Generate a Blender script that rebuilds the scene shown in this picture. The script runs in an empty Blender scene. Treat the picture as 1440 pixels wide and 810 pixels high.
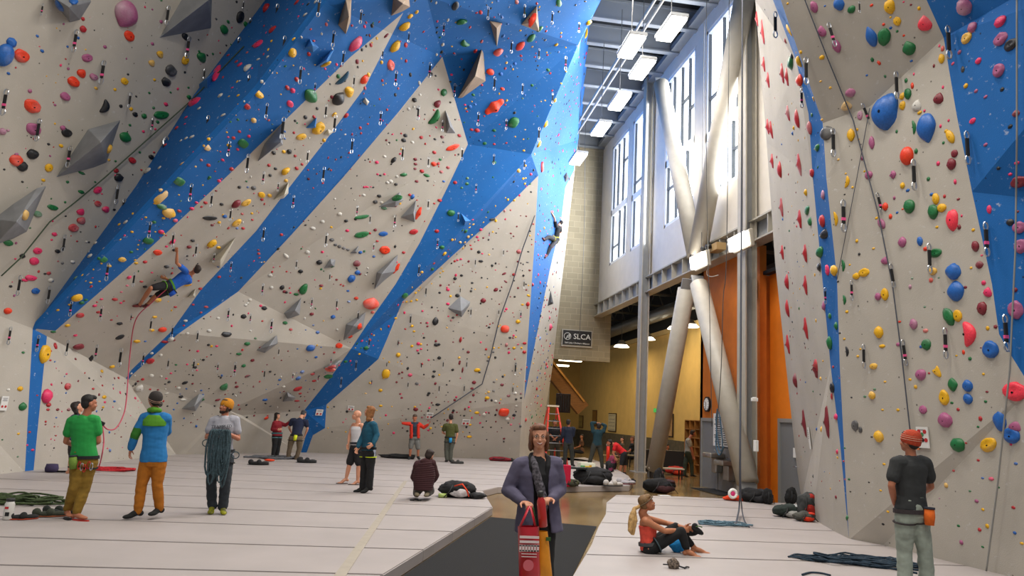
import bpy, bmesh, math, random
import numpy as np
from mathutils import Vector, Matrix, noise
from mathutils.geometry import delaunay_2d_cdt, tessellate_polygon
SC = bpy.context.scene
COL = SC.collection
RND = random.Random(7)
# ---------------------------------------------------------------- camera
F_PX, CX, CY, EYE = 1040.0, 720.0, 405.0, 1.73
def _c(u, v): return np.array([u - CX, -(v - CY), -F_PX])
_Y = _c(562, 575); _Y /= np.linalg.norm(_Y)
_X = _c(8200, 1000); _X -= _X.dot(_Y) * _Y; _X /= np.linalg.norm(_X)
_Z = np.cross(_X, _Y)
ROT = np.stack([_X, _Y, _Z])
cd = bpy.data.cameras.new('camera'); cam = bpy.data.objects.new('camera', cd); COL.objects.link(cam)
cd.sensor_fit = 'HORIZONTAL'; cd.sensor_width = 36.0; cd.lens = 36.0 * F_PX / 1440.0
cd.clip_start = 0.05; cd.clip_end = 400
M4 = Matrix([list(ROT[0]) + [0], list(ROT[1]) + [0], list(ROT[2]) + [EYE], [0, 0, 0, 1]])
cam.matrix_world = M4
SC.camera = cam
EYEV = np.array([0, 0, EYE])
def ray(u, v): return ROT @ _c(u, v)
def at(u, v, Y):
    r = ray(u, v); return Vector(EYEV + r * (Y / r[1]))
def atz(u, v, z=0.0):
    r = ray(u, v); return Vector(EYEV + r * ((z - EYE) / r[2]))
def atx(u, v, X):
    r = ray(u, v); return Vector(EYEV + r * (X / r[0]))
def proj(p):
    q = ROT.T @ (np.array(p) - EYEV); return CX + F_PX * q[0] / -q[2], CY - F_PX * q[1] / -q[2]
# ---------------------------------------------------------------- world: overcast daylight
W = bpy.data.worlds.new('overcast'); SC.world = W; W.use_nodes = True
bg = W.node_tree.nodes['Background']
bg.inputs[0].default_value = (0.92, 0.96, 1.0, 1); bg.inputs[1].default_value = .38
# ---------------------------------------------------------------- exposure
SC.view_settings.view_transform = 'Standard'; SC.view_settings.look = 'None'
SC.view_settings.gamma = 1.0; SC.view_settings.use_curve_mapping = False
SC.view_settings.exposure = -0.27
# ---------------------------------------------------------------- large lights: rows of ceiling lamps over the floor (most out of frame), as fill
def area(name, loc, sx, sy, power, color, rot=(0, 0, 0)):
    l = bpy.data.lights.new(name, 'AREA'); l.shape = 'RECTANGLE'; l.size = sx; l.size_y = sy
    l.energy = power; l.color = color
    o = bpy.data.objects.new(name, l); COL.objects.link(o); o.location = loc; o.rotation_euler = rot
    return o
for i, (lx, ly) in enumerate([(0, -1), (5, 0), (-2, 7), (4, 7), (2, 13), (6, 14), (5.5, 20)]):  # the last one is an added light to brighten the orange wall
    area('ceiling_bay_fill', (lx, ly, 13.6), 1.2, 3.0, 620, (1.0, 0.93, 0.84))
# daylight coming in through the tall windows of the right wall
for ly in (12.0, 20.5, 24.7, 29.0, 33.5):
    area('window_daylight', (9.25, ly, 11.8), 6.0, 2.6, 680, (0.93, 0.96, 1.0), (0, math.radians(90), 0))
# warm lamps of the back room and hall behind the girder
for lx, ly, e in ((11.5, 27, 110), (11.3, 33, 130), (11.3, 40, 130), (9, 46, 120), (11.5, 23.9, 30)):
    area('hall_lamp', (lx, ly, 5.75), 0.5, 1.6, e, (1.0, 0.78, 0.46))
area('corridor_lamp', (11.4, 18.0, 5.9), 0.6, 2.0, 150, (1.0, 0.62, 0.3))
# ---------------------------------------------------------------- materials
def lin(h):
    if isinstance(h, str):
        h = [int(h[i:i + 2], 16) / 255 for i in (0, 2, 4)]
        return tuple(((c + .055) / 1.055) ** 2.4 if c > .04045 else c / 12.92 for c in h)
    return h
MATS = {}
def mat(name, color, rough=.6, metal=0, var=0.0, scale=8.0, bump=0.0, emis=None, es=0, spec=.5, coat=0, alpha=1, detail=3, stretch=None, c2=None):
    if name in MATS: return MATS[name]
    m = bpy.data.materials.new(name); m.use_nodes = True; MATS[name] = m
    nt = m.node_tree; b = nt.nodes['Principled BSDF']
    c = lin(color)
    b.inputs['Base Color'].default_value = (*c, 1); b.inputs['Roughness'].default_value = rough
    b.inputs['Metallic'].default_value = metal
    b.inputs['Specular IOR Level'].default_value = spec
    b.inputs['Coat Weight'].default_value = coat
    if emis:
        b.inputs['Emission Color'].default_value = (*lin(emis), 1); b.inputs['Emission Strength'].default_value = es
    if var or bump or c2:
        tc = nt.nodes.new('ShaderNodeTexCoord'); nz = nt.nodes.new('ShaderNodeTexNoise')
        nz.inputs['Scale'].default_value = scale; nz.inputs['Detail'].default_value = detail
        if stretch:
            mp = nt.nodes.new('ShaderNodeMapping'); mp.inputs['Scale'].default_value = stretch
            nt.links.new(tc.outputs['Object'], mp.inputs[0]); nt.links.new(mp.outputs[0], nz.inputs['Vector'])
        else: nt.links.new(tc.outputs['Object'], nz.inputs['Vector'])
        if var or c2:
            r = nt.nodes.new('ShaderNodeValToRGB')
            d = lin(c2) if c2 else tuple(max(0, x * (1 - var)) for x in c)
            e = c if c2 else tuple(min(1, x * (1 + var)) for x in c)
            r.color_ramp.elements[0].color = (*d, 1); r.color_ramp.elements[1].color = (*e, 1)
            r.color_ramp.elements[0].position = .35; r.color_ramp.elements[1].position = .65
            nt.links.new(nz.outputs['Fac'], r.inputs[0]); nt.links.new(r.outputs[0], b.inputs['Base Color'])
        if bump:
            bp = nt.nodes.new('ShaderNodeBump'); bp.inputs['Strength'].default_value = bump; bp.inputs['Distance'].default_value = .02
            nt.links.new(nz.outputs['Fac'], bp.inputs['Height']); nt.links.new(bp.outputs[0], b.inputs['Normal'])
    return m
def wall_mat(name, color, chalk):
    """textured climbing wall paint with a grid of T-nut holes and chalk scuffs"""
    m = bpy.data.materials.new(name); m.use_nodes = True; MATS[name] = m
    nt = m.node_tree; b = nt.nodes['Principled BSDF']; b.inputs['Roughness'].default_value = .8
    L = nt.links; c = lin(color)
    tc = nt.nodes.new('ShaderNodeTexCoord')
    # blotchy wear
    n1 = nt.nodes.new('ShaderNodeTexNoise'); n1.inputs['Scale'].default_value = 1.3; n1.inputs['Detail'].default_value = 6
    L.new(tc.outputs['Object'], n1.inputs['Vector'])
    r1 = nt.nodes.new('ShaderNodeValToRGB')
    r1.color_ramp.elements[0].position = .3; r1.color_ramp.elements[1].position = .7
    r1.color_ramp.elements[0].color = (*[x * .93 for x in c], 1); r1.color_ramp.elements[1].color = (*[min(1, x * 1.05) for x in c], 1)
    L.new(n1.outputs['Fac'], r1.inputs[0])
    # chalk scuffs: stretched voronoi blobs
    mp = nt.nodes.new('ShaderNodeMapping'); mp.inputs['Scale'].default_value = (4.5, 4.5, 6.0); mp.inputs['Rotation'].default_value = (.5, .7, .4)
    L.new(tc.outputs['Object'], mp.inputs[0])
    n2 = nt.nodes.new('ShaderNodeTexNoise'); n2.inputs['Scale'].default_value = 1.9; n2.inputs['Detail'].default_value = 3; n2.inputs['Roughness'].default_value = .65
    L.new(mp.outputs[0], n2.inputs['Vector'])
    r2 = nt.nodes.new('ShaderNodeValToRGB'); r2.color_ramp.elements[0].position = .64; r2.color_ramp.elements[1].position = .76
    r2.color_ramp.elements[0].color = (0, 0, 0, 1); r2.color_ramp.elements[1].color = (chalk, chalk, chalk, 1)
    L.new(n2.outputs['Fac'], r2.inputs[0])
    mx = nt.nodes.new('ShaderNodeMixRGB'); mx.inputs[2].default_value = (.66, .68, .7, 1)
    L.new(r2.outputs[0], mx.inputs[0]); L.new(r1.outputs[0], mx.inputs[1])
    # T-nut holes
    vo = nt.nodes.new('ShaderNodeTexVoronoi'); vo.inputs['Scale'].default_value = 4.2; vo.inputs['Randomness'].default_value = .35
    L.new(tc.outputs['Object'], vo.inputs['Vector'])
    r3 = nt.nodes.new('ShaderNodeValToRGB'); r3.color_ramp.elements[0].position = .045; r3.color_ramp.elements[1].position = .075
    r3.color_ramp.elements[0].color = (.25, .25, .25, 1); r3.color_ramp.elements[1].color = (1, 1, 1, 1)
    L.new(vo.outputs['Distance'], r3.inputs[0])
    m2 = nt.nodes.new('ShaderNodeMixRGB'); m2.blend_type = 'MULTIPLY'; m2.inputs[0].default_value = 1
    L.new(mx.outputs[0], m2.inputs[1]); L.new(r3.outputs[0], m2.inputs[2])
    L.new(m2.outputs[0], b.inputs['Base Color'])
    n3 = nt.nodes.new('ShaderNodeTexNoise'); n3.inputs['Scale'].default_value = 60
    L.new(tc.outputs['Object'], n3.inputs['Vector'])
    bp = nt.nodes.new('ShaderNodeBump'); bp.inputs['Strength'].default_value = .25; bp.inputs['Distance'].default_value = .01
    L.new(n3.outputs['Fac'], bp.inputs['Height']); L.new(bp.outputs[0], b.inputs['Normal'])
    return m
M_GREY = wall_mat('climbing_wall_grey', 'B4AEA3', .45)
M_BLUE = wall_mat('climbing_wall_blue', '005FA8', .5)
M_TAN = wall_mat('climbing_wall_tan', 'C8AE8C', .2)
def brick_mat(name, c1, c2, mortar, sw=.4, sh=.2, axis='XZ', ms=.012):
    m = bpy.data.materials.new(name); m.use_nodes = True; MATS[name] = m
    nt = m.node_tree; b = nt.nodes['Principled BSDF']; b.inputs['Roughness'].default_value = .9
    tc = nt.nodes.new('ShaderNodeTexCoord'); sp = nt.nodes.new('ShaderNodeSeparateXYZ'); cb = nt.nodes.new('ShaderNodeCombineXYZ')
    nt.links.new(tc.outputs['Object'], sp.inputs[0]); nt.links.new(sp.outputs[axis[0]], cb.inputs[0]); nt.links.new(sp.outputs[axis[1]], cb.inputs[1])
    bk = nt.nodes.new('ShaderNodeTexBrick'); bk.inputs['Scale'].default_value = 1
    bk.inputs['Brick Width'].default_value = sw; bk.inputs['Row Height'].default_value = sh; bk.inputs['Mortar Size'].default_value = ms
    bk.inputs['Color1'].default_value = (*lin(c1), 1); bk.inputs['Color2'].default_value = (*lin(c2), 1); bk.inputs['Mortar'].default_value = (*lin(mortar), 1)
    nt.links.new(cb.outputs[0], bk.inputs['Vector']); nt.links.new(bk.outputs['Color'], b.inputs['Base Color'])
    bp = nt.nodes.new('ShaderNodeBump'); bp.inputs['Strength'].default_value = .5; bp.inputs['Distance'].default_value = .01; bp.invert = True
    nt.links.new(bk.outputs['Fac'], bp.inputs['Height']); nt.links.new(bp.outputs[0], b.inputs['Normal'])
    return m
# ---------------------------------------------------------------- object helpers
def tag(o, label=None, cat=None, group=None, kind=None):
    if label: o['label'] = label
    if cat: o['category'] = cat
    if group: o['group'] = group
    if kind: o['kind'] = kind
    return o
def empty(name, loc, label, cat, group=None, rz=0):
    o = bpy.data.objects.new(name, None); COL.objects.link(o); o.location = loc; o.rotation_euler = (0, 0, rz)
    o.empty_display_size = .1
    return tag(o, label, cat, group)
def finish(name, bm, m, parent=None, smooth=False, inv=True):
    me = bpy.data.meshes.new(name); bm.normal_update(); bm.to_mesh(me); bm.free()
    return finish_me(name, me, m, parent, smooth)
def finish_me(name, me, m, parent=None, smooth=False):
    ms = m if isinstance(m, (list, tuple)) else [m]
    if len(me.materials) == 0:
        for x in ms: me.materials.append(x)
    if smooth: me.polygons.foreach_set('use_smooth', [True] * len(me.polygons))
    o = bpy.data.objects.new(name, me); COL.objects.link(o)
    if parent is not None:
        o.parent = parent
        # children are built in world coordinates: cancel the parent transform
        o.matrix_parent_inverse = (Matrix.Translation(parent.location) @ parent.rotation_euler.to_matrix().to_4x4()).inverted() if parent.type == 'EMPTY' else Matrix.Identity(4)
    return o
def box(bm, c, s, rot=None, bev=0):
    r = bmesh.ops.create_cube(bm, size=1)
    vs = r['verts']
    M = Matrix.Translation(Vector(c)) @ (rot.to_4x4() if rot is not None else Matrix.Identity(4)) @ Matrix.Diagonal((*s, 1))
    bmesh.ops.transform(bm, matrix=M, verts=vs)
    if bev:
        es = list({e for v in vs for e in v.link_edges})
        bmesh.ops.bevel(bm, geom=es, offset=bev, segments=2, affect='EDGES', profile=.5)
def box2(bm, a, b):
    a = Vector(a); b = Vector(b)
    box(bm, (a + b) / 2, [max(abs(x), .001) for x in (b - a)])
def frame_for(d):
    d = Vector(d).normalized(); up = Vector((0, 0, 1)) if abs(d.z) < .95 else Vector((0, 1, 0))
    x = up.cross(d).normalized(); y = d.cross(x)
    return x, y, d
def tube(bm, pts, rad, n=8, caps=True, flat=1.0):
    pts = [Vector(p) for p in pts]
    if not isinstance(rad, (list, tuple)): rad = [rad] * len(pts)
    rings = []; px = None
    for i, p in enumerate(pts):
        d = (pts[min(i + 1, len(pts) - 1)] - pts[max(i - 1, 0)])
        if d.length < 1e-7: d = Vector((0, 0, 1))
        d.normalize()
        if px is None: x, y, _ = frame_for(d)
        else:
            x = (px - d * px.dot(d))
            if x.length < 1e-5: x = frame_for(d)[0]
            x.normalize(); y = d.cross(x)
        px = x
        rings.append([bm.verts.new(p + (x * math.cos(a) + y * math.sin(a) * flat) * rad[i]) for a in [2 * math.pi * k / n for k in range(n)]])
    for a, b in zip(rings, rings[1:]):
        for k in range(n): bm.faces.new((a[k], a[(k + 1) % n], b[(k + 1) % n], b[k]))
    if caps and n > 2: bm.faces.new(rings[0][::-1]); bm.faces.new(rings[-1])
def beam(bm, a, b, w, h, up=(0, 0, 1)):
    a = Vector(a); b = Vector(b); d = (b - a).normalized(); up = Vector(up)
    x = d.cross(up).normalized(); y = x.cross(d)
    R = Matrix([x, d, y]).transposed()
    box(bm, (a + b) / 2, (w, (b - a).length, h), R)
def prism(bm, poly, off):
    """poly: list of 3D points, extruded by vector off"""
    off = Vector(off); a = [bm.verts.new(p) for p in poly]; b = [bm.verts.new(Vector(p) + off) for p in poly]
    n = len(poly)
    for k in range(n): bm.faces.new((a[k], a[(k + 1) % n], b[(k + 1) % n], b[k]))
    bm.faces.new(a[::-1]); bm.faces.new(b)
    bmesh.ops.recalc_face_normals(bm, faces=bm.faces[:])
def ellipsoid(bm, c, r, rot=None, sub=2, seg=None):
    if seg: q = bmesh.ops.create_uvsphere(bm, u_segments=seg, v_segments=max(4, seg // 2), radius=1)
    else: q = bmesh.ops.create_icosphere(bm, subdivisions=sub, radius=1)
    if not isinstance(r, (list, tuple)): r = (r, r, r)
    M = Matrix.Translation(Vector(c)) @ (rot.to_4x4() if rot is not None else Matrix.Identity(4)) @ Matrix.Diagonal((*r, 1))
    bmesh.ops.transform(bm, matrix=M, verts=q['verts']); return q['verts']
def Rz(a): return Matrix.Rotation(a, 3, 'Z')
def NB(): return bmesh.new()
# ================================================================= climbing walls
def plane_pts(a, b, c):
    a, b, c = Vector(a), Vector(b), Vector(c); n = (b - a).cross(c - a).normalized(); return a, n
def hit(u, v, pl):
    a, n = pl; r = Vector(ray(u, v)); e = Vector(EYEV)
    return e + r * ((a - e).dot(n) / r.dot(n))
class Wall:
    def __init__(s, V, facets, colors):
        s.P = {}; s.uv = {}
        s.planes = {}
        for k, (u, v, sp) in V.items():
            s.uv[k] = (u, v)
            if sp == 'g': s.P[k] = atz(u, v, -.02)
            elif isinstance(sp, tuple): s.P[k] = hit(u, v, plane_pts(*[s.P[q] for q in sp]))
            else: s.P[k] = at(u, v, sp)
        s.tris = []   # (uv3, P3, facet)
        for fi, (fn, poly) in enumerate(facets):
            pu = [Vector((*s.uv[k], 0)) for k in poly]
            for t in tessellate_polygon([pu]):
                s.tris.append(([s.uv[poly[i]] for i in t], [s.P[poly[i]] for i in t], fi))
        s.facets = facets; s.colors = colors
    def find(s, u, v):
        best = None
        for uvs, P, fi in s.tris:
            (x1, y1), (x2, y2), (x3, y3) = uvs
            d = (y2 - y3) * (x1 - x3) + (x3 - x2) * (y1 - y3)
            if abs(d) < 1e-9: continue
            a = ((y2 - y3) * (u - x3) + (x3 - x2) * (v - y3)) / d; b = ((y3 - y1) * (u - x3) + (x1 - x3) * (v - y3)) / d
            m = min(a, b, 1 - a - b)
            if m >= -1e-6: return (P, fi)
            if m > -.08 and (best is None or m > best[0]): best = (m, P, fi)
        return (best[1], best[2]) if best else None
    def point(s, u, v):
        r = s.find(u, v)
        if not r: return None
        a, n = plane_pts(*r[0]); p = hit(u, v, (a, n))
        if (Vector(EYEV) - p).dot(n) < 0: n = -n
        return p, n, r[1]
    def build(s, name, mats, label_parts=None):
        verts = []; faces = []; meta = []
        for uvs, P, fi in s.tris:
            i = len(verts); verts += [Vector(q) for q in uvs]; faces.append([i, i + 1, i + 2]); meta.append(('f', len(meta)))
        nt = len(faces)
        for ci, poly in s.colors:
            i = len(verts); verts += [Vector(q) for q in poly]; faces.append(list(range(i, i + len(poly)))); meta.append(('c', ci))
        # consistent winding
        for k, f in enumerate(faces):
            ar = sum(verts[f[j]].x * verts[f[(j + 1) % len(f)]].y - verts[f[(j + 1) % len(f)]].x * verts[f[j]].y for j in range(len(f)))
            if ar < 0: faces[k] = f[::-1]
        ov, oe, of, vo, eo, fo = delaunay_2d_cdt(verts, [], faces, 1, .02, True)
        root = None; groups = {}
        for f, orig in zip(of, fo):
            t = [o for o in orig if o < nt]
            c = [meta[o][1] for o in orig if o >= nt]
            if not t: continue
            groups.setdefault(s.tris[t[0]][2], []).append((f, t[0], (c[-1] if c else 0)))
        root = bpy.data.objects.new(name, None); COL.objects.link(root); root['kind'] = 'structure'
        for fi, lst in groups.items():
            bm = NB(); cache = {}
            for f, t, c in lst:
                vs = []
                pl = plane_pts(*s.tris[t][1])
                for i in f:
                    if i not in cache: cache[i] = bm.verts.new(hit(ov[i].x, ov[i].y, pl))
                    vs.append(cache[i])
                try: fc = bm.faces.new(vs)
                except ValueError: continue
                fc.material_index = c; fc.normal_update()
                if (Vector(EYEV) - fc.calc_center_median()).dot(fc.normal) < 0: fc.normal_flip()
            # give the panel real thickness behind its face
            top = bm.faces[:]; bmesh.ops.recalc_face_normals(bm, faces=top)
            if sum((Vector(EYEV) - q.calc_center_median()).dot(q.normal) * q.calc_area() for q in top) < 0:
                for q in top: q.normal_flip()
            me = bpy.data.meshes.new('panel'); bm.to_mesh(me); bm.free()
            o = finish_me('panel', me, mats, root)
            sd = o.modifiers.new('thick', 'SOLIDIFY'); sd.thickness = .06; sd.offset = -1; sd.use_rim = True
        return root
# ---- left / back climbing wall (px, py, depth | 'g' ground | plane)
LV = {
 'A0': (-260, 700, 'g'), 'K1': (35, 664, 'g'), 'A2': (248, 640, 'g'),
 'P46': (46, 462, 16.8), 'L1': (-260, 345, 12.6),
 'C2': (360, 125, 15.1), 'D1': (560, 160, 20.0),
 'W1': (177, 532, ('P46', 'C2', 'D1')),
 'L3': (373, 0, 18.0), 'L3b': (470, -150, 17.2),
 'L2': (191, 262, ('P46', 'L1', 'L3')), 'L2b': (273, 133, ('P46', 'L1', 'L3')), 'L4': (-260, -150, ('P46', 'L1', 'L3')),
 'C3': (458, -5, ('P46', 'C2', 'D1')), 'C1': (243, 250, ('P46', 'C2', 'D1')), 'C4': (530, -150, 13.0),
 'S1': (240, 468, ('P46', 'C2', 'D1')), 'D0': (513, 137, ('P46', 'C2', 'D1')), 'D00': (463, 7, ('P46', 'C2', 'D1')),
 'D2': (335, 410, ('P46', 'C2', 'D1')), 'D3': (622, 80, 19.4), 'D4': (600, -5, 16.0), 'D5':(575,-150,14.2),
 'E1': (658, 203, 22.6), 'E2': (813, 63, 20.6), 'E3': (747, 217, 23.6), 'E4': (845, -2, 19.0), 'E5': (893, -150, 17.0),
 'G1': (321, 577, 24.4), 'G2': (464, 511, ('D2', 'E1', 'G1')), 'G3': (494, 490, ('D2', 'E1', 'G1')), 'G4': (532, 505, 26.6), 'G5': (603, 533, 27.2),
 'G6': (459, 569, 27.2), 'G7': (734, 565, 28.0), 'G8': (427, 578, 26.9), 'G9': (340, 584, 25.0),
 'H1': (757, 247, 25.0), 'H2': (563, 437, 26.0), 'H3': (752, 337, 25.9), 'H4': (742, 483, 27.2),
 'B1': (258, 640, 'g'), 'B2': (423, 637, 'g'), 'B3': (431, 637, 'g'), 'B4': (600, 643, 'g'), 'B5': (730, 648, 'g'),
 'T1': (813, 197, 33.4), 'T2': (791, 388, 33.6), 'T3': (777, 516, 34.2), 'T4': (765, 592, 34.6), 'T5': (757, 644, 34.6), 'T6': (848, -2, 32.6), 'T7': (900, -150, 32.0),
 'G6b': (457, 602, 27.6), 'G6c': (440, 612, 27.7),
}
LF = [
 ('left_kicker', ['A0', 'L1', 'P46', 'K1']),
 ('white_kicker', ['K1', 'P46', 'W1', 'A2']),
 ('left_overhang', ['L1', 'L4', 'L3b', 'L3', 'L2b', 'L2', 'P46']),
 ('dark_blue', ['P46', 'L2', 'C1']), ('dark_blue', ['L2', 'L2b', 'C2', 'C1']), ('dark_blue', ['L2b', 'L3', 'C3', 'C2']), ('dark_blue', ['L3', 'L3b', 'C4', 'C3']),
 ('main_overhang', ['P46', 'C1', 'C2', 'C3', 'D00', 'D0', 'D2', 'S1']),
 ('main_overhang', ['D0', 'D1', 'D2']),
 ('upper_overhang', ['D00', 'C3', 'C4', 'D5', 'D4', 'D3', 'D0']), ('upper_overhang', ['D0', 'D3', 'D1']),
 ('triangle', ['D1', 'D3', 'E1']), ('triangle', ['D2', 'D1', 'E1']),
 ('seam_triangle', ['P46', 'S1', 'W1']),
 ('grey_slab', ['S1', 'D2', 'E1', 'G3', 'G2', 'G1', 'A2', 'W1']),
 ('low_triangle', ['A2', 'G1', 'B1']), ('low_face', ['G1', 'G9', 'B2', 'B1']), ('low_face', ['G9', 'G8', 'B2']),
 ('dark_wedge', ['G1', 'G2', 'G3', 'G8', 'G9']),
 ('upper_blue', ['D4', 'D5', 'E5', 'E4', 'E2', 'E1', 'D3']), ('lower_blue', ['E1', 'E2', 'E3']),
 ('teal_panel', ['E1', 'E3', 'G3']), ('royal_band', ['E3', 'H1', 'H2', 'G3']), ('royal_band', ['G3', 'H2', 'G4']),
 ('royal_foot', ['G3', 'G4', 'G6', 'G8']), ('royal_foot', ['G8', 'G6', 'G6b', 'G6c', 'B3', 'B2']),
 ('white_face', ['H1', 'H3', 'H4', 'G7', 'G5', 'G4', 'H2']),
 ('low_wedge', ['G4', 'G5', 'G6']), ('low_back', ['G6', 'G5', 'G7', 'B5', 'B4', 'B3', 'G6c', 'G6b']),
 ('tower', ['E2', 'E4', 'T6', 'T1']), ('tower', ['E4', 'E5', 'T7', 'T6']), ('tower', ['E3', 'E2', 'T1', 'H1']),
 ('tower', ['H1', 'T1', 'T2', 'H3']), ('tower', ['H3', 'T2', 'T3', 'H4']), ('tower', ['H4', 'T3', 'T4', 'G7']), ('tower', ['G7', 'T4', 'T5', 'B5']),
]
LC = [
 (1, [(46, 462), (191, 262), (273, 133), (373, 0), (470, -150), (630, -150), (740, -150), (893, -150), (845, -2), (900, -200), (567, 18), (493, 80), (403, 167), (317, 250), (213, 347), (78, 465)]),
 (1, [(46, 462), (66, 472.8), (47, 664), (35, 664)]),
 (1, [(177, 532), (185, 520), (240, 467), (283, 407), (360, 325), (408, 262), (460, 195), (513, 123), (567, 18), (893, -150), (845, -2), (813, 63), (747, 217), (658, 203), (622, 80), (560, 158), (482, 250), (410, 330), (335, 410), (250, 470), (186, 527), (181, 534)]),
 (1, [(658, 203), (747, 217), (757, 247), (703, 300), (660, 338), (604, 389), (566, 424), (543, 480), (532, 505), (459, 569), (457, 602), (440, 612), (431, 637), (423, 637), (432, 606), (427, 578), (464, 532), (494, 490), (515, 458), (556, 400), (590, 342), (630, 262)]),
 (1, [(845, -2), (893, -150), (900, -150), (848, -2), (813, 197), (807, 240), (795, 264), (789, 313), (773, 380), (755, 470), (737, 562), (742, 483), (752, 337), (757, 247), (747, 217), (813, 63)]),
]
LC[0] = (1, [(46, 462), (191, 262), (273, 133), (373, 0), (470, -150), (640, -150), (567, 18), (493, 80), (403, 167), (317, 250), (213, 347), (78, 465)])
LC[2] = (1, [(177, 532), (185, 520), (240, 467), (283, 407), (360, 325), (408, 262), (460, 195), (513, 123), (567, 18), (640, -150), (893, -150), (845, -2), (813, 63), (747, 217), (658, 203), (622, 80), (560, 158), (482, 250), (410, 330), (335, 410), (250, 470), (186, 527), (181, 534)])
LW = Wall(LV, LF, LC)
LW.build('wall_left', [M_GREY, M_BLUE])
# ---- right climbing wall
RV = {
 'a1': (1126, 707, 'g'), 'a2': (1143, 731, 'g'), 'a25': (1172, 748, 'g'), 'a3': (1194, 759, 'g'), 'a4': (1241, 768, 'g'), 'a5': (1440, 818, 'g'), 'a6': (1640, 850, 'g'),
 'e1': (1223, 150, 10.5),
 'b1': (1108, 540, 17.6), 'b2': (1090, 370, 17.3), 'b3': (1078, 200, 16.9), 'b4': (1062, 0, 16.2), 'b5': (1048, -170, 15.4),
 'c0': (1190, 690, ('a3', 'a5', 'e1')), 'c1': (1181, 515, ('a3', 'a5', 'e1')), 'c2': (1177, 390, ('a3', 'a5', 'e1')), 'c3': (1162, 250, 11.45), 'c4': (1157, 173, 11.4), 'c5': (1098, 0, 10.9), 'c6': (1040, -170, 10.4),
 'd2': (1168, 515, 12.3), 'd3': (1143, 250, 12.2), 'd4': (1120, 87, 12.0), 'd5': (1087, 0, 11.7), 'd6': (1025, -170, 11.1),
 'e2': (1327, 53, ('a3', 'a5', 'e1')), 'e3': (1205, 250, ('a3', 'a5', 'e1')), 'e4': (1303, 0, 8.97), 'e5': (1235, -170, 8.65),
 'f1': (1345, 160, ('a3', 'a5', 'e1')), 'f2': (1367, 270, ('a3', 'a5', 'e1')), 'f3': (1395, 400, ('a3', 'a5', 'e1')), 'f4': (1405, 470, ('a3', 'a5', 'e1')), 'f5': (1422, 500, ('a3', 'a5', 'e1')), 'f6': (1450, 545, ('a3', 'a5', 'e1')),
 'g1': (1640, -60, 5.8), 'g2': (1640, 300, 6.8), 'g3': (1640, 620, 6.9), 'g4': (1640, -170, 5.5), 'g5': (1455, -20, 7.5),
}
RF = [
 ('tan_face', ['a1', 'b1', 'd2', 'a3', 'a25', 'a2']), ('tan_face', ['b1', 'b2', 'b3', 'd3', 'd2']), ('tan_face', ['b3', 'b4', 'd5', 'd4', 'd3']), ('tan_face', ['b4', 'b5', 'd6', 'd5']),
 ('blue_edge', ['a3', 'd2', 'c1', 'c0']), ('blue_edge', ['d2', 'd3', 'c3', 'c2', 'c1']), ('blue_edge', ['d3', 'd4', 'c4', 'c3']), ('blue_edge', ['d4', 'd5', 'c5', 'c4']), ('blue_edge', ['d5', 'd6', 'c6', 'c5']),
 ('side_sliver', ['c4', 'e1', 'e3', 'c2', 'c3']),
 ('upper_face', ['c4', 'c5', 'c6', 'e5', 'e4', 'e2', 'e1']),
 ('main_face', ['a3', 'c0', 'c1', 'c2', 'e3', 'e1', 'e2', 'f1', 'f2', 'f3', 'f4', 'f5', 'f6', 'a5', 'a4']),
 ('upper_corner', ['e2', 'e4', 'e5', 'g4', 'g1', 'g5']), ('blue_corner', ['e2', 'g5', 'g1', 'g2', 'f3', 'f2', 'f1']), ('blue_corner', ['f3', 'g2', 'g3', 'f6', 'f5', 'f4']),
 ('near_face', ['f6', 'g3', 'a6', 'a5']),
]
RC = [
 (1, [(1194, 759), (1181, 620), (1168, 515), (1143, 250), (1137, 160), (1120, 87), (1087, 0), (1025, -170), (1040, -170), (1098, 0), (1157, 173), (1162, 250), (1177, 390), (1181, 515), (1190, 690)]),
 (1, [(1235, -170), (1303, 0), (1327, 53), (1345, 160), (1367, 270), (1395, 400), (1405, 470), (1422, 500), (1450, 545), (1640, 620), (1640, 300), (1640, -60), (1640, -170)]),
]
RW = Wall(RV, RF, RC)
RW.build('wall_right', [M_GREY, M_BLUE])
# ================================================================= pads and floor
def strips(name, poly, z1, z0, Ys, m, root, gap=.02):
    for y0, y1 in zip(Ys, Ys[1:]):
        bm = NB()
        a = [bm.verts.new((p.x, p.y, z1)) for p in poly]; b = [bm.verts.new((p.x, p.y, z0)) for p in poly]
        n = len(poly)
        for k in range(n): bm.faces.new((a[k], a[(k + 1) % n], b[(k + 1) % n], b[k]))
        bm.faces.new(a); bm.faces.new(b[::-1]); bmesh.ops.recalc_face_normals(bm, faces=bm.faces[:])
        for yy, nrm in ((y0 + gap, (0, -1, 0)), (y1 - gap, (0, 1, 0))):
            r = bmesh.ops.bisect_plane(bm, geom=bm.verts[:] + bm.edges[:] + bm.faces[:], plane_co=(0, yy, 0), plane_no=nrm, clear_outer=True)
            es = [e for e in r['geom_cut'] if isinstance(e, bmesh.types.BMEdge)]
            if es: bmesh.ops.holes_fill(bm, edges=es)
        if len(bm.faces) < 3: bm.free(); continue
        es = [e for e in bm.edges if e.is_manifold and e.calc_face_angle(0) > .6 and max(v.co.z for v in e.verts) > z1 - .01 and min(v.co.z for v in e.verts) > z1 - .01]
        bmesh.ops.bevel(bm, geom=es, offset=.012, segments=2, affect='EDGES')
        finish(name, bm, m, root)
M_PAD = mat('pad_vinyl', 'A59D9A', .55, var=.05, scale=1.1, bump=.05, detail=6)
M_PADE = mat('pad_edge', 'A9A294', .7, var=.08, scale=5)
M_SEAM = mat('pad_seam', '3A3431', .8)
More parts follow.
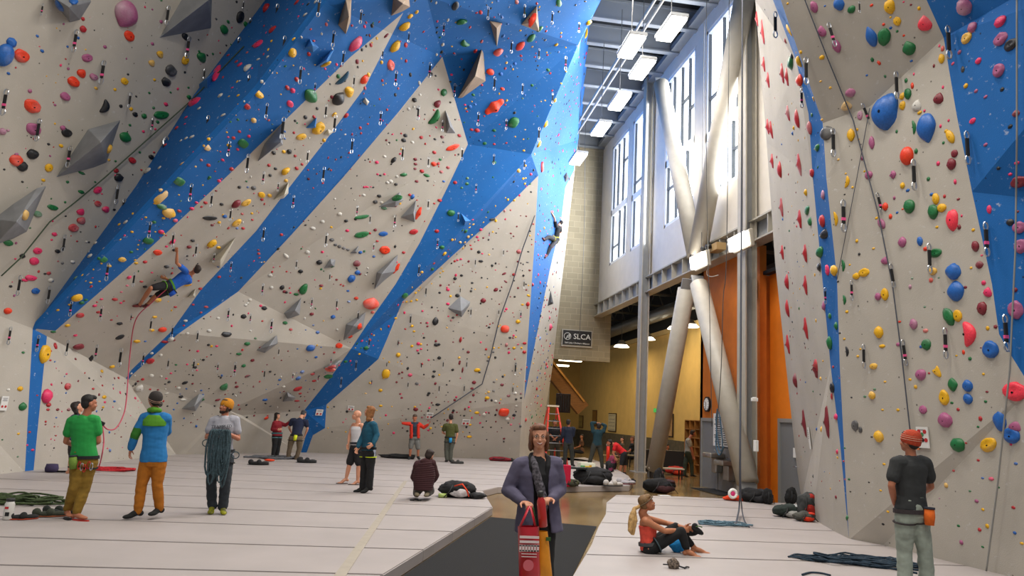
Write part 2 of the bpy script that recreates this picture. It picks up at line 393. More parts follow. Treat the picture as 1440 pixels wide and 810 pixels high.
lp = [atz(*q) for q in ((-420, 900), (250, 965), (532, 812), (693, 713), (679, 690), (700, 685), (885, 683), (890, 677), (884, 669), (868, 660), (846, 650), (822, 643), (775, 646))]
lp += [Vector((7.5, 33.5, 0)), Vector((-4, 31, 0)), Vector((-9, 25, 0)), Vector((-12, 17, 0)), Vector((-12, 6, 0))]
seamY = [2.0, 3.6, 5.2, 6.8, 8.3, 9.8, 11.3, 12.8, 14.3, 15.8, 17.3, 18.8, 20.3, 21.8, 23.3, 24.8, 26.3, 27.8, 29.3, 31.0, 34]
rootL = bpy.data.objects.new('floor', None); COL.objects.link(rootL); rootL['kind'] = 'structure'
def at_ground_Y(x, y): return atz(x, y).y
strips('mat_panel', lp, 0, -.14, seamY, M_PAD, rootL)
rp = [atz(*q) for q in ((690, 960), (805, 810), (832, 765), (841, 741), (852, 722), (853, 706), (866, 696), (950, 698), (1040, 702), (1090, 707), (1135, 707), (1150, 728), (1205, 755), (1260, 764), (1460, 812), (1750, 860), (1500, 1100))]
strips('mat_panel', rp, 0, -.14, seamY, M_PAD, rootL)
for nm, pl in (('mat_base', lp), ('mat_base', rp)):
    bm = NB(); ctr = sum(pl, Vector()) / len(pl)
    prism(bm, [Vector((ctr.x + (p.x - ctr.x) * .985, ctr.y + (p.y - ctr.y) * .985, -.149)) for p in pl], (0, 0, .13)); finish(nm, bm, M_SEAM, rootL)
# tape strip across the left pads
bm = NB(); q = [atz(469, 810, .006), atz(486, 810, .006), atz(573, 676, .006), atz(568, 676, .006)]
d = (q[0] - q[3]); q[0] += d * .6; q[1] += (q[1] - q[2]) * .6
prism(bm, q, (0, 0, -.004)); finish('seam_tape', bm, mat('tape', 'A39A8C', .7, var=.05), rootL)
bm = NB(); prism(bm, [Vector(p) for p in ((-14, -3, -.15), (15, -3, -.15), (15, 56, -.15), (-14, 56, -.15))], (0, 0, -.2))
M_CONC = mat('polished_concrete', '8E7650', .16, var=.18, scale=.9, detail=8, c2='6A5638', spec=.6)
finish('concrete_slab', bm, M_CONC, rootL)
M_RUG = mat('black_rug', '0E0E0F', .97, var=.3, scale=90, bump=.3)
bm = NB(); q = [atz(690, 727, -.135), atz(839, 740, -.135), atz(811, 797, -.135), atz(760, 900, -.135), atz(400, 920, -.135)]
prism(bm, q, (0, 0, -.014)); tag(finish('floor_rug', bm, M_RUG), 'black rug on the concrete between the two padded areas', 'rug')
# ================================================================= building shell
M_WHITE = mat('painted_wall', 'D2CBC0', .75, var=.03, scale=3)
M_STEEL = mat('grey_steel', 'ABA598', .5, var=.05, scale=4)
M_STEELB = mat('blue_grey_steel', '8B8D8E', .5, var=.05, scale=4)
M_DARK = mat('dark_deck', '16191C', .8, var=.1, scale=3)
M_JOIST = mat('joist_paint', '85898D', .5)
M_CMU = brick_mat('concrete_block', '958A72', '8A8069', 'A2987F', .6, .3, 'XZ')
M_YEL = mat('ochre_wall', 'D8B66C', .8, var=.04, scale=2)
M_WAIN = mat('wainscot', '57503F', .8, var=.2, scale=5)
M_ORG = mat('orange_wall', 'C26A18', .75, var=.06, scale=3)
M_ORG2 = mat('bright_orange_wall', 'E27A08', .7, var=.04, scale=3)
M_FRAME = mat('window_frame', 'E4E6E8', .5)
M_MUL = mat('dark_mullion', '4A5056', .5)
M_GLASS = mat('sky_lit_glass', 'FFFFFF', .1, emis='E9F2FF', es=2.6)
XW = 9.5
def struct(name, bm, m, parent=None, smooth=False):
    o = finish(name, bm, m, parent, smooth)
    if parent is None: o['kind'] = 'structure'
    return o
# upper window wall with four openings (built as bands around the openings)
ZG, ZT = 7.45, 15.95
wins = []
for l, t, r, b, bl in (((862, 205), 0, (885, 181), 0, (853, 377)), ((891, 169), 0, (920.7, 136.5), 0, (887, 353.6)), ((937.5, 115.5), 0, (978.5, 65), 0, (929, 325)), ((993, 45), 0, (1052, -28), 0, (985, 285))):
    p = atx(l[0], l[1], XW); q = atx(r[0], r[1], XW); s = atx(bl[0], bl[1], XW)
    wins.append((q.y, p.y, s.z, (p.z + q.z) / 2))
zt = sum(w[3] for w in wins) / 4; zb = sum(w[2] for w in wins) / 4
print('WINS', wins, zt, zb)
ysp = sorted([(w[0], w[1]) for w in wins])
bm = NB()
box2(bm, (XW, 8, ZG), (XW + .25, 36, zb)); box2(bm, (XW, 8, zt), (XW + .25, 36, ZT + .4))
edge = [8] + [v for s in ysp for v in s] + [36]
for a, b in zip(edge[0::2], edge[1::2]): box2(bm, (XW, a, zb), (XW + .25, b, zt))
struct('wall_right', bm, M_WHITE)
bm = NB(); box2(bm, (XW - .35, 8, zt + .55), (XW + .02, 36, zt + .75)); struct('trim_1', bm, M_STEELB)
pat = [
 dict(tr=.43, up=[.3, .6], hu=[(.6, 1, .62)], lo=[.45, .75], hl=[(0, .45, .33)]),
 dict(tr=.40, up=[.42], hu=[(0, .42, .18), (.42, 1, .80)], lo=[.4, 1.0], hl=[]),
 dict(tr=.42, up=[.22, .5, .75], hu=[(.5, .75, .55), (.75, 1, .40)], lo=[.33, .7], hl=[(.0, .4, .6), (.6, 1, .2)]),
 dict(tr=.36, up=[.4, .72], hu=[(0, .4, .35), (.4, .72, .62)], lo=[.3, .62], hl=[(0, .3, .45), (.62, 1, .5)]),
]
for wi, (y0, y1, _, _) in enumerate(sorted(wins, key=lambda w: -w[0])):
    P_ = pat[wi]; h = zt - zb; w = y1 - y0
    root = bpy.data.objects.new('window_%d' % (wi + 1), None); COL.objects.link(root); root['kind'] = 'structure'
    bm = NB(); x0, x1 = XW + .02, XW + .2; t = .13
    box2(bm, (x0, y0, zb), (x1, y0 + t, zt)); box2(bm, (x0, y1 - t, zb), (x1, y1, zt)); box2(bm, (x0, y0, zb), (x1, y1, zb + t)); box2(bm, (x0, y0, zt - t), (x1, y1, zt))
    zm = zb + h * P_['tr']; box2(bm, (x0, y0, zm - .14), (x1, y1, zm + .14)); finish('window_frame', bm, M_FRAME, root)
    # far edge (large y) is the left side in view; fractions run left to right
    Y = lambda f_: y1 - f_ * w
    def bar(a, b):
        bm = NB(); box2(bm, a, b); finish('mullion', bm, M_MUL, root)
    xm0, xm1 = XW + .06, XW + .16
    for f_ in P_['up'] + [.04, .96]: bar((xm0, Y(f_) - .024, zm + .14), (xm1, Y(f_) + .024, zt - t))
    for a, b, v in P_['hu']: bar((xm0, Y(b), zm + (zt - zm) * v - .024), (xm1, Y(a), zm + (zt - zm) * v + .024))
    for f_ in P_['lo'] + [.04]: bar((xm0, Y(f_) - .024, zb + t), (xm1, Y(f_) + .024, zm - .14))
    for a, b, v in P_['hl']: bar((xm0, Y(b), zb + (zm - zb) * v - .024), (xm1, Y(a), zb + (zm - zb) * v + .024))
    bm = NB(); box2(bm, (XW + .17, y0, zb), (XW + .19, y1, zt)); finish('pane', bm, M_GLASS, root)
# block wall at the far end
bm = NB()
box2(bm, (3.5, 36, 4.6), (XW + .7, 36.5, 16.6)); box2(bm, (3.5, 36, -.15), (7.2, 36.5, 4.6))
struct('wall_back', bm, M_CMU)
# ceiling: corrugated deck with cross joists
bm = NB()
n = 220; ys = [4 + i * .15 for i in range(int(32.5 / .15))]
for x0, x1 in ((-16, 9.7),):
    prev = None
    for i, y in enumerate(ys):
        z = 16.5 + (.09 if (i // 2) % 2 else 0)
        cur = (bm.verts.new((x0, y, z)), bm.verts.new((x1, y, z)))
        if prev: bm.faces.new((prev[0], prev[1], cur[1], cur[0]))
        prev = cur
o = struct('ceiling', bm, M_DARK)
s_ = o.modifiers.new('t', 'SOLIDIFY'); s_.thickness = .05
jy = [atz(u, v, 15.7).y for u, v in ((972, 3), (905, 35), (889, 69), (877, 97), (863, 124), (852, 148), (842, 170), (835, 189))]
step = (jy[-1] - jy[0]) / 7
for i in range(-2, 9):
    y = jy[0] + step * i
    bm = NB(); box2(bm, (-2, y - .11, 15.68), (9.5, y + .11, 15.74)); box2(bm, (-2, y - .02, 15.74), (9.5, y + .02, 16.45)); box2(bm, (-2, y - .09, 16.4), (9.5, y + .09, 16.5))
    finish('joist', bm, [M_JOIST], bpy.data.objects['ceiling'])
# pipes that run the length of the hall under the joists
for (X, Z, r) in ((6.9, 14.8, .05), (7.15, 14.8, .05)):
    bm = NB(); tube(bm, [(X, 12, Z), (X, 36, Z)], r, 8)
    tag(finish('ceiling_pipe', bm, M_STEEL, None, True), ('left' if X < 7 else 'right') + ' one of two thin grey pipes running under the hall ceiling', 'pipe', 'pipes under the ceiling')
# girder with stiffeners
gr = empty('steel_girder', (XW - .2, 24, 6.8), 'long grey steel girder with stiffener plates below the tall windows', 'girder')
bm = NB(); box2(bm, (XW - .02, 8, 6.85), (XW + .02, 36, 7.42)); finish('web', bm, M_STEELB, gr)
for z in (6.82, 7.42):
    bm = NB(); box2(bm, (XW - .22, 8, z), (XW + .22, 36, z + .05)); finish('flange', bm, M_STEEL, gr)
for i in range(26):
    y = 35.3 - i * 1.02
    bm = NB(); box2(bm, (XW - .2, y - .02, 6.87), (XW - .02, y + .02, 7.42)); finish('stiffener_plate', bm, M_STEEL, gr)
# columns
def hcol(label, Y, z1, w=.36):
    r = empty('steel_column', (XW - .25, Y, -.15), label, 'column', 'steel columns of the window wall')
    bm = NB(); box2(bm, (XW - .42, Y - w / 2, -.13), (XW - .38, Y + w / 2, z1)); finish('front_flange', bm, M_STEEL, r)
    bm = NB(); box2(bm, (XW - .4, Y - .02, -.13), (XW - .12, Y + .02, z1)); finish('web', bm, M_STEELB, r)
    bm = NB(); box2(bm, (XW - .12, Y - w / 2, -.13), (XW - .08, Y + w / 2, z1)); finish('rear_flange', bm, M_STEEL, r)
    bm = NB(); box2(bm, (XW - .55, Y - .35, -.15), (XW - .05, Y + .35, -.12)); finish('base_plate', bm, M_STEELB, r)
hcol('slim grey column behind the lower end of the leaning brace', 28.0, 15.9)
hcol('grey column between the orange wall and the brighter orange corridor', 19.05, 15.9, .5)
# crossing tubular braces
def brace(label, a, b, r=.28):
    o = empty('diagonal_brace', a, label, 'brace', 'tubular cross braces'); a = Vector(a); b = Vector(b); d = (b - a).normalized()
    bm = NB(); tube(bm, [a + d * .35, b - d * .35], r, 24); finish('tube', bm, M_STEEL, o, True)
    for p, q in ((a, a + d * .5), (b - d * .5, b)):
        bm = NB(); beam(bm, p, q, .05, .4, (1, 0, 0)); finish('gusset_plate', bm, M_STEELB, o)
XB = XW - .55
pX = atx(978, 395, XB)
brace('lower brace leaning left from the cross joint to the column base', atx(918, 672, XB), atx(968, 392, XB))
brace('lower brace leaning right across the orange wall to the floor', atx(1056, 697, XB), atx(980, 388, XB))
brace('upper brace running up left in front of the windows', atx(981, 372, XB), atx(928, 110, XB))
brace('upper brace running up right in front of the nearest window', atx(978, 372, XB), atx(1052, -30, XB), .3)
# orange wall and corridor
bm = NB(); ya, yb = atx(983, 600, 9.95).y, 19.2
ya = atz(983, 682, -.15).y
box2(bm, (9.7, yb, -.15), (9.9, ya, 6.85)); box2(bm, (9.7, ya - .2, -.15), (13.4, ya, 6.85)); o = struct('wall_orange', bm, M_ORG)
bm = NB(); box2(bm, (10.0, 12, -.15), (10.2, 19.2, 6.1)); struct('wall_corridor', bm, M_ORG2)
bm = NB(); box2(bm, (10.3, 12, 6.1), (10.5, 19.2, 7.5)); box2(bm, (9.8, 12, 6.0), (10.3, 19.2, 6.1)); struct('trim_2', bm, M_DARK)
# ochre wall of the back room, wainscot, end wall, deck and trusses
bm = NB(); box2(bm, (13.4, 20, .95), (13.6, 56, 6.3)); o = struct('wall_hall', bm, M_YEL)
bm = NB(); box2(bm, (13.36, 20, -.15), (13.6, 56, .95)); box2(bm, (7, 55.4, -.15), (13.5, 55.6, .95)); struct('trim_4', bm, M_WAIN)
bm = NB(); box2(bm, (2, 55.5, -.15), (13.6, 55.8, 8.4)); struct('wall_far', bm, M_YEL)
bm = NB(); box2(bm, (13.3, 20, 6.3), (13.62, 56, 6.55)); struct('trim_3', bm, mat('ochre_trim', 'C9AE74', .7))
bm = NB(); box2(bm, (13.6, 20, 6.3), (13.9, 56, 9.1)); struct('wall_upper_hall', bm, M_DARK)
bm = NB(); box2(bm, (9.75, 19.3, 9.0), (14, 36, 9.2)); box2(bm, (2, 36.5, 9.0), (14, 56, 9.2)); struct('ceiling_hall', bm, M_DARK)
tr = empty('roof_truss_row', (11.5, 30, 7.6), 'dark open web roof trusses above the ochre back room', 'trusses')
M_TR = mat('truss_paint', '5B5A50', .6)
for i in range(9):
    y = 20.6 + i * 3.4; bm = NB()
    beam(bm, (9.8, y, 8.9), (13.5, y, 8.9), .12, .12); beam(bm, (9.8, y, 7.9), (13.5, y, 7.9), .1, .1)
    for k in range(5):
        beam(bm, (9.8 + k * .74, y, 7.9), (9.8 + k * .74 + .37, y, 8.9), .05, .05); beam(bm, (9.8 + k * .74 + .37, y, 8.9), (9.8 + k * .74 + .74, y, 7.9), .05, .05)
    finish('truss', bm, M_TR, tr)
bm = NB(); tube(bm, [(12.7, 20.5, 7.2), (12.7, 54, 7.2)], .33, 20); tag(finish('air_duct', bm, mat('duct_metal', '8F9193', .35, .7), None, True), 'long round silver air duct under the trusses of the back room', 'duct')
# ---------------------------------------------------------------- lamps
M_LAMP = mat('lamp_diffuser', 'FFFFFF', .4, emis='FFF6E8', es=9)
M_LAMPW = mat('warm_lamp_glass', 'FFFFFF', .4, emis='FFF0CF', es=8)
M_WIRE = mat('wire', '4A4A48', .5)
def high_bay(label, u, v, X, hw=.22, hl=.62, hgt=1.9, grp='high bay lamps under the ceiling'):
    p = atx(u, v, X); r = empty('high_bay_lamp', p, label, 'lamp', grp)
    bm = NB(); box(bm, (p.x, p.y, p.z + .06), (hw * 2 + .06, hl * 2 + .06, .1), bev=.02); finish('housing', bm, M_STEELB, r)
    bm = NB(); box(bm, (p.x, p.y, p.z - .02), (hw * 2, hl * 2, .1), bev=.02); finish('diffuser', bm, M_LAMP, r)
    bm = NB(); tube(bm, [(p.x, p.y - .3, p.z + .1), (p.x, p.y, p.z + .5), (p.x, p.y + .3, p.z + .1)], .012, 5); tube(bm, [(p.x, p.y, p.z + .5), (p.x, p.y, min(p.z + 3.4, 15.7))], .012, 5); finish('hanging_wire', bm, M_WIRE, r)
    area('high_bay_light', (p.x, p.y, p.z - .12), hw * 2, hl * 2, 55, (1.0, .9, .75))
for i, (u, v, X) in enumerate(((944, 40, 6.5), (888, 65, 5.6), (903, 97, 6.5), (871, 143, 6.5), (845, 181, 6.5), (813, 223, 6.2))):
    high_bay(['nearest glowing lamp of the ceiling row, beside the big window', 'glowing ceiling lamp hanging just left of the pipes', 'second nearest glowing ceiling lamp, right of the pipes', 'third glowing ceiling lamp hanging below the pipes', 'small distant ceiling lamp nearest the block wall top', 'lowest glowing lamp hanging against the block wall'][i], u, v, X)
def wall_lamp(label, u, v, X, w, h):
    p = atx(u, v, X); r = empty('flood_lamp', p, label, 'lamp', 'box lamps on the girder')
    rot = Matrix.Rotation(math.radians(-8), 3, 'Y')
    bm = NB(); box(bm, p, (.18, w, h), rot, .03); finish('diffuser', bm, M_LAMP, r)
    bm = NB(); box(bm, p + Vector((.12, 0, .02)), (.12, w + .1, h + .1), rot, .03); finish('housing', bm, M_STEEL, r)
    bm = NB(); tube(bm, [p + Vector((.1, 0, h / 2)), p + Vector((.1, 0, 8))], .012, 5); finish('hanging_wire', bm, M_WIRE, r)
    area('flood_light', p + Vector((-.2, 0, 0)), h, w, 60, (1, .93, .82), (0, math.radians(90), 0))
wall_lamp('glowing box lamp hanging at the crossing of the braces', 982, 367, 8.75, .95, .4)
wall_lamp('larger glowing box lamp beside the hanging ropes on the girder', 1039, 340, 8.75, .98, .38)
def disc_lamp(label, u, v, X):
    p = atx(u, v, X); r = empty('round_hall_lamp', p, label, 'lamp', 'round lamps of the back room')
    bm = NB(); bmesh.ops.create_cone(bm, cap_ends=True, segments=24, radius1=.42, radius2=.3, depth=.12, matrix=Matrix.Translation(p)); finish('diffuser', bm, M_LAMPW, r)
    bm = NB(); bmesh.ops.create_cone(bm, cap_ends=True, segments=24, radius1=.3, radius2=.12, depth=.25, matrix=Matrix.Translation(p + Vector((0, 0, .18)))); finish('reflector', bm, M_STEELB, r)
    bm = NB(); tube(bm, [p + Vector((0, 0, .3)), Vector((p.x, p.y, 9.05))], .012, 5); finish('hanging_wire', bm, M_WIRE, r)
for (l, u, v, X) in (('nearest round lamp of the back room, left of the column', 874, 486.5, 11.6), ('round back room lamp peeking from behind the slim column', 910, 476, 12.2), ('small round lamp left of the leaning brace', 951, 461, 12.6), ('small round lamp right of the leaning brace', 970, 458, 12.8), ('tiny far lamp below the block wall corner', 843, 498, 11.3)):
    disc_lamp(l, u, v, X)
for l, u, v, w in (('bright tube lamp under the block wall opening', 802, 507, 1.2), ('short dimmer tube lamp left under the block wall', 789, 514, .9)):
    p = at(u, v, 38 if w > 1 else 42); bm = NB(); box(bm, p, (w, .3, .09), bev=.02); tag(finish('tube_lamp', bm, M_LAMPW), l, 'lamp')
# ---------------------------------------------------------------- sign on the block wall
def text_obj(name, txt, loc, size, m, parent, normal='Y', extr=.004, rot=None, align='CENTER', sx=1.0):
    cu = bpy.data.curves.new(name, 'FONT'); cu.body = txt; cu.size = size; cu.align_x = align; cu.align_y = 'CENTER'; cu.extrude = extr
    cu.resolution_u = 2
    o = bpy.data.objects.new('tmp', cu); COL.objects.link(o)
    bpy.context.view_layer.update()
    me = bpy.data.meshes.new_from_object(o.evaluated_get(bpy.context.evaluated_depsgraph_get())); bpy.data.objects.remove(o); bpy.data.curves.remove(cu)
    R3 = rot if rot is not None else Matrix.Rotation(math.radians(90), 3, 'X')
    me.transform(Matrix.Translation(Vector(loc)) @ R3.to_4x4() @ Matrix.Diagonal((sx, 1, 1, 1)))
    me.materials.clear(); return finish_me(name, me, m, parent)
M_BLK = mat('sign_black', '121212', .5); M_SW = mat('sign_white', 'EFEFEA', .6); M_PAPER = mat('paper', 'D9D8D4', .8)
M_RED = mat('sign_red', 'B5232A', .6)
p = at(811.5, 476, 35.9); sg = empty('hanging_sign', (p.x, p.y, p.z), 'black sign with white SLCA lettering on the block wall', 'sign')
bm = NB(); box(bm, (p.x, 35.93, p.z), (1.56, .06, .86)); finish('board_frame', bm, M_STEEL, sg)
bm = NB(); box(bm, (p.x, 35.89, p.z + .02), (1.44, .05, .72)); finish('board', bm, M_BLK, sg)
text_obj('lettering', 'SLCA', (p.x + .24, 35.855, p.z + .08), .38, M_SW, sg)
text_obj('small_lettering', 'Salt Lake Climbers Alliance', (p.x, 35.855, p.z - .24), .115, M_SW, sg)
bm = NB()
for r_, w_ in ((.17, .012),):
    tube(bm, [(p.x - .50 + r_ * math.cos(a), 35.855, p.z + .08 + r_ * math.sin(a)) for a in [2 * math.pi * k / 28 for k in range(29)]], w_, 5)
tube(bm, [(p.x - .57, 35.855, p.z - .05), (p.x - .5, 35.855, p.z + .1), (p.x - .43, 35.855, p.z + .16), (p.x - .4, 35.855, p.z + .08), (p.x - .5, 35.855, p.z + .02), (p.x - .42, 35.855, p.z - .02), (p.x - .38, 35.855, p.z + .2)], .016, 5)
finish('emblem', bm, M_SW, sg)
# ================================================================= climbing holds
HC = {'R': ('red', 'B3232B'), 'O': ('orange-red', 'E03A14'), 'P': ('pink', 'DC2F63'), 'M': ('maroon', '7C1F2C'), 'U': ('mauve', 'A4577F'), 'Y': ('yellow', 'E2AC10'),
      'G': ('green', '176B37'), 'K': ('black', '1C1D20'), 'B': ('blue', '1C5FAE'), 'W': ('white', 'C9C6BE'), 'S': ('slate grey', '7D8084'), 'N': ('wooden brown', '8A6F58'), 'D': ('dark grey', '3A3C42'), 'T': ('dark teal', '1E4B66'), 'C': ('coral pink', 'F03A4E')}
HM = {}
for k, (n, c) in HC.items():
    cc = lin(c); HM[k] = mat('hold_' + n.replace(' ', '_').replace('-', '_'), c, .45, bump=.15, scale=9, c2=None, var=.12)
    nt = HM[k].node_tree; b = nt.nodes['Principled BSDF']; src = b.inputs['Base Color'].links[0].from_socket
    nz = nt.nodes.new('ShaderNodeTexNoise'); nz.inputs['Scale'].default_value = 1.1; nz.inputs['Detail'].default_value = 4
    gm = nt.nodes.new('ShaderNodeNewGeometry'); nt.links.new(gm.outputs['Position'], nz.inputs['Vector'])
    rr = nt.nodes.new('ShaderNodeValToRGB'); rr.color_ramp.elements[0].position = .56; rr.color_ramp.elements[1].position = .72
    rr.color_ramp.elements[0].color = (0, 0, 0, 1); rr.color_ramp.elements[1].color = (.4, .4, .4, 1)
    mx = nt.nodes.new('ShaderNodeMixRGB'); mx.inputs[2].default_value = (.62, .61, .6, 1)
    nt.links.new(nz.outputs['Fac'], rr.inputs[0]); nt.links.new(rr.outputs[0], mx.inputs[0]); nt.links.new(src, mx.inputs[1]); nt.links.new(mx.outputs[0], b.inputs['Base Color'])
def hold_bm(kind, seed, sub):
    bm = NB(); bmesh.ops.create_icosphere(bm, subdivisions=sub, radius=1)
    rnd = random.Random(seed * 13 + 5); off = Vector((rnd.random() * 9, rnd.random() * 9, rnd.random() * 9))
    for v in bm.verts:
        p = v.co.copy(); x, y, z = p
        n1 = noise.noise(p * 1.3 + off); n2 = noise.noise(p * 3.1 + off)
        if kind == 'knob': r = 1 + .22 * n1 + .08 * n2; q = Vector((x, y, z * .8)) * r
        elif kind == 'ball': q = Vector((x, y, z * .95)) * (1 + .03 * n1)
        elif kind == 'jug':
            r = 1 + .18 * n1 + .06 * n2; q = Vector((x, y * .9, z * .7)) * r
            if y > 0: q.z *= 1 + .35 * y
            q.z -= .35 * math.exp(-((y - .25) ** 2 + x * x * .5) * 5)
        elif kind == 'teardrop':
            t = (y + 1) / 2; wd = .35 + .75 * math.sin(math.pi * min(1, (1 - t) * .75 + .08)) if t > .3 else 1.05
            q = Vector((x * wd, y * 1.05, z * .75 * wd)) * (1 + .1 * n1)
        elif kind == 'edge':
            q = Vector((x * 1.0, y * .8, z * .6)) * (1 + .25 * n1); q.z *= 1 - .5 * y
        elif kind == 'horn':
            q = Vector((x * (1 - .35 * y), y, z * (.8 - .35 * x))) * (1 + .15 * n1); q.x += .25 * y * y
        elif kind == 'block':
            m_ = max(abs(x), abs(y), abs(z)); q = p / m_ * .35 + p * .62; q.z *= .7
        elif kind == 'crescent':
            q = Vector((x * .62, y, z * .6)); q.x += .55 * (1 - y * y) - .3; q *= 1 + .05 * n1
        elif kind == 'rib':
            q = Vector((x * (.85 + .18 * math.cos(y * 6)), y, z * (.6 + .2 * math.cos(y * 6)))) * (1 + .1 * n1); 
        else: q = p
        if q.z < -.05: q.z = -.05
        v.co = q
    return bm
KINDS = ['knob', 'ball', 'jug', 'teardrop', 'edge', 'horn', 'block', 'crescent', 'rib']
_hm = {}
def hold_mesh(kind, seed, c, sub=3):
    k = (kind, seed, c, sub)
    if k not in _hm:
        bm = hold_bm(kind, seed, sub); me = bpy.data.meshes.new('climbing_hold'); bm.to_mesh(me); bm.free()
        me.materials.append(HM[c]); me.polygons.foreach_set('use_smooth', [True] * len(me.polygons)); _hm[k] = me
    return _hm[k]
bm = NB(); bmesh.ops.create_cone(bm, cap_ends=True, segments=8, radius1=.16, radius2=.16, depth=.06)
BOLT = bpy.data.meshes.new('bolt'); bm.to_mesh(BOLT); bm.free(); BOLT.materials.append(mat('bolt_steel', '2A2A2C', .4, .8))
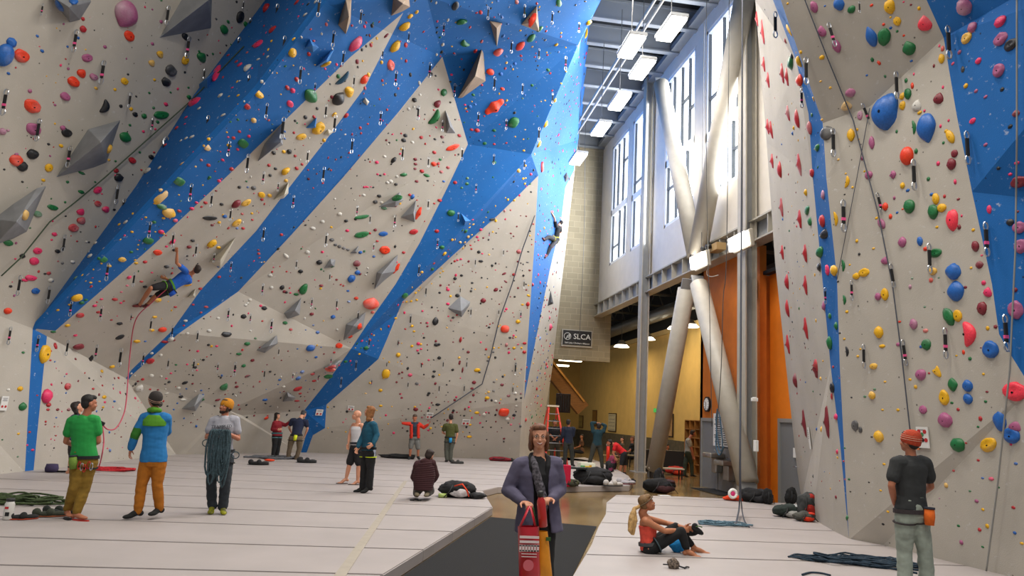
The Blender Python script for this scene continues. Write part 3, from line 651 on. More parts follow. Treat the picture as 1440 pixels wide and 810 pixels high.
# entries: x y width colour[kind letter][:height][@angle], in the frame of each study crop (origin, scale)
KL = {'k': 'knob', 'r': 'ball', 'j': 'jug', 't': 'teardrop', 'e': 'edge', 'h': 'horn', 'q': 'block', 'c': 'crescent', 'l': 'rib'}
HOLDS = [
(0, 0, 3, """530 60 100 Ut:106@180;545 152 52 Oj;18 232 74 Br:100;48 180 48 Bk;90 235 72 Oj;158 152 20 B;178 215 24 B;36 310 22 B;285 197 14 B;252 25 50 Bk;310 5 40 B;350 80 22 R;350 123 34 R;330 160 18 B;643 40 12 U;680 92 20 U;643 185 20 U;443 198 22 U;367 245 45 Uj@-25;395 324 42 Ue;288 290 16 U;343 308 42 Oh;310 345 60 Oe;135 448 72 Oj;126 384 24 U;275 407 50 U;232 443 16 U;140 545 64 Uj;265 540 30 U;10 555 36 U;34 550 20 U;70 652 24 U;68 677 62 Oj;137 650 52 K;93 702 50 K;18 715 14 K;95 767 16 K;205 608 18 K;281 560 48 K;440 450 50 Kc:60;510 448 20 K;570 483 30 K;575 407 14 K;720 298 54 K;700 345 44 K;780 153 32 K;838 168 12 K;780 305 14 K;540 314 14 K;735 133 28 Y;675 228 34 Yh;640 265 32 Yh;780 255 32 Y:40;652 337 16 Y;525 343 38 Y;405 372 22 Y;485 378 18 Y;553 460 22 Y;438 550 30 Y;458 627 26 Y:40;258 615 26 Y;205 708 34 Y:40;183 760 24 Y;460 675 16 Y;680 485 66 Gj:40@-20;608 490 30 G;630 392 16 G;720 390 14 G;648 455 16 G;528 578 48 Gt;548 528 16 G;590 643 14 G;470 612 16 G;487 680 14 G;345 730 40 G:18;285 768 18 G;402 768 14 G;665 515 20 G;700 440 26 P:18;605 555 16 P;655 545 14 P;650 643 14 R;558 677 38 R;490 720 28 R;487 740 12 P;597 717 14 R;638 663 30 K;622 720 36 W;500 750 42 K;420 797 26 R;673 707 22 W;945 125 42 Gk;963 92 22 G;1040 105 36 G;1012 72 34 K:56;998 8 14 K;912 80 14 K;850 240 44 G;875 233 14 K;840 217 14 G;898 228 14 G;955 192 12 K;975 188 12 G;872 622 40 Y;882 588 22 Y;755 765 46 Gq;680 803 26 Y;772 690 30 Y;825 703 12 Y;850 675 18 R;880 697 22 R;940 675 20 P;1050 575 18 P;1010 555 18 R;985 582 20 R;1025 605 44 Gq;1003 630 18 P;963 612 18 Y;930 640 10 R;957 558 12 Y;1004 505 16 G;972 513 16 G;942 485 26 W;995 485 10 Y;1043 450 32 R;1070 508 30 Y;1005 403 16 Y;980 370 14 P;930 403 26 W;840 457 20 W;1045 287 26 W:36;1010 342 10 W;1012 273 28 P;997 260 18 R;1043 222 14 R;1070 192 20 R;915 310 34 P:76@-25;963 233 18 R;820 430 50 Pj;797 410 26 G;795 370 14 G;785 495 22 P;780 523 14 P;745 540 22 R;697 612 20 R;810 577 28 W;785 583 20 W;763 593 16 W;885 748 18 G;925 763 22 P;977 713 24 R;908 723 10 R"""),
(300, 0, 3, """225 35 26 R:40;250 125 34 R;338 165 22 Y;333 222 34 Y:48;352 10 30 R;400 18 20 K;432 8 20 W;388 62 26 W;372 157 16 W;477 103 20 R;457 143 14 W;312 40 12 P;378 17 10 P;190 187 44 P;190 250 20 W;230 240 16 W;403 228 24 R;475 270 42 Yj;520 272 16 P;472 290 14 P;383 290 14 P;245 303 24 W;208 347 26 W;193 398 44 Y;143 450 32 R;175 508 36 Y;42 485 26 W;70 513 18 G;97 487 12 Y;104 505 16 G;313 370 30 R;335 382 28 P;323 438 34 P;268 308 10 Y;285 398 10 Y;352 335 28 R;487 323 10 P;598 185 34 Pk:80;670 108 22 K;638 112 18 P;645 95 16 R;665 190 22 R;627 210 16 K;645 195 14 K;690 162 16 Y;710 263 20 Y;660 150 18 M;730 150 14 M:40@15;607 260 24 M;610 283 16 K;630 257 12 Y;655 315 24 Y;635 335 28 O:44;640 372 22 R;640 345 22 Y;805 110 28 Yk:56;830 68 20 Y:34;858 50 16 Y:28;812 190 26 R;765 195 30 Yk:60;790 175 10 R;748 275 44 Oj;813 257 18 R;832 315 24 K;793 247 10 Y;795 315 10 Y;713 340 16 R;715 358 10 Y;728 352 8 Y;780 373 14 R;768 400 20 K;702 418 14 R;733 463 14 R;527 322 24 G;545 330 30 Tc:82;493 355 12 K;500 410 22 M;527 415 44 Kt:62;573 385 46 Yh;412 403 62 Gt;438 458 20 K;388 495 24 K;425 493 22 R;510 483 18 Y:30;560 487 20 R:28@20;443 540 44 Yj:72;370 577 42 Yj@-30;345 510 16 K;320 470 14 K;302 555 16 B;302 585 14 B;340 560 16 R;467 592 22 Y;490 553 14 R;455 605 10 K;235 617 40 P:16@20;297 640 22 Y;320 640 30 K;255 645 28 K;235 697 20 R;262 712 20 K;240 740 22 K;345 658 18 R;400 717 12 R;402 755 18 R;352 710 26 R;375 693 20 R;305 720 28 Y:44;307 762 22 Y;170 793 28 K;145 790 14 B;110 790 20 K;140 765 14 G;78 712 26 R;25 765 22 P;38 672 18 P;660 495 10 K;620 540 20 R;623 562 14 R;497 718 12 R;870 350 24 W;945 90 14 P;943 137 16 K;1048 90 24 G:50;1062 182 44 Gc:40@60;1020 25 36 K;940 12 16 W;990 85 20 W;968 188 22 W;963 220 20 K;942 230 16 W;958 237 10 P;920 5 14 K;898 205 10 P;885 265 10 K;917 313 24 K;938 320 12 K;1005 315 14 P;1000 345 14 K;950 378 14 P;972 390 28 G:40;945 437 28 M:36;848 422 26 K;825 460 20 W;872 400 16 W;868 490 12 P;932 495 42 Gc:76;1000 432 12 K;893 483 10 K;1020 505 10 K;1038 572 22 R;1010 622 62 Oj:26@-40;810 572 22 K;803 592 26 K;840 600 20 W;877 580 20 R;965 578 20 M;935 587 16 K;932 643 22 R;760 675 20 K:36;723 660 20 W;690 685 20 P;743 602 12 K;852 672 20 M;853 692 20 M;851 712 16 M;930 692 30 O;948 690 20 R;880 722 24 R;900 740 34 G:16;962 725 22 R;957 673 16 G;990 707 20 R;972 765 16 B;803 737 36 G:22@-20;775 745 16 W;722 735 14 P;693 735 14 P;705 740 14 K;770 778 18 K;858 765 20 M;637 789 14 P;652 789 12 P;1020 770 20 R;1070 775 20 G"""),
(600, 0, 3, """197 400 20 G;210 310 18 R:30;238 320 26 R;232 358 16 R;222 353 20 B;180 330 14 G;160 395 12 R;268 303 34 Or;313 312 22 B;320 375 24 Or;343 338 12 B;302 218 34 Ot:44;395 193 42 Oq;285 450 46 Ol:96@20;305 60 14 B;318 72 18 B;323 152 22 B;345 162 10 R;335 238 18 B;372 268 18 B;398 235 16 R;400 252 10 R;447 85 32 Ol:66@15;476 122 16 G:40;465 15 14 R;380 8 24 R;441 160 38 Gq;557 12 32 Gr;547 188 14 Y:26;587 200 10 Y;513 295 22 Gr;445 360 16 G;405 415 12 G;463 372 8 G;366 516 40 Gq:52;468 490 10 G;285 550 20 G;190 547 20 R;213 550 26 R;243 490 10 R;225 592 16 B;245 605 20 G;285 608 14 R;170 470 12 R;182 450 24 B;205 440 16 B;162 442 12 P;410 635 14 Y;388 720 26 Y;455 650 14 Y;472 607 20 Yc:38;500 523 18 Yc:38;540 423 14 Y:24;588 302 10 Y;568 352 12 Y;483 428 8 Y;500 424 10 Y;670 140 22 Yc:50;683 95 18 Yc:32;715 62 26 Yc:36;475 240 12 G;285 685 24 Gr;172 752 16 G;148 792 14 G;120 770 18 R;280 748 10 G;232 175 20 R;228 52 22 R;205 215 24 R;183 115 16 R;485 705 22 R:50;500 628 16 P;440 735 16 P;590 640 10 M;545 600 12 K;640 265 12 K;648 272 12 P;625 270 10 K;607 485 14 P;580 440 12 K;600 425 14 K;585 400 10 P;545 520 14 K;540 500 8 R;635 413 10 P;605 560 10 M;505 575 10 M;632 355 12 P;553 475 8 K;523 585 12 K;540 690 14 M;512 780 12 M;560 640 10 R;610 460 8 R;646 440 10 R"""),
(0, 250, 3, """182 10 24 Y;285 18 22 G;95 18 22 K;343 60 36 G:20;412 52 40 Pj@-30;430 68 12 P;413 110 34 Rj;446 132 34 P;482 135 16 K;222 125 50 Gj:26;275 103 14 G;340 143 36 P;342 180 38 R;222 183 12 P;277 162 12 K;310 212 46 Rj;230 238 30 P;218 262 14 P;340 228 12 K;158 153 38 G:34;127 212 12 G;105 157 50 Yq;55 143 18 K;35 275 44 G:26;158 308 40 Pj;143 352 40 P;95 330 30 K;65 342 14 P;190 405 16 K;206 403 24 R;215 433 30 W;130 422 52 P:26;105 432 36 P:20;45 458 20 K;150 478 38 Bj;32 562 34 O;265 298 18 K:30;243 310 30 K;325 268 12 R;245 352 12 R;263 360 16 K;375 272 12 K;365 270 14 W;380 330 30 W;307 355 26 W;438 298 16 W;530 187 28 W;403 275 20 W;345 410 22 Y;320 423 26 G;383 442 16 Y;420 437 12 Y;433 343 44 Ge;515 345 34 Y;462 372 22 Y;557 228 18 Y;503 197 18 Y;554 313 20 G;583 283 10 Y;580 302 10 Y;588 265 8 R;615 167 14 Y;650 187 22 G;625 265 42 Gq;675 82 32 Yq:84;683 122 44 Gt:26;713 148 54 Yt:44;690 170 18 Y;757 140 24 R;740 180 24 P;810 130 24 P;830 105 20 P;867 105 24 R;927 13 20 P;880 5 14 G;863 75 10 P;755 72 12 Y;655 228 10 Y;680 228 30 P;690 235 14 Y;912 55 14 M;1010 40 22 K;1040 43 18 B;1065 43 28 K;935 112 22 K;885 170 62 Kj:26@-15;995 110 26 M:44;1038 105 46 Yj:30@-45;998 190 44 Yj:30@-50;1000 213 16 B;1026 213 22 R;1063 150 16 Y;1065 177 16 R;1022 152 18 R;948 163 24 B;925 188 18 Y;895 200 18 M;893 277 30 Yj:52;922 295 24 Y;813 265 24 K;798 292 24 M;765 243 10 R;665 315 38 Oj;735 305 20 K;703 290 16 P;727 270 20 P:36;675 252 8 R;612 355 22 R;575 360 20 Y;641 400 14 P;545 420 20 P:30;597 438 20 R;537 455 16 P;612 460 22 K;703 375 26 K;790 330 12 K;790 345 10 K;843 315 8 Y;845 468 20 R;790 445 36 Y;838 435 12 R;870 545 26 R:16;740 545 18 R;710 522 8 Y;783 603 22 W;848 568 14 R;815 535 16 R;803 452 12 R;925 418 18 R;1050 370 8 R;970 415 10 M;992 440 8 R;665 515 34 Y;640 500 24 K;612 540 26 K;485 513 30 R:20;512 482 14 P;428 512 18 P;400 540 22 P;415 567 22 R;337 580 32 R;325 505 42 Yt:44;345 527 26 G;363 515 20 G;295 535 20 Y;244 558 16 Y;285 623 26 Y;225 650 28 G:18;318 665 20 P;233 710 20 R:36;332 712 42 Mt;187 742 44 Yj:92;98 737 18 G;213 770 14 R;378 763 26 Kc:44;505 672 40 Kj:24@-30;578 690 34 Yj:24;613 690 14 B;640 643 30 Y:22;653 587 24 Yr;685 640 34 Or;505 615 30 K;470 600 14 R;523 520 12 R;775 623 14 R;695 692 40 R:16;722 680 30 W;790 657 20 W;735 685 14 M;883 645 26 W;920 592 20 W;955 660 44 K:30;1028 585 30 K;1055 515 22 W;1045 530 16 W;915 710 16 P;880 705 16 K;1043 700 30 Gj;1008 743 28 G:18;858 768 16 K;1065 770 20 M;633 773 36 R;678 748 18 W;473 797 26 Y;923 372 22 Br;812 497 18 Br;960 300 12 R;300 245 8 R;560 590 10 R;700 120 8 R"""),
(300, 250, 3, """203 72 34 Yj;238 75 28 Yj;205 92 20 R;165 178 16 R;160 152 18 Y;305 10 20 Y;402 5 18 M;308 62 22 R;288 240 22 R;190 305 16 M;192 320 20 R;422 43 12 R;463 5 12 W;533 153 24 W;460 185 22 W;420 213 28 W:20;307 330 36 W:18@20;402 180 8 K;397 314 26 W;240 412 24 W;245 463 20 W;155 517 24 W;137 537 20 W;22 593 20 W;645 38 14 P;665 38 10 P;635 73 20 W;735 20 20 W;700 77 24 K;683 102 24 K;710 105 20 W;720 128 32 G:20;767 118 20 M;775 87 44 Gj:28;768 30 14 K;748 15 24 W;828 72 16 R;840 80 20 B:30;858 15 22 M;905 12 14 K;625 165 64 Ge:22@-20;560 182 20 K;565 223 20 P;600 175 16 K;865 150 22 Ol:60;845 228 40 Rj:26@-20;845 145 22 B;717 237 42 Bj:24@-15;683 220 18 M;692 267 16 R;625 240 64 Gj:30@-20;500 262 26 K;515 283 20 K;532 290 20 K;550 297 20 K;568 303 20 K;460 313 16 P;447 357 30 K;508 350 14 P;500 370 26 G;605 362 34 M;608 400 28 B;582 425 32 Bk:36;620 315 20 B;723 305 46 Oj;677 332 16 B;650 400 8 K;803 315 18 R;745 385 30 R;772 382 20 Ol:54@10;455 455 22 M;520 430 14 M;568 477 16 B;572 522 18 B;603 508 24 O;505 587 24 B;368 395 26 K;290 463 24 K:32;322 465 10 R;300 480 20 M;308 483 16 K;380 468 34 Gh:52;350 492 28 G:14;200 540 16 P;215 550 30 K;128 587 30 K;55 660 50 Kj:24@-30;15 710 20 P;110 742 32 G:18;142 697 26 G;178 677 16 G;163 770 20 M;128 793 22 G;303 612 26 Gt;327 640 20 R;415 575 22 M;440 652 20 B;422 622 12 B;390 642 8 B;410 718 36 Bq;355 722 10 B;530 708 32 Oj;575 668 28 O;617 627 34 Ol;665 530 62 Ot:50;500 800 40 R;645 718 26 Gt;558 775 18 G;672 567 20 O;943 225 24 Rq;965 293 26 Gq;1002 148 34 Gk;955 95 24 R;932 108 14 R;1020 20 20 R;1048 43 14 G;975 320 20 Y:26;1008 262 18 Y;1042 272 18 Y;925 385 26 G;880 398 16 Y;808 497 34 Gq;1065 225 24 G;853 485 14 Y;867 475 12 Y;815 523 16 Y;770 592 16 Y;838 625 20 Y;847 648 14 Y;780 747 24 Y:30;900 612 12 M;903 627 12 M;865 700 20 Pk;877 722 14 P;862 728 14 P;838 710 16 Y;795 698 8 Y;795 785 8 Y;990 472 20 P;958 455 12 P;955 485 14 K;990 532 20 P;937 605 26 Kt:36;1047 412 16 K;1020 425 18 K;1030 497 24 K;1030 347 12 P;1045 343 14 P;940 705 24 K;1043 683 14 R:30;1012 693 10 M;953 760 20 K;1040 775 12 M"""),
(540, 300, 4.5, """120 248 26 R;185 118 52 Rj:40@-25;20 233 42 Oj;78 345 26 Ol:72@15;385 258 28 Y;433 165 26 Yj@-30;515 105 28 Gk:34;533 148 22 Y:30;490 185 20 Y;305 352 36 Ge@-25;243 372 24 Yj;135 520 38 Gq;215 490 24 Y;143 563 28 Yj;78 660 20 Y;178 713 26 Yk;188 747 20 Y;600 245 28 K;622 255 18 P;613 303 38 Kj:24;463 297 16 P;485 290 18 P;497 328 10 R;475 338 10 K;450 410 28 Kj@-30;490 398 20 K;558 440 22 K;655 413 12 K;350 500 26 K;398 485 26 Pr;358 455 20 M;412 453 14 M;405 570 28 Pr;462 525 34 K;628 552 42 Mj:36;708 483 38 Mj@-30;760 382 36 Mj:20@-30;770 432 30 M:16@30;823 388 30 Rr;853 242 38 Rr;847 305 18 M;775 605 22 P;848 685 36 Yh;765 732 58 Oq;797 787 24 K;665 722 20 K;650 712 14 M;325 685 32 Kt:48;437 660 22 K;408 652 16 P;440 745 14 K;472 690 10 K;570 755 14 K;652 773 12 K;655 652 12 K;730 575 14 M;682 542 12 K;800 528 14 M;827 528 18 K;823 655 12 M;910 575 28 Rr:40;915 520 30 Y:18@20;877 578 24 Y:14;940 450 26 R:34;923 360 22 M;908 310 24 K:14;913 243 20 K:12;960 180 20 R;935 165 10 K;935 198 12 R;925 113 14 K;820 145 16 M;803 127 18 M;780 240 14 M;690 225 12 K;710 125 14 K;725 97 10 M;805 157 10 K;865 15 12 M;900 18 14 M;945 68 16 R;988 113 20 R;1005 5 16 R;1013 93 24 Y;590 150 24 P;613 103 26 P;688 38 50 Kj:24@-20;575 180 10 K;485 795 20 R:34;253 787 20 K;275 693 18 P;277 713 14 P;337 597 10 K;343 616 12 M;775 340 12 K;728 320 10 M;862 356 8 K;985 325 14 Y;960 405 16 Y;1020 440 14 Y;1018 530 16 Y;990 565 14 K;985 683 16 Y;955 745 14 Y;960 790 14 Y;940 630 10 M;1035 355 8 P;975 470 10 P;1045 620 24 R;1050 720 28 P:50@20;1070 600 16 P;995 270 14 Y;965 245 8 K"""),
(560, 480, 4.5, """128 15 30 Pk;145 47 20 P;85 30 24 Y;120 58 12 P;5 85 36 Yj:46;193 118 18 P;240 22 28 K;258 20 24 K;263 103 30 Kr;443 68 26 M;388 138 18 M:34;407 182 14 M:50;345 180 22 K;228 190 26 K;222 222 26 K;500 182 50 Yj:32@-10;515 197 20 K;573 100 20 Y;567 123 20 K;602 68 18 K;605 42 16 Y;637 40 16 Y;685 22 24 R:34;733 42 26 Y;800 12 30 Rr;798 68 30 Rr;813 165 24 R;805 252 22 R;770 202 14 Y;750 172 10 Y;723 187 12 K;623 242 12 Y;657 275 28 Mj;607 257 22 K;480 260 32 Mr;467 298 26 M;573 320 24 Y;555 330 12 Y;605 313 24 K;563 358 38 Yj:24;698 345 28 Mj;742 328 26 W;777 330 18 M;777 358 18 K;617 380 26 W;457 383 20 M;488 381 10 K;250 400 38 K:22;75 213 34 P;118 268 30 K;135 276 10 P;195 328 26 K;188 340 20 K;315 323 12 K;303 340 10 K;307 275 14 K;293 380 10 K;220 403 12 K;16 333 16 P;22 357 18 P;111 430 38 M;190 440 16 K;350 438 22 K;345 450 20 M;498 452 38 Y:24;543 463 28 W;668 448 68 Oq:52;733 468 28 K;690 492 38 W;747 410 22 W;455 527 22 Y;450 603 40 Yj:24;452 578 12 K;420 603 12 M;558 505 12 K;535 543 14 K;618 508 12 M:20;655 547 10 K;627 572 10 M;737 566 14 K;670 615 20 M;668 635 14 K;560 622 12 K;480 657 10 K;235 543 12 K;218 582 12 K;165 465 12 K;27 470 12 M;28 548 14 M;65 427 14 K;875 300 24 R:34;870 345 20 R;883 347 18 B;855 140 18 Y;900 310 16 B;897 203 18 B;937 115 16 B;942 160 18 P:30;957 30 18 P;950 60 14 B;973 88 16 P;905 230 16 M;910 365 16 P;805 497 18 R:30;875 465 20 G;813 415 18 R;850 517 20 G;865 520 16 R;885 427 14 G;840 400 16 W;912 300 14 P;925 270 12 P;885 185 14 P;900 85 12 P;870 440 12 K;895 480 14 R;832 440 12 Y"""),
(0, 540, 3, """195 52 42 Pk:64;205 88 26 R;203 108 20 R;243 108 18 M;290 108 20 M;285 10 28 R:36;85 20 30 Y;35 25 20 W;95 95 32 Gt:36;78 210 16 Y;10 235 12 G;125 203 14 R;115 258 12 P;138 278 18 P;75 307 12 G;157 48 12 R;236 218 10 R;230 180 10 R;190 257 10 K;228 270 10 K;440 55 24 Y;435 98 14 Y;483 73 16 B;570 60 16 P"""),
(120, 480, 4.5, """170 168 38 Yq:44;105 190 32 Yj;210 232 24 Rr;125 345 32 Yt;113 420 18 Y:26;183 380 26 B;175 275 14 B;28 105 38 Kc:56;25 233 18 K;220 325 16 P:26;50 300 24 R;363 240 26 R;333 253 18 M;340 295 56 W;418 218 38 Wj:30;410 130 60 W:30;470 92 36 W:20;420 75 30 W;290 203 20 W;313 355 20 P:26;333 377 14 P;215 430 30 W;542 202 20 P;513 235 20 Pr;570 188 14 K;530 257 24 K;505 270 16 K;630 262 50 Kj:24@-30;590 295 32 W;572 287 10 R;657 210 12 K;605 350 36 K;620 370 50 W:20;693 165 34 K;707 183 18 P;712 62 22 P;748 115 32 K:18;770 98 14 R;797 85 14 K;645 146 18 P;730 267 12 K;783 299 12 K;735 368 46 Ge:28;877 288 48 Gh:52;958 287 30 Mt;1000 268 12 K;1025 220 44 M:20@-30;1000 155 36 G;970 82 46 G:30;1055 120 30 M;920 77 12 K;845 222 14 K;922 222 12 M;775 27 30 K;828 30 30 P;838 370 44 M:20@-20;970 403 16 R;732 413 12 K;680 457 14 K;710 495 12 M;733 480 10 K;520 410 16 K;563 508 10 K;618 533 10 K;515 330 36 W:14@-30;255 518 12 M;258 538 10 K;187 585 12 M;227 605 14 M;140 677 16 P;235 672 10 P;287 470 12 P;323 490 10 P"""),
(340, 480, 4.5, """613 25 42 Oj@-20;352 48 14 B;293 62 14 M;502 37 14 B;520 80 14 M;470 100 24 B;416 124 12 K;585 70 20 R;383 193 32 Bk;358 233 40 Be@-20;347 200 10 B;240 243 24 B;265 287 24 W;230 273 12 B;148 370 40 B:24;82 427 12 K;183 410 20 K;243 322 10 B;448 207 30 R:24;458 250 32 R:22;353 300 58 Rj:36@-20;370 330 24 R;350 377 40 R:20;562 175 56 Ot:50@180;548 222 56 Gj:42;655 127 24 G;615 152 18 P;155 485 34 O:24@-15;33 480 20 K;65 120 30 M:20@-30;252 120 14 M;160 148 12 M;40 220 40 K:16@-20;15 268 14 K;118 40 24 M;1070 32 18 Y;1015 12 12 Y;897 108 12 Y;1007 125 12 M;987 132 10 Y;912 205 54 Yq:60;897 233 18 Y;812 263 20 Y;808 180 12 K;878 310 32 Yh;785 330 20 Y:10;880 408 30 Y:18;950 413 12 Y;855 437 12 Y;877 484 10 Y;927 523 12 Y;980 258 18 M;1003 333 18 M;1012 357 20 M;1062 213 32 P;1053 427 12 K;585 413 16 K;405 248 12 B;418 322 12 M;398 350 10 M"""),
]
HOLDS_R = [
(1080, 0, 3, """300 18 46 B:56;195 30 34 Uk:54;240 25 14 B;83 15 14 Y;352 40 38 Gk;437 22 22 O;513 28 48 Yk:62;545 90 36 Y:52;517 73 14 Y;572 8 14 P;603 20 14 M;637 35 20 Y:28;488 103 18 O;518 118 18 B;545 132 16 G;573 150 16 O;660 100 56 Ch:66;436 155 44 Bt:88;490 157 54 Gk:74@30;595 203 54 Gt:60;605 257 18 B;468 265 18 O:34@-20;440 252 18 G:24;417 318 14 B;494 322 14 G:20;227 133 34 Uh:50;290 195 36 Uk:62;90 125 34 Yc:56@-30;228 242 30 Yk;222 343 16 Y;263 370 16 Y;348 392 44 Uk;330 447 44 Yh:40;388 487 26 U:46;228 505 16 Y;193 417 18 Y:24;250 560 54 Kt:62@90;350 570 34 Yk:56;375 547 18 Y;382 588 14 Y;297 673 14 Y;497 470 112 Bk:148;670 540 78 Bt:120@180;590 397 34 Gk:46;565 405 26 Y:40;567 445 28 Y:40;628 445 38 W:50;640 475 28 Y;660 467 14 P:20;583 340 18 G:26;609 362 18 O:36;615 312 12 P:20;733 248 30 Yk:44;737 205 22 O:28;723 193 14 P:22;700 278 14 M:20;738 368 14 P:20;720 415 42 Mh:48;762 508 14 P:20;728 532 14 P:20;752 553 22 Y;770 578 36 Yk:58@-20;615 537 26 Gc:64;543 555 14 G:20;740 602 16 G:22;588 658 56 Or:78;625 638 20 G:28;718 690 20 P:28;787 648 30 Mj:40@40;775 693 42 Mk:52;790 767 16 P:28;677 755 20 G:24;528 737 32 Ul:36;438 602 26 Uk:58;398 668 16 U:22;425 740 36 U:34;407 723 14 Y;328 732 14 Y;333 768 28 Yc:56@20;357 790 14 Y;568 783 26 Y:32;590 803 22 B;830 30 66 Uk:74;980 92 60 Pk:40;862 117 46 Uk:40;838 162 54 Yj:46;982 165 70 Uj:56;1025 190 68 Kj:48;808 220 24 U;888 257 32 P;780 268 22 P;975 297 56 Uj:62;822 293 22 Kc:34;835 362 28 Y;878 384 24 U;918 408 26 U:20;988 377 26 K;1047 478 34 M;1022 533 30 Kt;863 510 32 P;918 610 26 U;972 710 22 K;1050 687 32 P:22;1022 735 24 P;1060 768 80 Mj:56;845 635 14 P;135 338 30 Ot:52@20;135 258 34 Yk:46;100 265 44 Gk:50;103 240 36 K;118 222 12 Y;138 220 16 Y:20;75 172 20 R:30"""),
(820, 0, 3, """735 80 16 Rl:66;760 135 20 Rl:112;767 40 8 K;782 78 8 K;765 272 20 Rl:66;783 338 20 Rl:70;843 310 22 Rl:90;862 325 22 Rl:80;867 477 22 Rl:70;906 500 24 Rt:82;782 535 18 Rl:70;796 548 18 Rl:80;800 680 20 Rl:64;833 715 24 Rt:70;915 695 26 Rl:104;957 540 22 R:60;967 730 22 R:40;990 623 28 G:30;880 437 10 Y;890 540 12 Y:20;885 563 10 B:20;908 592 12 Y;935 582 12 Y;873 680 8 M;965 485 12 G:20;975 630 8 K;990 705 16 G;990 560 10 K;897 655 8 M;937 545 8 M;905 768 8 Y;938 718 6 B"""),
(1080, 250, 3, """60 125 22 Rl:86;137 175 26 Rl:82;63 315 20 Rl:66;160 318 26 Rl:82;83 437 22 Rt:66;161 452 24 Rl:90;85 550 20 Rt:76;163 635 24 Rl:100;87 703 22 Rl:88;205 790 28 Rl:56;167 137 34 Gt:46@90;180 185 22 G:38;233 72 20 U:50;233 183 26 R:56;240 237 40 K:42;220 313 36 Gk:48;218 378 30 K:36;252 390 20 P:54;280 392 32 Yk:46;237 540 22 U:54;262 583 18 G:32;290 625 18 G:42;262 697 24 G:60;275 798 18 R;162 62 18 Y:34;118 62 10 M;108 637 8 K;190 550 10 M;132 375 8 B;198 410 12 Y:18;178 340 10 Y;203 603 10 Y:20;148 95 8 B;192 240 14 Y;232 773 14 Y;45 215 8 K;27 100 8 M;117 22 8 K;285 173 26 Yc:66;323 70 12 K;375 266 16 Y:24;445 298 18 Y;385 322 14 K:20;317 370 22 Gc:54;345 367 12 Y;295 438 14 K;322 515 20 Gc:44;333 565 18 Y;303 655 14 K;322 680 14 Y;333 733 20 Kc:46;390 723 14 Y;379 753 16 Y;373 415 34 Yk;405 400 48 Yj:40;493 492 34 Yj:62;465 502 28 Uk:34;468 652 38 Yk:54;482 710 34 Yj:24;445 795 34 Yk;493 350 28 U:34;550 703 24 U;495 122 26 Ok:36;517 163 20 Oq:34;545 147 16 B;533 85 14 U:20;480 195 32 Uk:44@-30;458 170 18 Y;568 30 24 Y:34;590 60 24 B:32@30;597 122 48 Gk:56;568 132 14 O;567 270 34 Ut:46;641 269 26 Bk:40;665 300 26 Ok;683 325 18 O:28;707 318 54 Gj:40;695 395 40 Yk;688 432 22 O:28;720 422 12 G;608 424 14 G;600 460 16 U:24;661 545 14 G;555 607 18 O;615 618 34 Uk:48;665 645 28 Ok;668 703 42 Gj:56;645 713 18 B;690 70 22 B;708 90 32 Yk:48;733 128 42 Yk;697 145 44 Gk:60;745 78 16 R:22;803 90 20 M;778 177 50 Ck:94;807 208 20 M:26;817 160 12 P:20;713 208 18 Y;866 220 20 Y;875 290 34 Mk:46;902 327 16 P;893 367 32 Mt:34@90;857 380 16 Y;783 397 62 Bk:70;793 476 64 Bt:86;833 462 20 M;910 443 24 P:28;927 483 34 Ph:44;903 550 42 Mk:60;960 628 22 M:26;927 635 20 Y:26;845 658 78 Cc:110;940 725 70 Bj:86;898 717 12 M;764 588 44 Gk:76@-20;800 583 40 Yj:58;825 736 16 O:28;852 763 20 G:26;795 750 14 Y;677 8 20 G;790 15 14 P:28;933 133 22 P:40;1053 142 20 M;1022 188 36 Kk;1060 210 60 Uj:56;1065 288 56 Uj:70;1042 473 30 M:24;1045 558 66 Uj:88;1048 15 60 M;1005 670 14 P"""),
(1080, 500, 2.614, """385 47 30 Yk:44;430 96 14 Y;392 124 14 G;356 151 14 G;383 147 26 Yk:32;307 154 10 K;421 199 14 Y;478 200 16 Y;522 88 16 Y;543 115 16 Y:20;562 70 38 Uk:44;592 65 12 R;620 57 62 Yc:28@55;680 107 48 Gt:34@90;648 155 38 Yj:66;735 112 38 Bk:46;735 160 36 Bk:40;792 68 14 Y;805 133 16 M;800 169 16 G;570 199 30 U:42;653 238 52 Uk:58;676 174 16 G;699 198 16 R:20;781 232 18 R:26;772 262 14 G;697 327 50 Gk:54;728 322 12 R;811 329 62 Yj:56@-25;853 240 46 Bk:80;907 133 88 Cj:80;895 295 64 Bj:64;908 260 40 Uh:40;320 257 26 Kj:48;340 273 18 K:32;408 298 36 Yk:46;381 299 12 K;427 399 16 Y;414 496 14 Y;441 574 14 Y;371 466 10 K;303 500 10 K;423 620 14 K;298 455 12 G;283 455 10 R;282 340 10 G;278 388 14 R;291 596 18 G:26@-30;537 278 16 Y;682 423 14 R;655 477 18 Y:24;773 385 16 R;789 450 16 B;821 453 26 P;848 485 12 G;911 397 20 B;893 327 14 P;742 498 14 G;767 535 20 U;790 566 16 Y;630 525 10 U;902 559 20 R;700 626 16 G;778 640 18 R:22;806 627 18 Y:24;907 652 18 B;711 687 18 U:22;789 703 16 G;933 690 20 Y;743 13 18 G;103 90 20 Mt:56;178 50 26 Ml:72;136 250 20 Ml:108;220 245 24 Ml:124;178 216 12 M;240 40 16 R:24;238 118 24 K:46;235 150 12 R:34;250 225 22 P:30;262 83 8 R;195 85 10 Y:18;180 270 12 B:20;197 270 12 Y:34;205 243 8 Y;255 353 12 P:30;130 337 8 M;207 427 8 B;226 432 8 Y;250 520 14 M:18;160 478 8 M;202 523 8 K"""),
]
GRP = {}
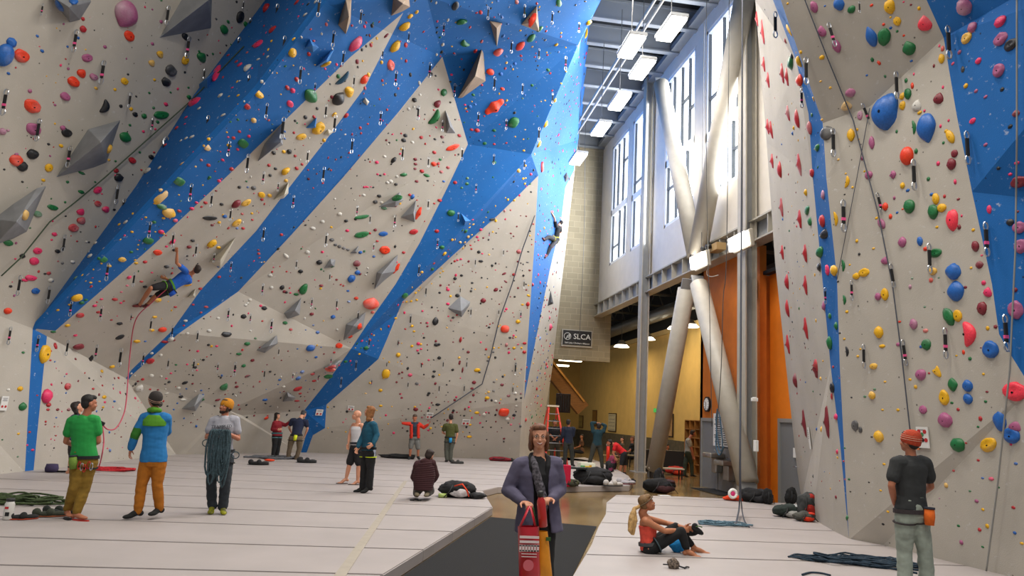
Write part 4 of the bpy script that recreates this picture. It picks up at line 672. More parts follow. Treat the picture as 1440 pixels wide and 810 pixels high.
def zone(u, v, right):
    if right:
        if u < 1090 + (v - 100) * .13 + 45 and u < 1190 and v > -1:
            bl = [(0, 1087), (87, 1120), (160, 1137), (270, 1147), (515, 1168), (620, 1181), (760, 1194)]
            br = [(0, 1098), (160, 1152), (173, 1157), (270, 1162), (390, 1177), (515, 1181), (690, 1191), (760, 1195)]
            def ip(t, y):
                for (y0, x0), (y1, x1) in zip(t, t[1:]):
                    if y0 <= y <= y1: return x0 + (x1 - x0) * (y - y0) / (y1 - y0)
                return t[-1][1]
            if u < ip(bl, v): return 'tan side wall'
            if u < ip(br, v) + 2: return 'right blue stripe'
        e = [(0, 1303), (50, 1327), (160, 1345), (270, 1367), (400, 1395), (470, 1405), (545, 1450)]
        for (y0, x0), (y1, x1) in zip(e, e[1:]):
            if y0 <= v <= y1 and u > x0 + (x1 - x0) * (v - y0) / (y1 - y0): return 'right-edge blue corner'
        if v < 165: return 'upper right grey wall'
        if v < 330: return 'middle right grey wall'
        if v < 500: return 'lower right grey wall'
        return 'bottom right grey wall'
    r = LW.point(u, v)
    fn = LF[r[2]][0]
    return {'left_kicker': 'low far-left wall panel', 'white_kicker': 'low white left panel', 'left_overhang': 'top-left grey overhang', 'dark_blue': 'dark blue overhang stripe',
            'main_overhang': 'long left overhang', 'upper_overhang': 'upper middle overhang', 'triangle': 'pale upper triangle', 'seam_triangle': 'panel under the left seam', 'grey_slab': 'central grey slab',
            'low_triangle': 'low back wall', 'low_face': 'low back wall', 'dark_wedge': 'dark wedge by the stripe', 'upper_blue': 'upper blue panel', 'lower_blue': 'upper blue panel',
            'teal_panel': 'back blue panel', 'royal_band': 'narrow blue band', 'royal_foot': 'foot of the blue stripe', 'white_face': 'pale back wall face', 'low_wedge': 'low grey wedge', 'low_back': 'bottom back wall', 'tower': 'narrow corner tower'}[fn]
items = []
def parse(groups, right):
    wl = RW if right else LW
    for x0, y0, s, txt in groups:
        for e in txt.replace('\n', '').split(';'):
            a = e.split()
            if len(a) < 4: continue
            u, v, w = x0 + float(a[0]) / s, y0 + float(a[1]) / s, float(a[2]) / s
            c = a[3]; ang = 0; h = None
            if '@' in c: c, t = c.split('@'); ang = float(t)
            if ':' in c: c, t = c.split(':'); h = float(t) / s
            col = c[0]; kd = KL[c[1]] if len(c) > 1 else None
            if h is None: h = w * .85
            if any(abs(q['u'] - u) + abs(q['v'] - v) < max(2.4, .45 * max(w, q['w'])) and q['c'] == col for q in items[-900:]): continue
            r = wl.point(u, v)
            if not r: continue
            items.append(dict(u=u, v=v, w=w, h=h, c=col, k=kd, a=ang, p=r[0], n=r[1], right=right))
parse(HOLDS, False); parse(HOLDS_R, True)
# small screw-on chips scattered between the set routes
def scatter(wl, right, n, pal, poly):
    xs = [p[0] for p in poly]; ys = [p[1] for p in poly]; k = 0
    while k < n:
        u = RND.uniform(min(xs), max(xs)); v = RND.uniform(min(ys), max(ys)); ins = False
        for i in range(len(poly)):
            (xa, ya), (xb, yb) = poly[i], poly[i - 1]
            if (ya > v) != (yb > v) and u < (xb - xa) * (v - ya) / (yb - ya) + xa: ins = not ins
        if not ins: continue
        k += 1
        r = wl.point(u, v)
        if not r or any(abs(q['u'] - u) + abs(q['v'] - v) < 4 for q in items): continue
        w = RND.uniform(2.0, 4.6); items.append(dict(u=u, v=v, w=w, h=w * RND.uniform(.7, 1.3), c=RND.choice(pal), k=None, a=RND.uniform(-40, 40), p=r[0], n=r[1], right=right, chip=True))
scatter(LW, False, 60, 'PPRKYGU', [(0, 0), (372, 0), (46, 462), (0, 444)])
scatter(LW, False, 130, 'RRPKYYWRG', [(372, 0), (560, 20), (400, 260), (230, 450), (60, 470), (200, 255)])
scatter(LW, False, 170, 'RRMPKKYWG', [(500, 130), (640, 130), (660, 205), (495, 490), (340, 560), (180, 530), (320, 400)])
scatter(LW, False, 110, 'GRKYBKYR', [(560, 0), (830, 0), (750, 215), (655, 205), (620, 80)])
scatter(LW, False, 90, 'YKYGPRYB', [(745, 225), (757, 250), (540, 470), (480, 540), (500, 480)])
scatter(LW, False, 150, 'MMKKRKPY', [(750, 255), (735, 600), (560, 600), (540, 480)])
scatter(LW, False, 60, 'KMKPY', [(460, 570), (730, 560), (728, 610), (460, 610)])
scatter(LW, False, 210, 'PMKRPKB', [(835, 20), (812, 190), (790, 390), (770, 560), (745, 620), (745, 560), (760, 250), (800, 90)])
scatter(LW, False, 60, 'RRGBPM', [(785, 400), (776, 520), (766, 580), (750, 630), (742, 600), (770, 450)])
scatter(LW, False, 60, 'MRKPB', [(60, 480), (175, 535), (240, 620), (60, 650)])
scatter(LW, False, 70, 'RMKWKB', [(180, 540), (480, 510), (400, 600), (250, 600)])
scatter(RW, True, 60, 'YMKRBG', [(1080, 60), (1160, 500), (1185, 700), (1130, 680), (1100, 400)])
items.sort(key=lambda q: -q['w'] * q['h'])
CHIPS = []; ind = []
for q in items:
    if len(ind) < 300 and not q.get('chip'): ind.append(q)
    else: CHIPS.append(q)
def basis(n, a):
    up = Vector((0, 0, 1)); y = (up - n * up.dot(n)).normalized(); x = y.cross(n).normalized()
    # screen-right should be +x
    if x.dot(Vector(ROT[:, 0])) < 0 and False: x = -x
    ca, sa = math.cos(math.radians(a)), math.sin(math.radians(a))
    x2 = x * ca - y * sa; y2 = x * sa + y * ca
    return Matrix([x2, y2, n]).transposed()
def hold_matrix(q):
    d = (q['p'] - Vector(EYEV)).dot(Vector(_Yview)); s = d / F_PX
    # undo foreshortening of the wall for the width and height
    R3 = basis(q['n'], q['a']); x = R3.col[0]; y = R3.col[1]
    def plen(vec):
        a = proj(q['p']); b = proj(q['p'] + vec * .02); return math.hypot(b[0] - a[0], b[1] - a[1]) / .02
    sx = q['w'] / 2 / max(plen(x), plen(Vector((1, 0, 0))) * .55); sy = q['h'] / 2 / max(plen(y), plen(Vector((1, 0, 0))) * .55)
    sz = min(sx, sy) * (.85 if q['w'] > 6 else 1.0); sz = min(sz, .3)
    return Matrix.Translation(q['p'] - q['n'] * .004) @ R3.to_4x4() @ Matrix.Diagonal((sx, sy, sz, 1))
_Yview = ROT @ np.array([0, 0, -1.0])
ZC = {}
SHN = {'knob': 'knob', 'ball': 'ball', 'jug': 'jug', 'teardrop': 'teardrop', 'edge': 'edge', 'horn': 'horned', 'block': 'block', 'crescent': 'crescent', 'rib': 'ribbed'}
for i, q in enumerate(ind):
    if q['k'] is None: q['k'] = ['knob', 'jug', 'edge', 'knob', 'horn'][i % 5]
    px = max(q['w'], q['h']); q['size'] = 'huge' if px > 30 else 'large' if px > 19 else 'medium' if px > 13 else 'small' if px > 9 else 'tiny'
    q['zone'] = zone(q['u'], q['v'], q['right'])
    q['desc'] = '%s %s %s hold' % (q['size'], HC[q['c']][0].replace('wooden ', ''), SHN[q['k']])
def ordw(k): return ['topmost', 'second', 'third', 'fourth', 'fifth', 'sixth', 'seventh', 'eighth', 'ninth', 'tenth', 'eleventh', 'twelfth', 'thirteenth', 'fourteenth', 'fifteenth', 'sixteenth', 'seventeenth', 'eighteenth', 'nineteenth', 'twentieth'][k] if k < 20 else str(k + 1) + 'th'
def unique_labels(lst, base, pool):
    keys = {}
    for q in lst: keys.setdefault(base(q), []).append(q)
    for k, g in keys.items():
        if len(g) == 1: g[0]['label'] = k; continue
        sub = {}
        for q in g:
            nb = sorted([o for o in pool if o is not q and o.get('desc') and math.hypot(o['u'] - q['u'], o['v'] - q['v']) < 60], key=lambda o: math.hypot(o['u'] - q['u'], o['v'] - q['v']) - o['w'] * .6)[:1]
            if nb:
                o = nb[0]; dx, dy = q['u'] - o['u'], q['v'] - o['v']
                rel = ('right of' if dx > 0 else 'left of') if abs(dx) > abs(dy) else ('below' if dy > 0 else 'above')
                t = '%s, %s %s %s one' % (k, rel, o['size'], HC[o['c']][0]) if q.get('desc') else '%s, %s %s %s hold' % (k, rel, o['size'], HC[o['c']][0])
            else: t = k + ', standing alone'
            sub.setdefault(t, []).append(q)
        for t, gg in sub.items():
            gg.sort(key=lambda q: q['v'])
            for i, q in enumerate(gg): q['label'] = t if len(gg) == 1 else '%s, %s' % (t, ordw(i) + (' down' if i else ''))
unique_labels(ind, lambda q: q['desc'] + ' on ' + q['zone'], ind)
for i, q in enumerate(ind):
    me = hold_mesh(q['k'], i % 4, q['c'], 3 if q['w'] > 14 else 2)
    o = bpy.data.objects.new('climbing_hold', me); COL.objects.link(o); o.matrix_world = hold_matrix(q); q['o'] = o
    tag(o, q['label'], 'climbing hold', 'climbing holds on the ' + q['zone'])
    if max(q['w'], q['h']) > 10:
        b = bpy.data.objects.new('bolt', BOLT); COL.objects.link(b); b.parent = o; b.location = (.05, -.05, .93 * (.8 if q['k'] in ('knob', 'teardrop', 'horn') else .62 if q['k'] in ('jug', 'edge', 'block') else .9))
        b.scale = (.6, .6, 1)
# the remaining hundreds of little holds, joined
verts = []; faces = []; mi = []; cols = list(HC)
tmpl = {}
for k in ('knob', 'jug', 'edge'):
    bm = hold_bm(k, 2, 2 if False else 1); tmpl[k] = ([v.co.copy() for v in bm.verts], [[v.index for v in f.verts] for f in bm.faces]); bm.free()
for i, q in enumerate(CHIPS):
    vs, fs = tmpl[('knob', 'jug', 'edge')[i % 3]]; M_ = hold_matrix(q); b0 = len(verts)
    verts += [M_ @ v for v in vs]; faces += [[b0 + j for j in f] for f in fs]; mi += [cols.index(q['c'])] * len(fs)
me = bpy.data.meshes.new('small_holds'); me.from_pydata(verts, [], faces)
for c in cols: me.materials.append(HM[c])
me.polygons.foreach_set('material_index', mi); me.polygons.foreach_set('use_smooth', [True] * len(faces))
o = finish_me('small_holds', me, []); tag(o, 'hundreds of tiny multicoloured foot chips scattered over all climbing walls', 'climbing holds', None, 'stuff')
print('HOLDS', len(items), len(ind), len(CHIPS), 'smallest individual', ind[-1]['w'])
# ---------------------------------------------------------------- volumes bolted to the walls
VOLS = [
(0, 0, 3, 'S', '200,-30 300,100 345,88 395,8 370,-60', '290,30', .5, 'cut grey pyramid volume at the very top left edge'),
(0, 0, 3, 'S', '668,168 790,-40 900,-40 895,125', '880,0', .7, 'big grey pyramid volume near the top of the left overhang'),
(0, 0, 3, 'S', '235,755 375,545 515,505 455,690 400,712', '425,600', .8, 'large grey faceted volume left of the dark blue stripe'),
(0, 250, 3, 'S', '-20,290 60,262 120,230 205,30 165,40 60,110 -25,175', '70,185', .7, 'grey volume at the left picture edge with a yellow hold'),
(0, 0, 3, 'B', '810,370 935,265 870,378', '875,330', .25, 'small blue pyramid volume on the edge of the dark stripe'),
(300, 0, 3, 'S', '185,690 215,610 295,520 298,615 250,640', '285,600', .5, 'grey volume hanging at the edge of the white stripe'),
(300, 0, 3, 'N', '528,110 560,-10 590,-20 583,100 562,152', '572,70', .5, 'tall brown volume at the top left of the upper overhang'),
(300, 0, 3, 'N', '750,75 760,-10 830,-10 835,35 800,55', '800,15', .4, 'brown volume at the tip of the upper white stripe'),
(300, 0, 3, 'B', '388,205 410,165 452,205 425,228', '418,190', .3, 'small blue volume high on the blue stripe, left one'),
(300, 0, 3, 'B', '430,290 500,215 517,208 480,282', '480,250', .3, 'thin blue volume high on the blue stripe, right one'),
(300, 0, 3, 'S', '980,460 985,567 1027,567', '998,530', .35, 'slim grey spike volume inside the pale triangle'),
(600, 0, 3, 'N', '130,420 240,190 252,345 150,418', '205,320', .8, 'largest brown wooden volume on the big blue panel'),
(600, 0, 3, 'N', '265,90 320,100 297,207', '296,120', .4, 'narrow brown wedge volume on the big blue panel'),
(600, 0, 3, 'N', '397,108 468,22 480,143', '460,90', .45, 'brown triangle volume carrying an orange-red hold'),
(0, 250, 3, 'W', '880,360 1005,243 932,388', '930,345', .3, 'white kite-shaped volume right of the climber in blue'),
(0, 250, 3, 'W', '788,510 830,465 828,508', '815,495', .15, 'small white triangle volume below the climber in blue'),
(300, 250, 3, 'W', '250,100 290,60 322,15 322,68 300,92', '300,70', .25, 'white volume on the lower edge of the white stripe'),
(300, 0, 3, 'W', '630,430 652,452 664,432 642,410', '648,430', .15, 'little white volume on the middle blue stripe'),
(300, 0, 3, 'W', '463,572 487,545 515,558 492,578', '488,562', .15, 'flat white volume at the edge of the blue stripe'),
(300, 0, 3, 'B', '388,545 440,493 437,547', '428,530', .2, 'small blue wedge volume in the white stripe'),
(300, 250, 3, 'S', '788,170 858,92 853,192', '845,150', .4, 'grey pyramid volume with an orange-red rim hold'),
(300, 250, 3, 'S', '680,477 690,400 785,320 775,395 720,440', '710,405', .5, 'tall grey volume at the edge of the blue panel'),
(300, 250, 3, 'S', '548,692 560,620 648,563 635,640', '590,625', .5, 'grey volume low beside the blue stripe edge'),
(300, 250, 3, 'S', '295,575 375,503 367,582 310,602', '345,560', .35, 'grey volume below the green horn on the central slab'),
(300, 250, 3, 'S', '178,732 270,665 277,700 217,744', '235,710', .35, 'flat grey volume low on the central slab'),
(300, 250, 3, 'S', '463,387 495,340 520,345 515,380', '497,362', .2, 'small grey volume in the middle of the central slab'),
(300, 250, 3, 'S', '573,322 617,283 610,322', '600,310', .15, 'tiny grey wedge volume on the central slab'),
(300, 250, 3, 'S', '690,127 790,58 807,95 770,127', '770,100', .3, 'grey volume high on the slab with a green hold'),
(340, 480, 4.5, 'S', '258,390 290,322 350,360 332,382', '295,350', .3, 'dark grey volume on the dark wedge with red holds'),
(340, 480, 4.5, 'S', '515,174 625,118 640,122 582,207', '575,165', .4, 'grey volume at the stripe edge with orange and green holds'),
(120, 480, 4.5, 'S', '605,433 730,318 775,330 702,447', '690,410', .35, 'flat grey volume with a green hold above the blue hoodie'),
(540, 300, 4.5, 'S', '398,598 483,516 552,555 548,578 493,662 410,612', '488,618', .3, 'square grey volume on the pale back wall face'),
(540, 300, 4.5, 'B', '488,-5 553,48 508,84', '515,50', .25, 'light blue wedge volume on the blue band'),
(720, 380, 3.68, 'D', '183,190 203,90 220,175', '203,165', .3, 'dark triangle volume on the white edge of the tower'),
(730, 190, 4.05, 'D', '253,232 275,205 292,250 265,277', '270,240', .3, 'dark pointed volume high on the tower'),
]
for x0, y0, s, c, pts, ap, hgt, lab in VOLS:
    P_ = [tuple(float(t) for t in p.split(',')) for p in pts.split()]; a = tuple(float(t) for t in ap.split(','))
    base = []
    ac = LW.point(x0 + a[0] / s, y0 + a[1] / s)
    pl = (ac[0], ac[1])
    base = [hit(x0 + p[0] / s, y0 + p[1] / s, pl) - ac[1] * .03 for p in P_]
    cen = ac[0]; toward = (Vector(EYEV) - cen).normalized()
    apex = cen + toward * hgt / max(.35, toward.dot(ac[1]))
    bm = NB(); bv = [bm.verts.new(b) for b in base]; av = bm.verts.new(apex); n_ = len(bv)
    fs_ = []
    for k in range(n_): fs_.append(bm.faces.new((bv[k], bv[(k + 1) % n_], av)))
    bm.faces.new(bv[::-1]); bmesh.ops.recalc_face_normals(bm, faces=bm.faces[:])
    o = finish('wall_volume', bm, mat('volume_' + HC[c][0].replace(' ', '_'), {'S': '85878A', 'N': '8D7A66', 'W': 'BDB8A8', 'B': '2E74B8', 'D': '2E3036'}[c], .75, var=.1, scale=3, bump=.1))
    bvm = o.modifiers.new('bev', 'BEVEL'); bvm.width = .008; bvm.segments = 1
    tag(o, lab, 'volume', 'faceted volumes on the climbing walls')
# lift holds that sit on volumes to the volume surface
bpy.context.view_layer.update()
from mathutils.bvhtree import BVHTree
VB = []
for o in [o for o in COL.objects if o.name.startswith('wall_volume')]:
    bm = NB(); bm.from_mesh(o.data); VB.append(BVHTree.FromBMesh(bm)); bm.free()
for q in ind:
    e = Vector(EYEV); d = (q['p'] - e); L_ = d.length; d.normalize()
    for t in VB:
        h_ = t.ray_cast(e, d, L_ - .05)
        if h_[0] is not None:
            q['p'] = h_[0]; q['n'] = h_[1]; q['o'].matrix_world = hold_matrix(q); break
# ---------------------------------------------------------------- quickdraws
QD = [
(0, 0, 3, '705,20,100;316,120,215;432,250,350;20,370,480;545,385,450;792,150,240;858,285,330;160,495,590;290,610,700;640,490,545;712,580,740;888,490,570;1060,320,390;1018,160,240;1065,80,140;173,10,60;1022,0,35;963,585,650;1043,640,720'),
(300, 0, 3, '280,20,100;457,0,75;311,155,235;503,120,190;545,205,270;365,270,345;222,425,490;425,340,385;292,485,580;208,715,770;395,625,680;472,430,490;510,475,550;710,200,240;767,290,355;822,125,170;910,255,320;862,440,500;703,460,520;583,575,640;463,695,760;1017,345,400;1048,615,670;620,30,90;972,85,140;965,500,550;905,655,700;797,610,670;590,310,360;270,760,800'),
(600, 0, 3, '257,20,75;410,10,65;527,40,95;640,85,130;357,160,215;473,195,240;585,230,290;285,315,375;403,345,390;530,385,430;217,465,525;335,495,540;473,530,590;410,670,710;282,645,690;207,770,810'),
(0, 250, 3, '535,90,170;630,175,245;375,295,370;452,350,425;493,25,105;268,235,305;80,405,490;205,450,525;297,510,575;38,625,700;155,660,730;283,675,740;405,695,760;508,710,790;635,585,640;563,390,450;728,220,285;900,310,350;825,270,325;970,120,175;890,55,115;972,345,390;963,545,600;833,640,690;425,530,595;725,615,665;603,730,785;550,565,600;710,755,800;803,15,90'),
(300, 250, 3, '335,65,120;210,200,260;605,110,155;765,150,205;475,225,285;350,340,380;490,395,430;208,440,490;245,590,650;65,550,600;155,570,610;275,710,745;520,505,550;415,500,545;660,150,190;905,85,130;1032,140,180;945,250,295;867,360,410;675,270,305;610,555,600;655,670,710;780,675,710;833,570,620;895,450,495'),
(540, 300, 4.5, '340,150,220;222,320,385;665,105,150;755,220,265;577,280,330;482,460,505;262,450,520;550,590,650;865,610,670;885,415,470;725,600,640'),
(560, 480, 4.5, '147,120,170;285,115,165;433,115,165;742,125,205;260,265,320;418,265,320;63,245,290;725,275,325'),
(120, 480, 4.5, '68,15,100;527,85,160;838,125,185;948,120,210;687,100,180'),
(340, 480, 4.5, '143,165,230;722,110,175;628,215,280;482,200,245;918,120,160;823,230,275;322,185,235;563,90,140'),
]
QD_R = [
(1080, 0, 3, '393,0,50;262,90,190,-30;168,235,350;548,295,410;405,430,520,-38;283,540,660;624,670,800;770,100,240;852,550,690;42,40,150;153,370,450'),
(1080, 250, 3, '470,60,150,-24;325,90,225;527,360,460,-14;362,430,515;413,700,800;578,680,790,-14;690,275,400;757,630,760;928,185,330;1010,575,730;253,460,530'),
]
M_QB = mat('sling_black', '18181A', .8); M_QM = mat('carabiner_metal', 'B9BCC0', .3, .9); M_QP = mat('sling_pink', 'E0508A', .8); M_QG = mat('tape_green', '58D05A', .7)
qm = {}
def carab(bm, c, w, h, r=.006):
    tube(bm, [c + Vector((w * math.cos(a), 0, h * math.sin(a))) for a in [2 * math.pi * k / 10 for k in range(11)]], r, 5)
bm = NB(); carab(bm, Vector((0, 0, -.12)), .06, .12, .022); me = bpy.data.meshes.new('top_carabiner'); bm.to_mesh(me); bm.free(); me.materials.append(M_QM); qm['top_carabiner'] = me
bm = NB(); carab(bm, Vector((0, 0, -.86)), .065, .14, .024); me = bpy.data.meshes.new('rope_carabiner'); bm.to_mesh(me); bm.free(); me.materials.append(M_QM); qm['rope_carabiner'] = me
bm = NB(); box(bm, (0, 0, -.48), (.10, .05, .54), bev=.015); me = bpy.data.meshes.new('sling'); bm.to_mesh(me); bm.free(); me.materials.append(M_QB); qm['sling'] = me
bm = NB(); box(bm, (0, 0, -.60), (.105, .056, .09)); me = bpy.data.meshes.new('tape_band'); bm.to_mesh(me); bm.free(); me.materials.append(M_QP); qm['tape_band'] = me
draws = []
for groups, right in ((QD, False), (QD_R, True)):
    wl = RW if right else LW
    for x0, y0, s, txt in groups:
        for e in txt.split(';'):
            a = [float(t) for t in e.split(',')]; dx = a[3] if len(a) > 3 else 0
            u, v0, v1 = x0 + a[0] / s, y0 + a[1] / s, y0 + a[2] / s
            if any(abs(d_['u'] - u) + abs(d_['v'] - v0) < 5 for d_ in draws): continue
            r = wl.point(u, v0 + 1)
            if not r: continue
            draws.append(dict(u=u, v=v0, v1=v1, u1=u + dx / s, w=4, p=r[0], n=r[1], right=right, zone=zone(u, v0 + 1, right)))
unique_labels(draws, lambda q: 'black quickdraw on ' + q['zone'], ind)
for q in draws:
    top = q['p'] + q['n'] * .05
    # the sling hangs plumb from its bolt; length from the picture
    a = proj(top); b = proj(top + Vector((0, 0, -.1))); L_ = (q['v1'] - q['v']) / max(1e-3, abs(b[1] - a[1])) * .1
    L_ = min(L_, 1.0)
    tilt = math.atan2(q['u1'] - q['u'], q['v1'] - q['v'])
    r_ = empty('quickdraw', top, q['label'], 'quickdraw', 'quickdraws on the ' + q['zone'])
    if q['n'].z < 0: r_.location = top
    r_.rotation_euler = (0, tilt if q['u1'] != q['u'] else 0, 0); r_.scale = (L_ * 1.15, L_, L_)
    for k in ('top_carabiner', 'sling', 'rope_carabiner') + (('tape_band',) if (int(q['u']) % 3 == 0) else ()):
        o = bpy.data.objects.new(k, qm[k]); COL.objects.link(o); o.parent = r_
# route cords that run down the walls
def wall_rope(name, lab, wl, pts, m, r=.012, off=.06, cat='rope', step=8):
    out = []
    for (u0, v0), (u1, v1) in zip(pts, pts[1:]):
        n_ = max(2, int(math.hypot(u1 - u0, v1 - v0) / step))
        for i in range(n_ + 1):
            w_ = wl.point(u0 + (u1 - u0) * i / n_, v0 + (v1 - v0) * i / n_)
            if w_:
                p = w_[0] + (Vector(EYEV) - w_[0]).normalized() * off
                if not out or (p - out[-1]).length > .03: out.append(p)
    bm = NB(); tube(bm, out, r, 6); return tag(finish(name, bm, m, None, True), lab, cat)
M_CORDG = mat('cord_grey', '4A4E58', .8); M_CORDB = mat('cord_olive', '3A4A38', .8)
wall_rope('fixed_rope', 'thin dark rope running diagonally across the top-left overhang', LW, [(2, 388), (30, 362), (70, 312), (105, 285), (147, 250), (267, 143), (343, 65)], M_CORDB, .014, .1)
wall_rope('fixed_rope', 'dark rope running down the pale back wall to the man in red', LW, [(752, 303), (735, 350), (720, 400), (702, 450), (690, 500), (678, 540), (606, 588)], M_CORDG, .02, .12)
wall_rope('fixed_rope', 'blue-grey rope running down the right wall to the man in the beanie', RW, [(1128, -10), (1163, 80), (1200, 170), (1235, 300), (1255, 400), (1268, 500), (1280, 607)], M_CORDG, .011, .07)
wall_rope('fixed_rope', 'thin grey cord left of the long rope on the right wall', RW, [(1223, 152), (1205, 250), (1177, 393)], M_CORDG, .007, .05)
# ================================================================= people
def remesh_me(bm, vox, smooth=3, wr=0.0, seed=0, name='body'):
    me = bpy.data.meshes.new(name); bm.to_mesh(me); bm.free()
    o = bpy.data.objects.new('tmp', me); COL.objects.link(o)
    r = o.modifiers.new('r', 'REMESH'); r.mode = 'VOXEL'; r.voxel_size = vox; r.adaptivity = 0
    s = o.modifiers.new('s', 'SMOOTH'); s.factor = .5; s.iterations = smooth
    bpy.context.view_layer.update()
    m2 = bpy.data.meshes.new_from_object(o.evaluated_get(bpy.context.evaluated_depsgraph_get()))
    bpy.data.objects.remove(o); bpy.data.meshes.remove(me); m2.name = name
    if wr:
        off = Vector((seed * 3.1, seed * 1.7, 0)); m2.calc_loop_triangles()
        ns = [v.normal.copy() for v in m2.vertices]
        for v, n in zip(m2.vertices, ns):
            p = v.co; k = noise.noise(Vector((p.x * 6, p.y * 6, p.z * 13)) + off) + .6 * noise.noise(Vector((p.x * 15, p.y * 15, p.z * 24)) + off)
            v.co = p + n * (k * wr)
    return m2
def limb(bm, pts, radii, n=12):
    pts = [Vector(p) for p in pts]
    # resample so that radii run smoothly
    P_ = []; R_ = []
    for i in range(len(pts) - 1):
        for k in range(5):
            t = k / 5; P_.append(pts[i].lerp(pts[i + 1], t)); R_.append(radii[i] * (1 - t) + radii[i + 1] * t)
    P_.append(pts[-1]); R_.append(radii[-1])
    tube(bm, P_, R_, n)
    for p, r in zip(pts, radii): ellipsoid(bm, p, r * .985, sub=2)
def loft(bm, secs, n=20):
    rings = []
    for c, x, y, rx, ry in secs:
        rings.append([bm.verts.new(c + x * (rx * math.cos(a)) + y * (ry * math.sin(a))) for a in [2 * math.pi * k / n for k in range(n)]])
    for a, b in zip(rings, rings[1:]):
        for k in range(n): bm.faces.new((a[k], a[(k + 1) % n], b[(k + 1) % n], b[k]))
    bm.faces.new(rings[0][::-1]); bm.faces.new(rings[-1])
def hand(bm, w, d, pn, s=1.0, curl=.5, thumb=1, spread=1.0, r=.0085):
    """w wrist, d direction to knuckles, pn palm normal (side the fingers curl to), thumb +1/-1 side"""
    d = d.normalized(); pn = (pn - d * pn.dot(d)).normalized(); sd = d.cross(pn).normalized() * thumb
    k = w + d * .085 * s
    Rm = Matrix([sd, d, pn]).transposed()
    ellipsoid(bm, w + d * .047 * s, (.040 * s, .056 * s, .017 * s), Rm)
    for i, L in enumerate((.072, .080, .074, .058)):
        b = k + sd * (.029 - .0195 * i) * s; dd = (d + sd * (.16 - .11 * i) * spread).normalized(); pts = [b - dd * .02]; a = curl * .45
        p = b
        for j, f in enumerate((.45, .32, .23)):
            v = dd * math.cos(a) + pn * math.sin(a); p = p + v * L * f * s * 1.05; pts.append(p); a += curl * .85
        tube(bm, [pts[0], b] + pts[1:], [r * s * 1.05, r * s * 1.05, r * s, r * s * .95, r * s * .8], 8)
        ellipsoid(bm, pts[-1], r * s * .8, sub=1)
    t0 = w + d * .02 * s + sd * .022 * s; v1 = (sd * .75 + d * .6 + pn * .25).normalized(); v2 = (sd * .3 + d * .85 + pn * .45).normalized()
    t1 = t0 + v1 * .04 * s; t2 = t1 + v2 * .032 * s; t3 = t2 + v2 * .024 * s
    tube(bm, [t0, t1, t2, t3], [.013 * s, .011 * s, .0095 * s, .0075 * s], 8); ellipsoid(bm, t3, .0075 * s, sub=1)
def skin_mat(name, c): return mat(name, c, .55, var=.05, scale=14)
SK1 = skin_mat('skin_fair', 'C98E70'); SK2 = skin_mat('skin_tanned', 'B0714E'); SK3 = skin_mat('skin_warm', 'A8694C')
SKL = mat('lips', '9A4A48', .5); EYEW = mat('eye_white', 'DAD6D0', .3); EYED = mat('iris_dark', '2A2320', .3)
def cloth(n, c, var=.08, scale=30, rough=.9, c2=None, stretch=None): return mat(n, c, rough, var=var, scale=scale, bump=.12, c2=c2, stretch=stretch)
